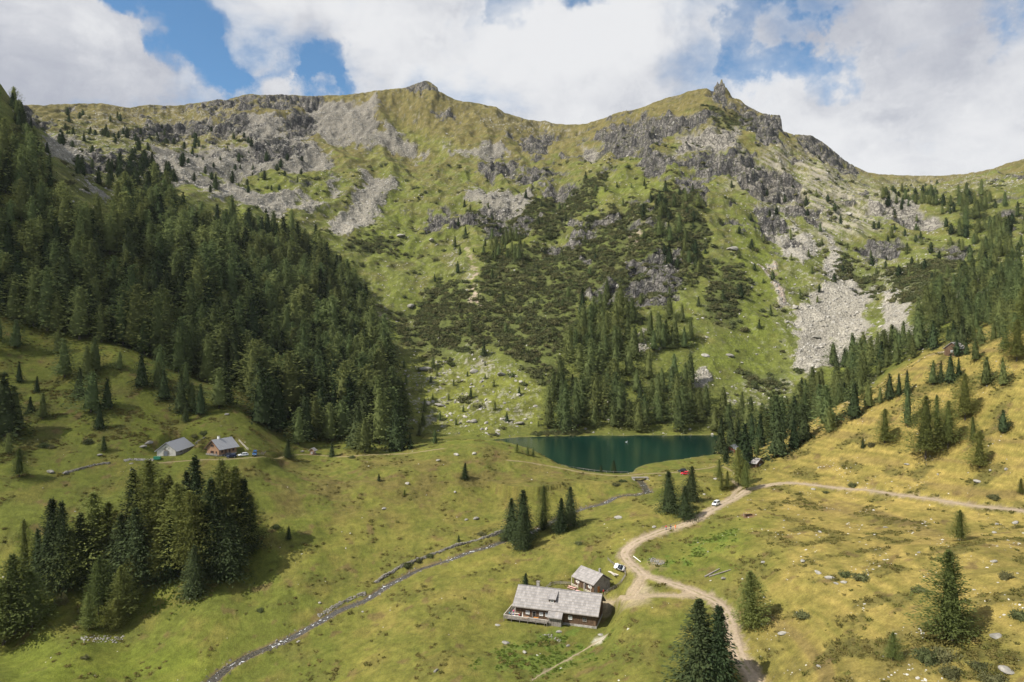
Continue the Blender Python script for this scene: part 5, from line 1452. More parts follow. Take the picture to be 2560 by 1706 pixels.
for (x, y, yw, lab, tp, lg, hr) in [
    (-10.9, -6.9, 2.6, 'seated person in a red jacket, nearest the farmhouse wall on the terrace', K_RED, K_DARK, H_DARK),
    (-13.0, -6.7, .4, 'seated person in a blue jacket at the terrace table', K_BLUE, K_NAVY, H_DARK),
    (-12.2, -8.0, 1.6, 'seated person in a white shirt at the terrace table by the rail', K_WHITE, K_JEAN, H_FAIR),
    (-14.4, -6.2, -.3, 'seated person in turquoise at the far corner of the terrace', K_CYAN, K_DARK, H_DARK),
    (-13.6, -4.4, -1.4, 'seated person in a pink top behind the terrace table', K_PINK, K_NAVY, H_FAIR)]:
    w = HL(x, y, dz)
    person(tuple(w), HOUSE['yaw'] + yw, lab, tp, lg, hr, 'sit', group=g_)
def table(loc, yaw, L_, label, topm, group=None, bench=True, cat='table'):
    r = empty('picnic_table', loc, yaw, label, cat, group)
    for q in range(3): MB().box(0, -.24 + q * .24, .74, L_, .22, .05).build('tabletop_board', topm, r)
    for sx in (-1, 1):
        for sy in (-1, 1): MB().beam((sx * L_ * .4, sy * .1, .70), (sx * L_ * .4, sy * .33, 0), .09, .09).build('leg', M_GRWOOD, r)
    if bench:
        for sy in (-1, 1):
            MB().box(0, sy * .72, .44, L_, .26, .05).build('bench_seat', topm, r)
            for sx in (-1, 1): MB().beam((sx * L_ * .4, sy * .72, .42), (sx * L_ * .4, sy * .72, 0), .2, .07).build('bench_leg', M_GRWOOD, r)
    return r
w = HL(-12.3, -6.0, dz); table(tuple(w), HOUSE['yaw'] + .25, 2.2, 'wooden table with people around it at the end of the terrace', M_PALEWOOD)
w = HL(-8.9, -7.3, dz); table(tuple(w), HOUSE['yaw'], 1.9, 'empty wooden table on the terrace below the first window', M_LTWOOD)
w = HL(-5.6, -7.2, dz); table(tuple(w), HOUSE['yaw'], 1.5, 'short orange brown table on the terrace next to the porch', M_DOORWOOD, bench=False)
w = HL(-9.6, -8.0, dz)
um = empty('closed_parasol', tuple(w), 0, 'closed white parasol standing at the terrace rail', 'parasol')
MB().tube((0, 0, 0), (0, 0, 2.3), .025).build('pole', M_GRWOOD, um); MB().tube((0, 0, .75), (0, 0, 2.25), .20, .03, 10).build('canopy', M_WHITE, um); MB().tube((0, 0, 0), (0, 0, .1), .25, .22, 12).build('base', M_CHIM, um)
pA, pB = hit(1755, 1291), hit(1660, 1328)
g_ = 'walkers on the gravel track'
for (px, py, dy, lab, tp, lg, hr, pk, hh) in [
    (1665.5, 1326, 0, 'walker in a red jacket and blue trousers on the gravel track', K_RED, K_JEAN, H_DARK, None, 1.78),
    (1677, 1325, 0, 'walker in dark top with a white bag on the gravel track', K_DARK, K_JEAN, H_DARK, K_WHITE, 1.76),
    (1688.5, 1323, 0, 'smaller walker dressed in orange, last of the group on the track', K_ORANGE, K_ORANGE, H_FAIR, None, 1.55)]:
    p = hit(px, py); person((p.x, p.y, gz(p.x, p.y) + .07), heading(pA, pB), lab, tp, lg, hr, 'walk', hh, g_, pack=pk)
p = hit(1509, 1487); person((p.x, p.y, gz(p.x, p.y)), 2.4, 'person in a red jacket standing at the fence behind the farmhouse', K_RED, K_DARK, H_DARK, 'stand')

# ------------------------------------------------------------------ tracks, stream, lake edge
def ribbon(name, Ln, half, mat, kind='structure', lift=0.06, k=9, sink=0.12, rough=0.25, flat=None):
    L_ = np.array(Ln); n = len(L_)
    T = np.gradient(L_[:, :2], axis=0); T /= np.linalg.norm(T, axis=1, keepdims=True) + 1e-9
    Nn = np.stack([-T[:, 1], T[:, 0]], 1)
    hw = half if np.ndim(half) else np.full(n, half)
    s = np.arange(n)
    el = hw * (1 + rough * fbm(s / 9.0, s * 0 + 1.5, 4, 401)); er = hw * (1 + rough * fbm(s / 9.0, s * 0 + 7.5, 4, 405))
    V = []; A = []
    for j in range(k):
        t = j / (k - 1) * 2 - 1
        o = np.where(t < 0, t * el, t * er)
        x = L_[:, 0] + Nn[:, 0] * o; y = L_[:, 1] + Nn[:, 1] * o
        z = zat(x, y) + (lift if abs(t) < .99 else -sink) if flat is None else L_[:, 2] + flat
        V.append(np.stack([x, y, z], 1)); A.append(np.full(n, t))
    V = np.stack(V, 1).reshape(-1, 3); A = np.stack(A, 1).ravel()
    Fq = [(i * k + j, (i + 1) * k + j, (i + 1) * k + j + 1, i * k + j + 1) for i in range(n - 1) for j in range(k - 1)]
    me = mesh_np(name, V, Fq, mat, True)
    at = me.attributes.new('across', 'FLOAT', 'POINT'); at.data.foreach_set('value', A.astype(np.float32))
    up = sum(me.polygons[i].normal.z for i in range(0, len(me.polygons), 50))
    if up < 0: me.flip_normals()
    o = bpy.data.objects.new(name, me); COL.objects.link(o)
    if kind: o['kind'] = kind
    return o
def gravel_mat(name, col, strip=0.0):
    m, t, p = new_mat(name)
    g = t.n('ShaderNodeNewGeometry'); pos = g.outputs['Position']; ac = t.n('ShaderNodeAttribute', attribute_name='across').outputs['Fac']
    n = t.noise(pos, 1.3, 5, 0.65); n2 = t.noise(pos, 9, 3, 0.7)
    c = t.mix(t.ramp(n, .3, .7), tuple(x * .78 for x in col), tuple(x * 1.12 for x in col))
    c = t.mix(t.ramp(n2, .55, .75, 0, .4), c, (.52, .49, .44))
    if strip:
        mid = t.ramp(t.math('ABSOLUTE', t.math('ADD', ac, t.math('MULTIPLY', t.math('SUBTRACT', n, .5), .25))), .12, .34, strip, 0)
        c = t.mix(t.math('MULTIPLY', mid, t.ramp(t.noise(pos, .35, 3, .6), .4, .62)), c, (.15, .135, .045))
    edge = t.ramp(t.math('ADD', t.math('ABSOLUTE', ac), t.math('MULTIPLY', t.math('SUBTRACT', n, .5), .7)), .72, .98, 0, .75)
    c = t.mix(edge, c, (.20, .165, .075))
    t.link(c, p.inputs['Base Color'])
    bump(t, p, n2, .6, .05)
    return m
M_GRAVEL = gravel_mat('gravel_track', (.335, .262, .185), .75); M_TRACK = gravel_mat('earth_track', (.30, .235, .155), .4); M_FAINT = gravel_mat('grassy_path', (.235, .185, .095), .6)
nR = len(ROAD); sR = np.linspace(0, 1, nR)
far_part = np.interp(ROAD[:, 0], [60, 105, 125, 180], [1.0, 1.0, .8, .55]) * (ROAD[:, 1] > 220) + 1.0 * (ROAD[:, 1] <= 220)
ribbon('road', ROAD, 1.75 * np.clip(far_part, .5, 1), M_GRAVEL)
ribbon('side_track', SIDE, .95, M_TRACK, lift=.09, rough=.5); ribbon('farm_track', SPUR, 1.25, M_TRACK, lift=.10, rough=.5)
ribbon('lane', LANE, .75, M_TRACK, lift=.09); ribbon('lake_path', LAKEPATH, .6, M_FAINT, lift=.09); ribbon('forest_path', LEFTPATH, .8, M_FAINT, lift=.08, rough=.5); ribbon('footpath', FOOT, .28, M_TRACK, lift=.05, k=5, rough=.5)
# stream water
m, t, p = new_mat('stream_water')
g = t.n('ShaderNodeNewGeometry'); pos = g.outputs['Position']
n = t.noise(pos, 1.1, 5, .65); n2 = t.noise(pos, .16, 3, .6)
foam = t.ramp(t.math('ADD', n, t.math('MULTIPLY', n2, .55)), .87, .965)
t.link(t.mix(foam, t.mix(t.ramp(t.noise(pos, 2.3, 4, .6), .35, .7), (.028, .026, .022), (.10, .09, .075)), (.62, .64, .66)), p.inputs['Base Color'])
t.link(t.ramp(foam, 0, 1, .12, .7), p.inputs['Roughness'])
p.inputs['Specular IOR Level'].default_value = .5
bump(t, p, t.noise(pos, 2.4, 4, .6), .8, .12)
swid_line = 1.25 * np.interp(np.arange(len(STREAM)), [0, 40, 90, 200, len(STREAM)], [1.0, 1.7, .75, .9, 1.6]) + .3
ribbon('stream', STREAM, swid_line, m, flat=0.0, k=5, rough=.15)

# ------------------------------------------------------------------ bridge, fences, walls, odds and ends
bp = hit(1592, 1189); bz = max(gz(bp.x - 5, bp.y), gz(bp.x + 5, bp.y), .9) + .25
bpos = Vector((STREAM[2, 0], STREAM[2, 1], bz))
br = empty('footbridge', (bpos.x, bpos.y + .4, bpos.z), .03, 'small plank bridge over the stream where it leaves the lake', 'bridge')
for q in range(22): MB().box(-3.7 + q * .35, 0, 0, .31, 2.6, .09).build('plank', M_GRWOOD, br)
for sy in (-1, 1): MB().beam((-4.0, sy * 1.0, -.22), (4.0, sy * 1.0, -.22), .25, .32).build('beam', M_GRWOOD, br)
for sx in (-1, 1): MB().box(sx * 3.2, 0, -.95, .9, 2.9, 1.2).build('abutment', M_MASON, br)
unit = MB().box(0, 0, 0, 1, 1, 1)
U_POST = unit.mesh('post', M_GRWOOD); U_RAIL = unit.mesh('rail', M_GRWOOD); U_PALE = unit.mesh('rail', M_PALEWOOD)
def fence(name, pts, label, step=2.2, hgt=1.15, rails=(.45, .9), railmesh=None, jit=.05, group=None, cat='fence', postw=.12):
    """pts: world x, y"""
    P = np.array(pts, float); d = np.concatenate([[0], np.cumsum(np.hypot(*np.diff(P, axis=0).T))])
    n = max(1, int(round(d[-1] / step)))
    s = np.linspace(0, d[-1], n + 1)
    X, Y = np.interp(s, d, P[:, 0]), np.interp(s, d, P[:, 1]); Zg = zat(X, Y)
    r = empty(name, (X[0], Y[0], Zg[0]), 0, label, cat, group)
    o3 = Vector((X[0], Y[0], Zg[0]))
    for i in range(n + 1):
        q = Vector((X[i], Y[i], Zg[i])) - o3
        part('post', U_POST, r, (q.x, q.y, q.z + hgt / 2 - .2), (random.gauss(0, jit), random.gauss(0, jit), random.uniform(0, 1.5)), (postw, postw, hgt + .4))
    for i in range(n):
        for h_ in rails:
            a = Vector((X[i], Y[i], Zg[i] + h_)) - o3; b_ = Vector((X[i + 1], Y[i + 1], Zg[i + 1] + h_)) - o3
            dd = b_ - a; c = (a + b_) / 2
            part('rail', railmesh or U_RAIL, r, c + Vector((0, -.08, 0)), (0, -math.atan2(dd.z, math.hypot(dd.x, dd.y)), math.atan2(dd.y, dd.x)), (dd.length * 1.04, .05, .13))
    return r
def W2(*px): return [tuple(hit(*q))[:2] for q in px]
HB = hut.matrix_basis
def hutpt(x, y): 
    v = HB @ Vector((x, y, 0)); return (v.x, v.y)
fence('yard_fence', W2((1512, 1489), (1530, 1476), (1548, 1461), (1563, 1446), (1566, 1434), (1557, 1424)), 'grey rail fence from the farmhouse gable up to the pickup', 1.9, 1.2, (.35, .7, 1.05))
fence('roadside_fence', W2((1557, 1424), (1545, 1420), (1530, 1411), (1520, 1402)), 'weathered rail fence alongside the silver pickup', 2.0, 1.2, (.45, .9))
fence('meadow_fence', [hutpt(-4.8, -4.6), hutpt(-7.5, -7.0), hutpt(-9, -9.5), hutpt(-8.5, -12.5)], 'grey rail fence on the meadow side of the small hut', 2.0, 1.15, (.4, .75, 1.05))
fence('lake_fence', W2((1405, 1167), (1440, 1173), (1480, 1180), (1515, 1183), (1545, 1184.5), (1570, 1185)), 'row of thin fence posts between lake and path', 3.4, 1.1, (.95,), None, .08, postw=.10)
fence('track_fence', W2((1655, 1322), (1668, 1319), (1682, 1316), (1698, 1310)), 'short wire fence posts beside the walkers', 3.0, 1.0, (.9,), None, .08, postw=.07)
fence('chalet_fence', W2((597, 1104), (603, 1110), (611, 1118), (621, 1127)), 'pale board fence running downhill right of the chalet', 1.8, 1.2, (.35, .7, 1.05), U_PALE)
fence('pen_fence', W2((642, 1141), (652, 1139), (660, 1137), (664, 1133)), 'low grey fence at the end of the parking place', 2.0, 1.1, (.4, .9))
fence('ridge_fence', W2((2345, 886), (2362, 885), (2380, 886)), 'grey fence in front of the ridge cabin', 2.5, 1.0, (.4, .85))
def stone_row(name, Ln, label, width, hgt, size, n, seed, cat='stone wall', broken=.25):
    r = np.random.default_rng(seed); L_ = np.array(Ln)
    proto = []
    for me in SCREES: 
        co = np.empty(len(me.vertices) * 3, np.float32); me.vertices.foreach_get('co', co); proto.append((co.reshape(-1, 3), np.array([tuple(p.vertices) for p in me.polygons])))
    V, Fq, k = [], [], 0
    for i in range(n):
        t = r.uniform(0, len(L_) - 1.01); j = int(t); q = L_[j] + (L_[j + 1] - L_[j]) * (t - j)
        d = L_[j + 1] - L_[j]; d = d[:2] / (np.hypot(*d[:2]) + 1e-9)
        lev = r.random() ** 1.3
        gapf = 0.6 + 0.6 * float(pn(np.array([t / 14.]), np.array([seed * 1.7]), 3)[0])
        o = r.uniform(-1, 1) * width * (1 - .6 * lev)
        x, y = q[0] - d[1] * o, q[1] + d[0] * o
        s = size * r.uniform(.55, 1.3)
        v, f = proto[r.integers(6)]
        an = r.uniform(0, 6.28); R_ = np.array([[math.cos(an), -math.sin(an), 0], [math.sin(an), math.cos(an), 0], [0, 0, 1]])
        V.append(v @ R_.T * s * [1, 1, .8] + [x, y, gz(x, y) + lev * hgt * max(.15, gapf)]); Fq.append(f + k); k += len(v)
    V = np.concatenate(V); Fq = np.concatenate(Fq)
    o3 = V.mean(0); root = empty(name, tuple(o3), 0, label, cat)
    me = mesh_np('stones', V - o3, Fq, M_STONE4 if cat == 'stone wall' else M_STONE)
    o = bpy.data.objects.new('stones', me); COL.objects.link(o); o.parent = root; o['kind'] = 'stuff'
    return root
WALL = line_from([(1263,1328),(1204,1347),(1149,1363),(1105,1379),(1064,1394),(1020,1411),(991,1424),(958,1444),(938,1458)], .6)
stone_row('dry_stone_wall', WALL, 'long grey dry stone wall following the stream', .7, 1.0, .36, 1700, 3)
WALL2 = line_from([(914,1484),(881,1496),(855,1507),(822,1525),(795,1540)], .6)
stone_row('stone_bank', WALL2, 'tumbled stones on the stream bank below the wall', .9, .35, .34, 260, 4)
WALL3 = line_from([(157,1183),(190,1176),(225,1166),(274,1158)], .6)
stone_row('field_wall', WALL3, 'ruined stone wall in the left meadow', .6, .6, .38, 300, 5)
WALL4 = line_from([(310,1152),(345,1150),(385,1150)], .6)
stone_row('barn_rubble', WALL4, 'heap of pale stones left of the barn', 1.0, .3, .36, 160, 6, 'stone pile')
WALL5 = line_from([(488,1112),(500,1104),(512,1097)], .6)
stone_row('hill_wall', WALL5, 'stone wall climbing between barn and chalet', .5, .9, .34, 160, 7)
WALL6 = line_from([(735,1393),(775,1404),(800,1411)], .6) 
stone_row('meadow_stones', line_from([(205,1600),(250,1598),(310,1597)], .6), 'scattered pale stones below the left grove', 2.2, .1, .34, 90, 8, 'stone pile')
stone_row('brush_heap', line_from([(1625,1398),(1640,1404),(1655,1412)], .5), 'heap of pinkish stones and cuttings inside the track bend', 2.2, .25, .30, 120, 9, 'stone pile')
stone_row('tumbled_stones', line_from([(1355, 1596), (1375, 1590), (1400, 1606)], .5), 'pale stones lying in the grass below the porch', 1.2, .1, .35, 30, 10, 'stone pile')
p = hit(393, 1149); bx = empty('water_container', tuple(p), .1, 'green container standing beside the stone barn', 'container')
MG = paint('green_plastic', (.02, .22, .13), .4)
MB().box(0, 0, .6, 2.6, 1.3, 1.1, taper=1.08).build('tank', MG, bx); MB().box(0, 0, 1.2, 2.9, 1.5, .1).build('lid', MG, bx)
for sx in (-1, 1): MB().box(sx * .8, 0, .05, .2, 1.3, .12).build('foot', M_BLACK, bx)
p = hit(1871, 1290); tr = empty('water_trough', (p.x, p.y, gz(p.x, p.y)), .35, 'wooden cattle trough on bare red soil above the track', 'trough')
b = MB(); b.box(0, -.38, .35, 3.0, .1, .5).box(0, .38, .35, 3.0, .1, .5).box(-1.5, 0, .35, .1, .66, .5).box(1.5, 0, .35, .1, .66, .5).box(0, 0, .12, 2.9, .66, .08); b.build('basin', M_DKWOOD, tr)
MB().box(0, 0, .42, 2.88, .64, .02).build('water', WATER, tr); MB().box(-1.75, .3, .6, .14, .14, 1.3).build('post', M_GRWOOD, tr)
def log(px0, py0, px1, py1, r0, label, group=None, mat=None, name='fallen_log', cat='log'):
    a, b_ = hit(px0, py0), hit(px1, py1); a.z += r0 * .8; b_.z += r0 * .8
    c = (a + b_) / 2; o = MB().tube(a - c, b_ - c, r0, r0 * .6, 9).build(name, mat or M_GRWOOD, None, smooth=False)
    o.location = c; return tag(o, label, cat, group)
log(1762, 1444, 1799, 1424, .28, 'grey fallen trunk, left one of two on the green slope')
log(1773, 1443, 1827, 1426, .22, 'thin grey fallen trunk crossing the other on the green slope')
log(1584, 1392, 1602, 1406, .14, 'white pole lying in the grass inside the track bend', mat=M_WHITE, name='white_pole', cat='pole')
p = hit(1534, 1436); pl = empty('plank_stack', (p.x, p.y, gz(p.x, p.y)), .0, 'stack of pale planks lying inside the fenced yard', 'planks')
a, b_ = hit(1526, 1424), hit(1545, 1444); hd = heading(a, b_)
for q in range(9):
    MB().box(0, 0, 0, 4.6, .28, .06).build('plank', M_PALEWOOD, pl)
    o = pl.children[-1]; o.rotation_euler = (0, 0, hd + random.uniform(-.12, .12)); o.location = (random.uniform(-.2, .2) - math.sin(hd) * (q % 5 - 2) * .32, random.uniform(-.2, .2) + math.cos(hd) * (q % 5 - 2) * .32, .12 + .07 * (q // 5) + .2)
M_RW = simple_mat('faded_red_table', (.66, .38, .34), .7, .2, 2.0)
v = HB @ Vector((-2.6, -6.4, 0)); table((v.x, v.y, gz(v.x, v.y)), HUT['yaw'] + .2, 3.0, 'long faded red table outside the small hut, left one', M_RW, 'tables outside the small hut')
v = HB @ Vector((1.2, -6.6, 0)); table((v.x, v.y, gz(v.x, v.y)), HUT['yaw'] + .1, 3.0, 'long faded red table outside the small hut, nearer its orange door', M_RW, 'tables outside the small hut')
p = at_level(1566, 1106, 0); bu = empty('swan', (p[0], p[1], 0), .4, 'white swan floating on the green lake', 'bird')
bm = bmesh.new(); bmesh.ops.create_uvsphere(bm, u_segments=14, v_segments=9, radius=1.0)
for v in bm.verts:
    v.co = Vector((v.co.x * .62, v.co.y * .32, v.co.z * .24 + .10 + max(0, -v.co.x) ** 2 * .10))
for a, b_, r_ in (((.5, 0, .2), (.72, 0, .5), .075), ((.72, 0, .5), (.66, 0, .8), .06), ((.66, 0, .8), (.85, 0, .86), .07)):
    t_ = MB().tube(a, b_, r_, r_ * .85, 8); k = [bm.verts.new(q) for q in t_.v]
    for f in t_.f: bm.faces.new([k[i] for i in f])
me = bpy.data.meshes.new('swan_body'); bm.to_mesh(me); bm.free(); me.materials.append(M_WHITE); part('body', me, bu)
MB().box(.97, 0, .83, .16, .06, .05, taper=.6).build('beak', M_DOORWOOD, bu)
p = hit(1446, 312); cr = empty('summit_cross', (hit(1446 + 120, 281).x, hit(1446 + 120, 281).y, hit(1446 + 120, 281).z), 0, 'tiny post on the saddle ridge against the clouds', 'post')
MB().box(0, 0, 2.0, .5, .5, 5).build('shaft', M_GRWOOD, cr); MB().box(0, 0, 3.2, 1.6, .35, .35).build('arm', M_GRWOOD, cr)
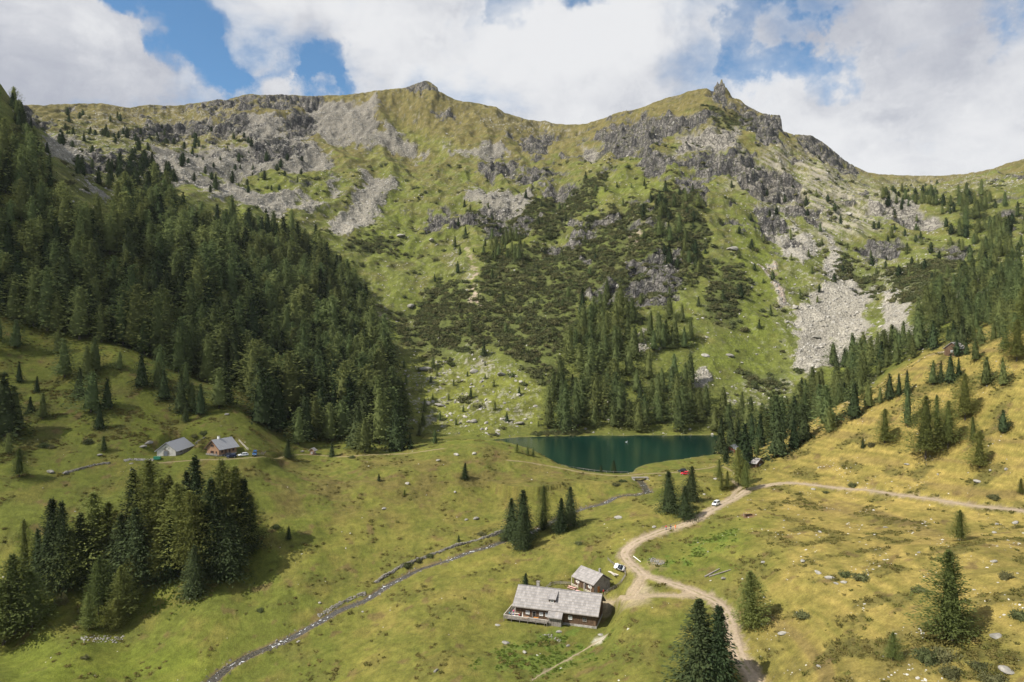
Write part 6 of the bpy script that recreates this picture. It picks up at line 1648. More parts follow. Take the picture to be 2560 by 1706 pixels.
# ------------------------------------------------------------------ single trees (photograph column, top row, base row)
ga, gb, gc, gd, ge, gf = 'conifers on the golden right slope', 'spruces by the gravel track', 'conifers by the lake outlet', 'trees of the left foreground grove', 'trees on the left meadow', 'spruce group by the stream'
T = [
 # right slope and bottom right
 ('spruce',1757,1503,1714,'big dark spruce at the bottom edge beside the track, left of its twin',gb,1.2),
 ('spruce',1792,1518,1722,'big dark spruce at the bottom edge touching the track bend',gb,1.15),
 ('larch',1876,1431,1570,'bushy larch right of the track bend, casting a shadow to its right',ga,1.15),
 ('larch',2381,1383,1602,'tallest larch at lower right, standing alone on the golden slope',ga,1.05),
 ('larch',2399,1277,1353,'small larch among white stones under the far track',ga,1.1),
 ('larch',2232,1582,1652,'young larch left of the dwarf pine thicket at lower right',ga,1.0),
 ('larch',2552,1196,1234,'small larch at the right edge of the picture above the far track',ga,1.0),
 ('larch',2314,994,1148,'large airy larch with a broad crown in the middle of the right slope',ga,.95),
 ('larch',2370,1006,1120,'airy larch standing behind the broad one on the right slope',ga,.85),
 ('larch',2344,990,1092,'larch with thin top between two broad larches',ga,.7),
 ('larch',2270,962,1068,'sparse larch with bare lower stem on the right slope',ga,.6),
 ('larch',2212,1024,1108,'bright young larch alone below the sparse one',ga,1.1),
 ('spruce',2157,1094,1120,'little dark spruce left of a low juniper bush',ga,.9),
 ('larch',2413,937,1050,'dense upright larch below the upper larch stand',ga,1.0),
 ('larch',2433,1044,1110,'slim larch directly behind a stouter one near the right edge',ga,.9),
 ('larch',2449,1080,1170,'stout bright larch near the right edge with a dark shadow',ga,1.1),
 ('pine',2508,1026,1084,'rounded leaning pine near the right edge',ga,1.2),
 ('spruce',2226,935,998,'spruce at the left of three on the golden knoll',ga,1.0),
 ('spruce',2248,935,990,'thin spruce in the middle of three on the golden knoll',ga,.7),
 ('spruce',2268,926,987,'spruce at the right of three on the golden knoll',ga,.75),
 ('larch',2332,902,962,'larch at the left of the row below the ridge cabin',ga,1.0),
 ('spruce',2352,903,956,'narrow spruce second in the row below the ridge cabin',ga,.7),
 ('spruce',2375,885,956,'tallest dark spruce in the row below the ridge cabin',ga,.95),
 ('spruce',2398,895,943,'spruce at the right end of the row below the ridge cabin',ga,.7),
 ('pine',2393,849,892,'round tree directly in front of the ridge cabin',ga,1.1),
 ('spruce',2416,851,886,'spruce just right of the ridge cabin',ga,1.0),
 ('larch',2171,953,1020,'larch on the left foot of the golden knoll',ga,1.1),
 ('larch',2201,968,1010,'small larch in front of the golden knoll',ga,.8),
 ('spruce',2135,959,1046,'dark double topped spruce at the left end of the knoll',ga,1.1),
 ('larch',2069,966,1068,'tall larch on the edge of the right meadow below the forest',ga,1.2),
 ('larch',2074,1019,1081,'bright young larch in front of the tall one at the meadow edge',ga,1.0),
 ('spruce',2009,1013,1104,'dark spruce on the upper edge of the right meadow',ga,1.0),
 ('spruce',1985,1050,1122,'spruce with sunlit flank at the right meadow edge',ga,1.1),
 ('spruce',1945,1036,1141,'pointed spruce standing free in front of the lakeside wood',ga,1.0),
 ('spruce',1957,1030,1098,'spruce behind the pointed one at the lakeside wood',ga,.9),
 ('larch',1892,1094,1141,'bright young larch right of the lake huts',ga,.9),
 # by the lake outlet and lane
 ('spruce',1802,1046,1134,'dark spruce on the right lake shore',gc,.95),
 ('spruce',1829,1046,1122,'spruce behind the red brown lake cabin',gc,.95),
 ('spruce',1861,1062,1170,'broad dark spruce between the two lake huts',gc,1.15),
 ('spruce',1899,1036,1120,'tall spruce behind the grey brown lake hut',gc,.95),
 ('spruce',1880,1040,1118,'slender spruce close behind the lake huts',gc,.8),
 ('spruce',1848,1050,1120,'spruce rising just over the lake cabin roof',gc,.8),
 ('pine',1815,1114,1158,'rounded dark pine at the end of the lake meadow',gc,1.25),
 ('larch',1798,1150,1203,'young larch at the left side of the lane',gc,.8),
 ('larch',1804,1180,1226,'slim dark larch left of the lane mouth',gc,.6),
 ('larch',1819,1178,1221,'conical young larch at the lane mouth',gc,.9),
 ('larch',1846,1122,1214,'tall bright larch right of the lane',gc,.85),
 ('larch',1866,1156,1226,'bright larch at the track edge right of the lane',gc,.85),
 ('larch',1857,1148,1210,'thin larch squeezed between the two bright ones',gc,.7),
 ('spruce',1674,1181,1279,'free standing spruce left of its two neighbours near the walkers',gb,1.15),
 ('spruce',1727,1168,1253,'pointed spruce behind the front one by the track',gb,1.1),
 ('spruce',1714,1218,1296,'dense spruce nearest the track by the walkers',gb,1.15),
 ('spruce',1535,1151,1183,'small dark spruce on the lake shore left of the bridge',gc,1.1),
 ('spruce',1503,1162,1182,'tiny spruce on the lake shore by the fence posts',gc,1.0),
 ('larch',1292,1108,1131,'little larch on the hump in front of the lake',gc,.9),
 ('larch',1319,1116,1138,'small larch on the right flank of the hump before the lake',gc,1.0),
 ('larch',1333,1119,1141,'smallest larch on the hump before the lake',gc,.9),
 # group by the stream
 ('spruce',1279,1250,1348,'left spruce of the group by the stream',gf,1.1),
 ('spruce',1307,1230,1352,'tallest dark spruce in the group by the stream',gf,1.1),
 ('spruce',1310,1283,1372,'front sunlit spruce of the group by the stream',gf,1.05),
 ('larch',1360,1217,1322,'slim bluish larch in the middle of the stream group',gf,.8),
 ('spruce',1357,1278,1325,'low spruce at the foot of the bluish larch',gf,1.0),
 ('spruce',1402,1247,1330,'olive spruce leaning on its darker neighbour',gf,1.0),
 ('spruce',1426,1220,1315,'dark spruce at the right end of the stream group',gf,1.05),
 ('pine',1314,1434,1482,'young dark pine peeping over the farmhouse roof',None,1.15),
 ('pine',1327,1462,1484,'low pine beside the one behind the farmhouse roof',None,1.2),
 ('spruce',1162,1158,1197,'solitary dark spruce on the grassy hump',ge,1.1),
 ('spruce',947,1184,1203,'tiny dark spruce left of the grassy hump',ge,1.1),
 ('spruce',1147,1337,1354,'tiny spruce above the stone wall',ge,1.0),
 ('larch',1011,1224,1237,'knee high conifer by a grey boulder on the hump',ge,1.2),
 ('spruce',722,1316,1348,'single young larch right of the grove',ge,.9),
 ('larch',1018,1296,1300,'tiny seedling conifer in the middle meadow',ge,1.0),
 # left meadow
 ('spruce',354,887,966,'compact dark spruce alone above the stone barn',ge,1.15),
 ('spruce',411,927,999,'dark spruce at the left end of the clump above the chalet',ge,1.1),
 ('larch',400,865,951,'tall larch rising behind the dark spruce above the barn',ge,.9),
 ('larch',236,845,930,'big pale larch behind the tree clump on the left meadow',ge,1.15),
 ('larch',161,850,943,'large dense larch on the upper left meadow',ge,1.15),
 ('spruce',48,905,956,'short dark spruce near the left edge of the meadow',ge,.8),
 ('spruce',92,941,980,'small dark spruce left of the big larch',ge,.9),
 ('spruce',76,992,1031,'stubby spruce on the far left meadow',ge,1.2),
 ('larch',106,985,1047,'bluish young larch beside the stubby spruce',ge,1.1),
 ('larch',227,933,1031,'broad larch in the front of the clump on the left meadow',ge,1.25),
 ('spruce',197,922,993,'spruce at the left of the clump on the left meadow',ge,1.0),
 ('spruce',267,948,1021,'dark spruce at the right of the clump on the left meadow',ge,1.0),
 ('spruce',249,1010,1072,'conical spruce standing below the clump on the left meadow',ge,1.0),
 ('spruce',453,937,1030,'spruce in the front edge of the forest above the chalet',ge,1.0),
 ('larch',479,958,1028,'round larch among dark spruces above the chalet',ge,1.1),
 ('spruce',501,962,1036,'spruce right of the round larch above the chalet',ge,.9),
 ('larch',548,923,1020,'bushy larch at the forest edge over the chalet roof',ge,1.15),
 ('spruce',566,905,1010,'dark spruce behind the bushy larch at the forest edge',ge,.9),
 ('spruce',464,1011,1054,'small spruce in front of the forest edge above the chalet',ge,1.0),
 ('spruce',654,926,1060,'large black spruce at the corner of the forest',ge,1.1),
 ('spruce',694,952,1076,'dark spruce second from the forest corner',ge,1.0),
 ('larch',746,1022,1112,'larch at the forest edge behind the tiny shed',ge,1.0),
 ('spruce',720,1101,1144,'low bushy spruce right of the parked cars',ge,1.3),
 ('larch',48,1123,1193,'grey green larch at the left edge below the wall ruins',ge,1.1),
 ('larch',22,1084,1134,'small larch at the left edge above the grey green one',ge,1.1),
 ('larch',260,1091,1128,'young larch left of the barn rubble',ge,1.2),
 ('spruce',10,936,1091,'very dark spruce cut by the left edge',ge,1.2),
 ('larch',34,968,1084,'larch with brownish crown beside the edge spruce',ge,1.1),
 ('spruce',830,1108,1142,'small spruce just below the forest path',ge,1.2),
 ('larch',960,1008,1092,'bushy larch on the far side of the path by the talus',ge,1.15),
 ('spruce',993,1012,1128,'broad dark spruce by the path in front of the talus',ge,1.1),
 ('larch',912,1048,1132,'larch in shade left of the broad dark spruce by the path',ge,1.1),
 ('spruce',1025,1086,1122,'small dark spruce at the edge of the talus',ge,1.1),
 ('larch',1049,1058,1090,'little larch growing on the talus above the path',ge,1.0),
 ('larch',1087,1074,1110,'scrubby larch at the left end of the lake',ge,1.0),
 # foreground grove
 ('spruce',129,1253,1462,'gaunt spruce with bare brown stems at the left of the grove',gd,.9),
 ('spruce',150,1262,1470,'second gaunt brownish spruce at the left of the grove',gd,.8),
 ('larch',60,1304,1456,'thin half dead larch near the left edge of the grove',gd,.65),
 ('spruce',95,1326,1450,'short brownish spruce at the left of the grove',gd,.7),
 ('larch',239,1238,1430,'tall pale larch in the left half of the grove',gd,1.15),
 ('larch',270,1262,1438,'tall larch leaning right in the left half of the grove',gd,.95),
 ('spruce',338,1276,1466,'dark spruce with bare lower trunk in the centre of the grove',gd,1.0),
 ('spruce',300,1290,1470,'dark spruce left of the bare trunk in the grove',gd,.9),
 ('spruce',331,1180,1400,'narrow dark spruce top at the back left of the grove',gd,.75),
 ('larch',371,1157,1392,'tall larch crown at the back of the grove below the barn',gd,1.05),
 ('larch',398,1200,1404,'larch behind the lit one in the grove',gd,.9),
 ('larch',442,1216,1428,'lit yellow green larch in the middle of the grove',gd,1.1),
 ('larch',475,1235,1440,'larch just right of the lit yellow green one',gd,.9),
 ('spruce',489,1150,1374,'tallest black spruce of the grove, its tip below the chalet',gd,.95),
 ('spruce',466,1185,1380,'black spruce left of the tallest one',gd,.8),
 ('larch',551,1160,1386,'tall larch at the back right of the grove',gd,1.0),
 ('larch',588,1172,1380,'dark larch at the right back of the grove',gd,1.0),
 ('spruce',520,1205,1402,'spruce in the dark right half of the grove',gd,1.0),
 ('spruce',566,1284,1442,'dark spruce in the front right of the grove',gd,1.1),
 ('spruce',606,1205,1384,'spruce at the right edge of the grove',gd,1.0),
 ('larch',626,1240,1362,'drooping larch at the far right of the grove',gd,1.1),
 ('spruce',536,1250,1430,'black spruce deep in the right half of the grove',gd,1.05),
 ('spruce',485,1367,1488,'conical young spruce in front of the grove at its right',gd,1.0),
 ('spruce',552,1372,1446,'low spruce at the right foot of the grove',gd,1.0),
 ('larch',246,1396,1536,'pale young larch in front of the grove, left of a yellower one',gd,.95),
 ('larch',302,1418,1547,'yellow green young larch standing in front of the grove',gd,1.1),
 ('larch',221,1484,1573,'small bright larch at the lower front of the grove',gd,.9),
 ('larch',290,1500,1570,'low spreading larch under the yellow green one',gd,1.5),
 ('larch',37,1394,1586,'big dense larch at the left edge in front of the grove',gd,1.2),
 ('larch',80,1432,1568,'bushy larch beside the big one at the left edge',gd,1.15),
 ('larch',8,1455,1612,'dark larch cut by the left edge at the bottom of the grove',gd,1.2),
 ('larch',389,1334,1456,'narrow larch in front of the central dark spruces',gd,.8),
 ('larch',331,1393,1494,'shaded young larch under the central grove trees',gd,1.1),
 ('spruce',426,1300,1440,'dark spruce filling the middle of the grove',gd,1.0),
 ('spruce',200,1290,1452,'dark spruce between the gaunt and the pale trees',gd,1.0),
 ('larch',180,1330,1470,'shaded larch behind the pale young ones',gd,1.1),
 ('larch',420,1195,1398,'back row larch left of the black spruce tops',gd,.95),
]
for (k, px, tp, bs, lab, grp, wd) in T:
    tree(k, px, tp, bs, lab, grp, wd * (1.22 if k != 'pine' else 1.0))

# ------------------------------------------------------------------ woods: the largest trees one by one, the rest as a mass
ZONES = [
 # label stem, outline (2353 wide), spacing, near, far, mix of kinds, height, keep
 ('in the dense forest on the shaded left slope', [(-60,330),(30,365),(95,440),(170,535),(250,545),(310,470),(345,440),(390,470),(430,520),(520,520),(600,545),(700,565),(768,600),(800,670),(838,720),(878,800),(892,840),(880,900),(925,960),(890,1000),(800,1010),(700,985),(620,945),(560,900),(520,870),(440,880),(340,850),(250,830),(140,790),(60,780),(-60,790)], 9.0, 395, 1000, dict(larch=.76, spruce=.24), 26, 1.0),
 ('at the lower edge of the forest on the left slope', [(590,890),(700,900),(900,900),(940,975),(900,1010),(800,1025),(700,1010),(640,985),(590,950)], 8.0, 330, 560, dict(larch=.4, spruce=.6), 25, 1.0),
 ('on the meadow fringe of the left forest', [(0,790),(250,830),(440,880),(440,930),(320,900),(150,870),(0,870)], 12, 330, 450, dict(larch=.7, spruce=.3), 14, .6),
 ('on the rocky steps below the left ridge', [(150,250),(560,250),(700,330),(700,440),(420,450),(180,470),(130,380)], 21, 620, 1130, dict(pine=.85, spruce=.15), 11, .4),
 ('above the left forest on the ledges', [(170,385),(380,380),(395,430),(330,430),(190,425)], 13, 600, 1200, dict(pine=.75, spruce=.25), 17, .7),
 ('on the steep spur at the left edge', [(-60,195),(20,235),(70,300),(112,370),(120,440),(60,440),(-60,380)], 9, 480, 760, dict(larch=.5, spruce=.5), 11.5, .9),
 ('in the wood across the lake', [(1240,945),(1255,880),(1300,850),(1316,800),(1326,725),(1375,690),(1440,735),(1455,800),(1440,835),(1500,862),(1560,872),(1600,905),(1655,950),(1655,992),(1560,996),(1262,988)], 9.2, 470, 760, dict(larch=.95, spruce=.05), 21, .78),
 ('on the green slope above the lake wood', [(1480,770),(1560,725),(1575,800),(1485,810)], 10, 560, 820, dict(larch=1.0), 18, .75),
 ('on the ledge of the middle cliffs', [(1495,450),(1605,440),(1625,520),(1600,640),(1540,630),(1480,565)], 12, 680, 1100, dict(pine=.45, spruce=.15, larch=.4), 16, .62),
 ('in the small dark clump on the middle slope', [(1110,560),(1195,545),(1200,602),(1110,604)], 9, 760, 1050, dict(larch=1.0), 13, .7),
 ('in the wood under the scree cone', [(1645,1000),(1690,955),(1760,985),(1810,955),(1850,890),(1900,845),(2000,808),(2080,775),(2130,690),(2180,645),(2353,625),(2353,730),(2280,775),(2180,805),(2090,822),(2010,890),(1960,915),(1890,975),(1830,1000),(1760,1030)], 8.8, 400, 760, dict(larch=.88, spruce=.12), 17, .62),
 ('in the wood high on the right', [(2150,480),(2240,440),(2320,470),(2420,560),(2420,660),(2250,650),(2190,590)], 12.5, 640, 1100, dict(larch=.8, pine=.2), 16, .5),
 ('in the row of small trees on the right saddle', [(2030,445),(2140,440),(2160,472),(2040,476)], 11, 800, 1300, dict(pine=.7, larch=.3), 13, .8),
 ('in the stand atop the golden slope', [(2230,815),(2353,740),(2420,720),(2420,930),(2300,905),(2215,880)], 10.5, 255, 400, dict(larch=1.0), 13.5, .6),
 ('scattered over the middle of the mountain', [(1050,480),(1440,400),(1640,560),(1780,650),(1780,860),(1500,850),(1150,850),(960,700)], 27, 540, 1100, dict(larch=.5, spruce=.5), 9, .5),
 ('scattered on the right mountain flank', [(1680,420),(1900,440),(1980,620),(1840,760),(1700,700)], 22, 560, 1050, dict(pine=.6, larch=.4), 10, .45),
 ('scattered over the talus above the lake', [(890,850),(1060,830),(1240,900),(1235,990),(960,1005)], 15, 470, 640, dict(larch=.85, spruce=.15), 6.5, .5),
 ('below the ledges on the right', [(2000,490),(2150,520),(2170,640),(2060,660),(1980,610)], 18, 640, 1000, dict(larch=.5, pine=.5), 10, .5),
]
cand = []
for zi, (where, poly, sp, ya, yb, mixk, hh, keep) in enumerate(ZONES):
    S = samples(poly, sp, ya, yb, seed=zi, keep=keep, hgt=hh)
    r = np.random.default_rng(500 + zi)
    ks = list(mixk); pr = np.array([mixk[k] for k in ks]); pr = pr / pr.sum()
    for (x, y, z) in S:
        if any((x - a) ** 2 + (y - b_) ** 2 < max(4.0, c * c) for a, b_, c in PLACED[-400:]): continue
        if LSD[np.searchsorted(ys, y) - 1, min(NC - 1, np.searchsorted(us, x / y))] > -1.5: continue
        k = ks[r.choice(len(ks), p=pr)]
        h = hh * float(np.clip(r.lognormal(-.03, .26), .38, 1.5)) * (0.8 if k == 'pine' and hh > 12 else 1)
        px = x / y * F + CX
        cand.append((h / y * (1 if -60 < px < 2620 else .3), k, x, y, z, h, where, r.integers(4), r.uniform(1.0, 1.45)))
cand.sort(key=lambda c: -c[0])
def spot(where, x, y, z, wd):
    """where in its wood a tree stands, told by what is above and below it"""
    px = x / y * F + CX; py = CY - (z - H) / y * F
    if 'left slope' in where:
        col = 'by the left edge' if px < 150 else 'over the left meadow' if px < 330 else 'over the stone barn' if px < 480 else 'over the chalet' if px < 640 else 'over the tiny shed' if px < 800 else 'beside the open gully'
        band = 'on its upper rim' if py < 560 else 'high up' if py < 680 else 'halfway up' if py < 800 else 'low down' if py < 920 else 'at its foot'
        if 'lower edge' in where:
            return 'at the foot of the left forest ' + ('over the chalet' if px < 700 else 'over the parked cars' if px < 760 else 'over the tiny shed' if px < 860 else 'above the forest path' if px < 950 else 'next to the talus') + (', front row' if py > 1060 else ', further back')
        return 'in the left forest %s, %s' % (band, col) + (', broad' if wd > 1.3 else ', slim' if wd < 1.12 else '')
    if 'scree cone' in where:
        return where + (' by the lake' if px < 1950 else ' left of the golden knoll' if px < 2180 else ' behind the ridge cabin' if px < 2420 else ' near the right edge') + (', slim' if wd < 1.2 else '')
    if 'across the lake' in where:
        return where + (' at its left end' if px < 1420 else ' in its middle' if px < 1560 else ' at its right end') + (', by the water' if py > 1050 else ', up the slope' if py < 950 else '')
    if 'rocky steps' in where or 'ledges' in where:
        return where + (' far left' if px < 260 else ' further left' if px < 360 else ' towards the scree' if px < 480 else ' among the scree') + (', lower' if py > 420 else '')
    return where + (', broad' if wd > 1.22 else '')
limit = dict(larch=285, spruce=285, pine=150)
rest = []
for (q, k, x, y, z, h, where, var, wd) in cand:
    if NTREE[k] < limit[k] and q > .009:
        size = 'tall' if h > 19 else ('medium' if h > 13 else 'small')
        kd = dict(larch='green larch', spruce='dark spruce', pine='stone pine')[k]
        where = spot(where, x, y, z, wd)
        lab = '%s %s %s' % (size, kd, where)
        tree_at(k, (x, y, z - .2), h, lab, '%s %s trees %s' % (size, k, where), wd, 'far' if y > 345 else 'near', var=int(var))
    else:
        rest.append((k, x, y, z, h, var, wd))
KI = {}; ms = []
for k in ('larch', 'spruce', 'pine'):
    for q in range(4):
        cr, tk = TREES[k, 'far', q]
        KI[k, q] = len(ms)
        # one mesh with both materials for the mass
        nv = len(cr.vertices)
        a = np.empty(nv * 3, np.float32); cr.vertices.foreach_get('co', a)
        ms.append(cr)
P_ = [(x, y, z - .2) for k, x, y, z, h, v, w in rest]
scatter('forest_trees', ms, P_, [(random.gauss(0, .03), random.gauss(0, .03), random.uniform(0, 6.28)) for _ in rest],
        [(h / TREE_H[k] * w, h / TREE_H[k] * w, h / TREE_H[k]) for k, x, y, z, h, v, w in rest], [KI[k, int(v)] for k, x, y, z, h, v, w in rest],
        'the remaining smaller conifers filling the woods and ledges of the mountain')

# ------------------------------------------------------------------ shrubs, stones, tussocks
def mask_points(mask, n, y0, y1, seed, umin=-.80, umax=.80, power=2.0):
    r = np.random.default_rng(seed)
    y = (r.uniform(y0 ** power, y1 ** power, n)) ** (1 / power); u = r.uniform(umin, umax, n)
    x = u * y
    mk = bilin(mask, us, ly, u, np.log(y))
    z = zat(x, y)
    hid = bilin(RUNMIN, us, ly, u, np.log(y) - 0.012); py = CY - (z - H) / y * F
    ok = (r.random(n) < mk) & (py - 3 / y * F < hid + 2)
    return np.stack([x[ok], y[ok], z[ok]], 1), r
def mass(name, meshes, mask, n, y0, y1, seed, smin, smax, label, zs=(.7, 1.1), sink=.1, power=2.0, tilt=.1, skew=1.0):
    P, r = mask_points(mask, n, y0, y1, seed, power=power)
    k = len(P)
    s = smin + (smax - smin) * r.random(k) ** skew
    P[:, 2] -= sink * s
    scatter(name, meshes, P, np.stack([r.normal(0, tilt, k), r.normal(0, tilt, k), r.uniform(0, 6.28, k)], 1), np.stack([s * r.uniform(.8, 1.25, k), s * r.uniform(.8, 1.25, k), s * r.uniform(*zs, k)], 1), r.integers(0, len(meshes), k), label)
    return k
cl = fbm(Xg / 24, Z / 15, 4, 501)
far_ok = sst(450, 480, Yg) * (LSD < -1)
smask = np.clip(shrub * sst(-.30, .22, cl * .7 + .75 * fbm(Xg / 11, Z / 7, 3, 505) + .16) * (1 - .8 * rvis), 0, 1) * far_ok
loose = sst(.12, .5, cl) * .12 * (1 - sc2) * (1 - sst(360, 480, Z)) * far_ok
n1 = mass('mountain_shrubs', SHRUBS, np.maximum(smask * .95, loose), 130000, 460, 1150, 601, .5, 1.9, 'dark green dwarf pine and alder scrub covering the mountainside', sink=.15, skew=1.6)
talus = np.clip(np.maximum(sc2 * .85, np.maximum(pscree * .55, flank * .5) * sst(-.15, .35, nzf + .3 * cl) * .9), 0, 1) * far_ok
n2 = mass('scree_stones', SCREES, talus, 260000, 460, 1350, 602, .30, 2.0, 'pale angular stones of the scree fields', sink=.0, tilt=.5, skew=3.5)
crags = np.clip(rvis * .5, 0, 1) * far_ok
n3 = mass('cliff_blocks', SCREES, crags * .35, 26000, 600, 1400, 603, .8, 3.2, 'broken rock blocks on the ledges of the cliffs', sink=.3, tilt=.6, skew=2.5)
spm = (sst(.25, .55, nz + .4 * nzf) * .10 + .012) * far_ok * (1 - shrub * .7)
n4_ = mass('slope_stones', SCREES, spm, 420000, 460, 1100, 604, .35, 1.8, 'single pale stones dotted over the mountain grass', sink=.1, tilt=.4, skew=3)
nearm = near * (LSD < -1.5) * (Ds > 2.6)
for Ln, w_ in ((ROAD, 2.6), (SIDE, 1.8), (SPUR, 2.2), (LANE, 1.6), (LAKEPATH, 1.6), (LEFTPATH, 1.9), (FOOT, .8)):
    D, _, _ = line_field(Ln, 3.5); nearm = nearm * (D > w_)
for B_, hx, hy in ((HOUSE, 17, 10), (HUT, 6.5, 6.0), (BARN, 10, 10), (CHALET, 7, 7)):
    c, s = math.cos(B_['yaw']), math.sin(B_['yaw']); dx, dy = Xg - B_['x'], Yg - B_['y']
    nearm = nearm * ~((np.abs(dx * c + dy * s) < hx) & (np.abs(-dx * s + dy * c) < hy))
hm2 = sst(.0, .4, heathn + .3 * n4) * nearm
leftm = pmask([(0,880),(500,880),(640,960),(640,1010),(350,1030),(0,1090)], 30, y0=280, y1=430)
brm = pmask([(1720,1480),(1850,1440),(2100,1410),(2353,1400),(2353,1600),(1740,1600)], 40, y1=330)
n5 = mass('heath_tussocks', TUSSOCK, np.clip(hm2 * (.16 + .6 * leftm + .35 * brm + .15 * rightw), 0, 1), 260000, 118, 430, 605, .25, 1.25, 'low heath and bilberry tussocks in the pasture', sink=.1, power=1.6, skew=2)
hb = np.maximum(pmask([(1480,1270),(1600,1240),(1700,1200),(1690,1245),(1560,1310),(1490,1310)], 18, y1=330) * .5, np.maximum(pmask([(1100,1500),(1300,1460),(1420,1440),(1440,1500),(1250,1560),(1080,1545)], 20, y1=330) * .5, pmask([(330,1330),(480,1330),(470,1395),(380,1420),(330,1390)], 16, y1=330) * .8))
n6 = mass('bright_herbs', HERBS, np.clip(hb * .5 * sst(-.2, .6, n12 + n4) * nearm, 0, 1), 330000, 150, 300, 606, .25, .75, 'bright green dock and nettle beds', sink=.05, power=1.6)
stm = np.clip(sst(.05, .5, n12 + .25 * fbm(Xg / 6, Yg / 6, 3, 511)) * (.005 + .055 * rightw + .05 * brm) , 0, 1) * nearm
n7 = mass('pasture_stones', PEBBLES, stm, 700000, 118, 430, 607, .08, .5, 'small white stones scattered in the pasture', sink=.15, tilt=.3, power=1.6, skew=3)
stb = ((Ds > swid * .8) & (Ds < swid + .9)) * .35 + (Ds <= swid * .8) * .06
n8 = mass('stream_stones', COBBLES, stb * (fbm(Xg / 5, Yg / 5, 2, 521) > -.15), 300000, 150, 330, 608, .12, .55, 'dark and pale cobbles along the stream', sink=.1, tilt=.4, power=1.6, skew=2)
reed = pmask([(1150,988),(1200,992),(1330,985),(1335,1004),(1140,1004)], 6, y0=455)
n9 = mass('shore_willows', SHRUBS, np.clip(reed * 1.0, 0, 1) * (LSD < -.5) * (LSD > -14), 60000, 455, 520, 609, .5, 1.0, 'low willow scrub along the far lake shore', sink=.1)
print('stuff', n1, n2, n3, n4_, n5, n6, n7, n8, n9, 'trees', NTREE, 'mass', len(rest))

# single bushes and boulders
def bush(px, py, rad, hgt, label, group='bushes on the pasture'):
    p = hit(px, py); s = rad / 1.6
    o = bpy.data.objects.new('dwarf_pine', random.choice(BUSHES)); COL.objects.link(o)
    o.location = (p.x, p.y, p.z - .1); o.scale = (s, s, hgt / 1.1); o.rotation_euler = (0, 0, random.uniform(0, 6.28))
    return tag(o, label, 'bush', group)
for q in [(2322,1652,2.6,2.0,'large dwarf pine thicket below the tallest larch'), (2358,1648,2.4,1.8,'dwarf pine thicket joining the large one on its right'), (2380,1690,2.0,1.5,'lighter dwarf pine bush at the bottom right'), (2450,1672,2.0,1.1,'low spreading bush at the lower right corner'), (2490,1706,2.2,1.2,'bush at the bottom edge by a white boulder'),
          (2156,1448,2.3,1.4,'bright green bush in the hollow behind grey boulders'), (2114,1440,1.7,1.2,'smaller green bush left of the bright one in the hollow'), (2516,1446,1.6,1.3,'dark bush by stones at the right edge of the pasture'), (2554,1546,1.8,1.5,'dark bush cut by the right edge'), (2486,1246,2.0,1.2,'low bush above the far track near the right edge'), (2133,1216,2.0,1.4,'green bush on the far track verge'), (2064,1232,1.3,.7,'tiny bush beside a pale stone below the far track'),
          (2179,1116,1.8,1.6,'rounded juniper bush beside the little spruce'), (2010,1540,2.6,.8,'brownish juniper mat behind the young larch'), (2300,1478,2.0,.9,'dark low mat in the middle of the right pasture'), (1075,1392,1.5,1.1,'dark bush growing on the stone wall'), (1018,1416,2.0,1.3,'dark thicket along the stone wall'), (1046,1404,1.5,1.1,'bush filling a gap of the stone wall'), (1203,1337,1.8,1.0,'green mat of bush above the wall near the spruces'), (1258,1352,1.4,1.0,'bush at the stream below the spruce group'),
          (1540,1213,2.0,1.0,'dark bush strip on the bank left of the bridge'), (1556,1205,2.0,1.0,'bush at the upper end of the bank by the bridge'), (220,1108,2.2,1.8,'broad grey green bush on the left meadow'), (110,1117,2.2,1.6,'bush on the left meadow near two larches'), (130,1120,1.6,1.0,'lower bush beside it on the left meadow'), (512,1086,2.2,1.5,'bush on the slope above the chalet'), (487,1092,1.6,1.0,'small bush left of the one above the chalet'), (650,1528,1.2,.9,'small bush in the meadow right of the grove'), (212,1646,1.2,.8,'dark tuft in the bright meadow below the grove'), (154,1508,2.0,2.6,'shaded shrub inside the grove'), (690,1320,1.5,1.2,'bush at the right end of the grove'), (1447,1360,1.6,.8,'dark tuft in the meadow above the hut'), (880,1145,1.6,1.0,'dark bush below the forest path'),
          (1700, 960, 4.0, 2.5, 'wide dark scrub patch at the foot of the mountain right of the lake wood'), (1920, 1150, 1.4, 1.0, 'small bush at the lane above the track')]:
    bush(*q)
def boulder(px, py, s, label, group='boulders in the pasture', zf=.8):
    p = hit(px, py)
    o = bpy.data.objects.new('boulder', random.choice(ROCKS)); COL.objects.link(o)
    o.location = (p.x, p.y, p.z + .1 * s); o.scale = (s * random.uniform(.9, 1.2), s * random.uniform(.8, 1.1), s * zf); o.rotation_euler = (random.uniform(-.2, .2), random.uniform(-.2, .2), random.uniform(0, 6.28))
    return tag(o, label, 'boulder', group)
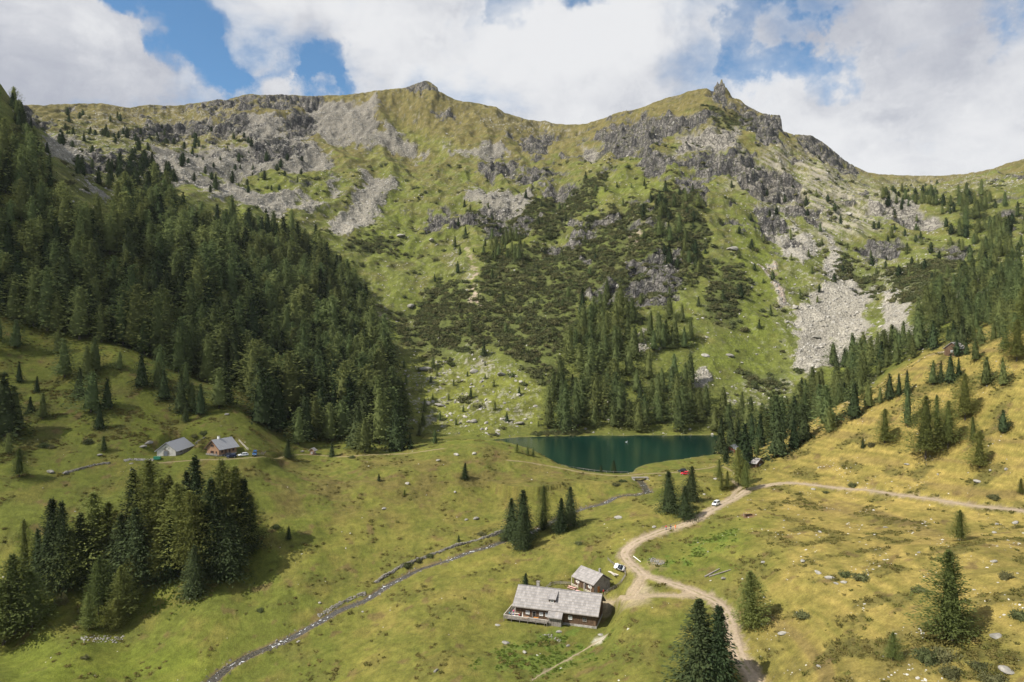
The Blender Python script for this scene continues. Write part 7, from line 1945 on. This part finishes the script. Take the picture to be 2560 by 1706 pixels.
for q in [(2515,1676,1.35,'big white boulder in the lower right corner'), (2490,1592,1.2,'pinkish flat boulder right of the tallest larch'), (2045,1433,.95,'grey boulder left of the stones in the hollow'), (2074,1447,1.1,'slanting grey boulder in the hollow'), (2110,1457,.8,'pale boulder under the bright green bush'), (2090,1460,.6,'small pale stone below the slanting boulder'), (1810,1448,.95,'whitish boulder below the fallen trunks'), (1908,1407,.8,'brownish boulder in the pasture above the trunks'),
          (2267,1162,1.1,'pale boulder on the slope under the broad larch'), (2445,1205,1.3,'long white slab on the slope near the right edge'), (2475,1177,.8,'white boulder above the long slab'), (2515,1174,.9,'white boulder right of the slab'), (2345,1187,.7,'small white boulder on the golden slope'), (2034,1224,1.0,'pale flat boulder just below the far track'), (2486,1333,.9,'white boulder in the stony pasture at right'), (2494,1312,.8,'white stone above the one in the stony pasture'), (2540,1308,1.1,'pale rock cluster stone at the right edge'), (2484,1405,.8,'pale stone at the right of the pasture'), (2298,1382,.5,'small white stone left of the tall larch top'), (2214,1319,.7,'grey stone in the middle of the golden pasture'), (2050,1331,.7,'pale stone left in the golden pasture'), (2008,1404,.8,'grey white stone group in the hollow edge'), (2048,1668,.6,'grey boulder in the bottom pasture'), (1956,1585,.9,'pale boulder right of the bushy larch'), (1960,1302,.4,'small stone near the trough'), (1770,1380,.4,'small white stone in the green slope'),
          (1244,1564,.75,'white boulder left of the terrace'), (1398,1581,.9,'pale slab in front of the porch'), (1502,1588,.9,'light slab at the farmhouse corner'), (1265,1609,1.1,'dark purple grey boulder in the grass below the farmhouse'), (1312,1632,.9,'dark slab in the grass below the farmhouse'), (1420,1615,.6,'white stone in front of the farmhouse'), (1090,1678,.7,'grey stones in the bottom meadow'), (961,1273,1.1,'grey boulder in the meadow of the hump'), (1018,1210,1.3,'grey boulder by shrubs on the hump'), (1166,1300,.9,'pale boulder above the stone wall'), (1190,1297,1.4,'flat grey rock above the stone wall'), (1138,1231,.9,'flat grey stone on the right flank of the hump'), (1140,1138,1.6,'grey rock outcrop on top of the hump'), (1185,1135,1.5,'second rock outcrop on top of the hump'), (1096,1152,1.3,'rock among grass left of the outcrops'),
          (1546,1296,1.5,'grey tree stump like boulder in the meadow'), (1635,1318,.8,'pale stone left of the walkers'), (1788,1198,1.2,'pale boulder left of the lane'), (1760,1237,.8,'grey stone by the spruces near the van'), (1650,1190,.8,'white stone below the red car path'), (250,1138,1.1,'dark boulder in the left meadow'), (125,1181,1.6,'grey boulder left of the field wall'), (165,1183,1.5,'grey boulder at the end of the field wall'), (330,1175,.8,'pale stone below the barn'), (328,1160,.7,'small pale stone by the barn rubble'), (567,1037,1.2,'pale boulder on the path above the chalet'), (372,1108,1.6,'grey rock behind the barn'), (358,1118,1.6,'grey rock at the rubble behind the barn'), (755,1130,1.2,'pale boulder left of the tiny shed'), (800,1508,.7,'grey boulder near the stream in the left meadow'), (745,1605,.6,'pale stone right of the stream'), (950,1485,.5,'small stone on the stream meadow'), (906,1530,.5,'small stone beside the stream in the foreground')]:
    boulder(*q)
for q in [(1063,925,5.0,'big pale boulder in the talus above the lake'), (1185,930,4.0,'pale boulder at the upper right of the talus'), (1255,938,4.2,'pale boulder near the larch wood'), (1065,1010,4.0,'boulder in the middle of the talus'), (1100,1015,3.5,'boulder right of the middle talus boulder'), (1025,767,5,'grey boulder on the slope above the dark scrub'), (1003,590,6,'pale boulder on the high meadow'), (1080,602,5,'boulder at the right of the high meadow'), (1185,1055,3.5,'grey boulder close to the lake shore'), (1300,1060,3.2,'pale boulder on the shore meadow'), (1825,890,3.2,'white boulder on the green slope left of the scree cone'), (1764,890,3.2,'white boulder on the green slope under the cliffs'), (1832,624,6,'white boulder on the right flank'), (2122,538,7,'white block above the scree cone'), (1990,770,4,'boulder at the left side of the scree cone'), (2040,845,4,'boulder in the lower scree cone')]:
    boulder(*q, group='boulders on the mountain')

# ------------------------------------------------------------------ thin mountain haze
hx, hy0, hy1 = float(np.abs(Xg).max()) + 40, -60.0, float(ys[-1]) + 40
hz0, hz1 = float(Z.min()) - 2.0, max(float(Z.max()), H) + 30
hm_ = MB().box(0, (hy0 + hy1) / 2, (hz0 + hz1) / 2, 2 * hx, hy1 - hy0, hz1 - hz0)
mh = bpy.data.materials.new('thin_haze'); mh.use_nodes = True; mh.node_tree.nodes.clear(); th = NT(mh.node_tree)
vh = th.n('ShaderNodeVolumePrincipled'); oh = th.n('ShaderNodeOutputMaterial')
vh.inputs['Color'].default_value = (.86, .92, 1.0, 1); vh.inputs['Density'].default_value = 0.000018; vh.inputs['Anisotropy'].default_value = 0.0
th.link(vh.outputs[0], oh.inputs['Volume'])
hz_o = hm_.build('haze', mh); hz_o['kind'] = 'stuff'; hz_o['label'] = 'thin bluish haze in the mountain air over the far slopes'
print('haze', hx, hz0, hz1, 'cloud bottom', SHADE_CLOUD.location.z - 60)
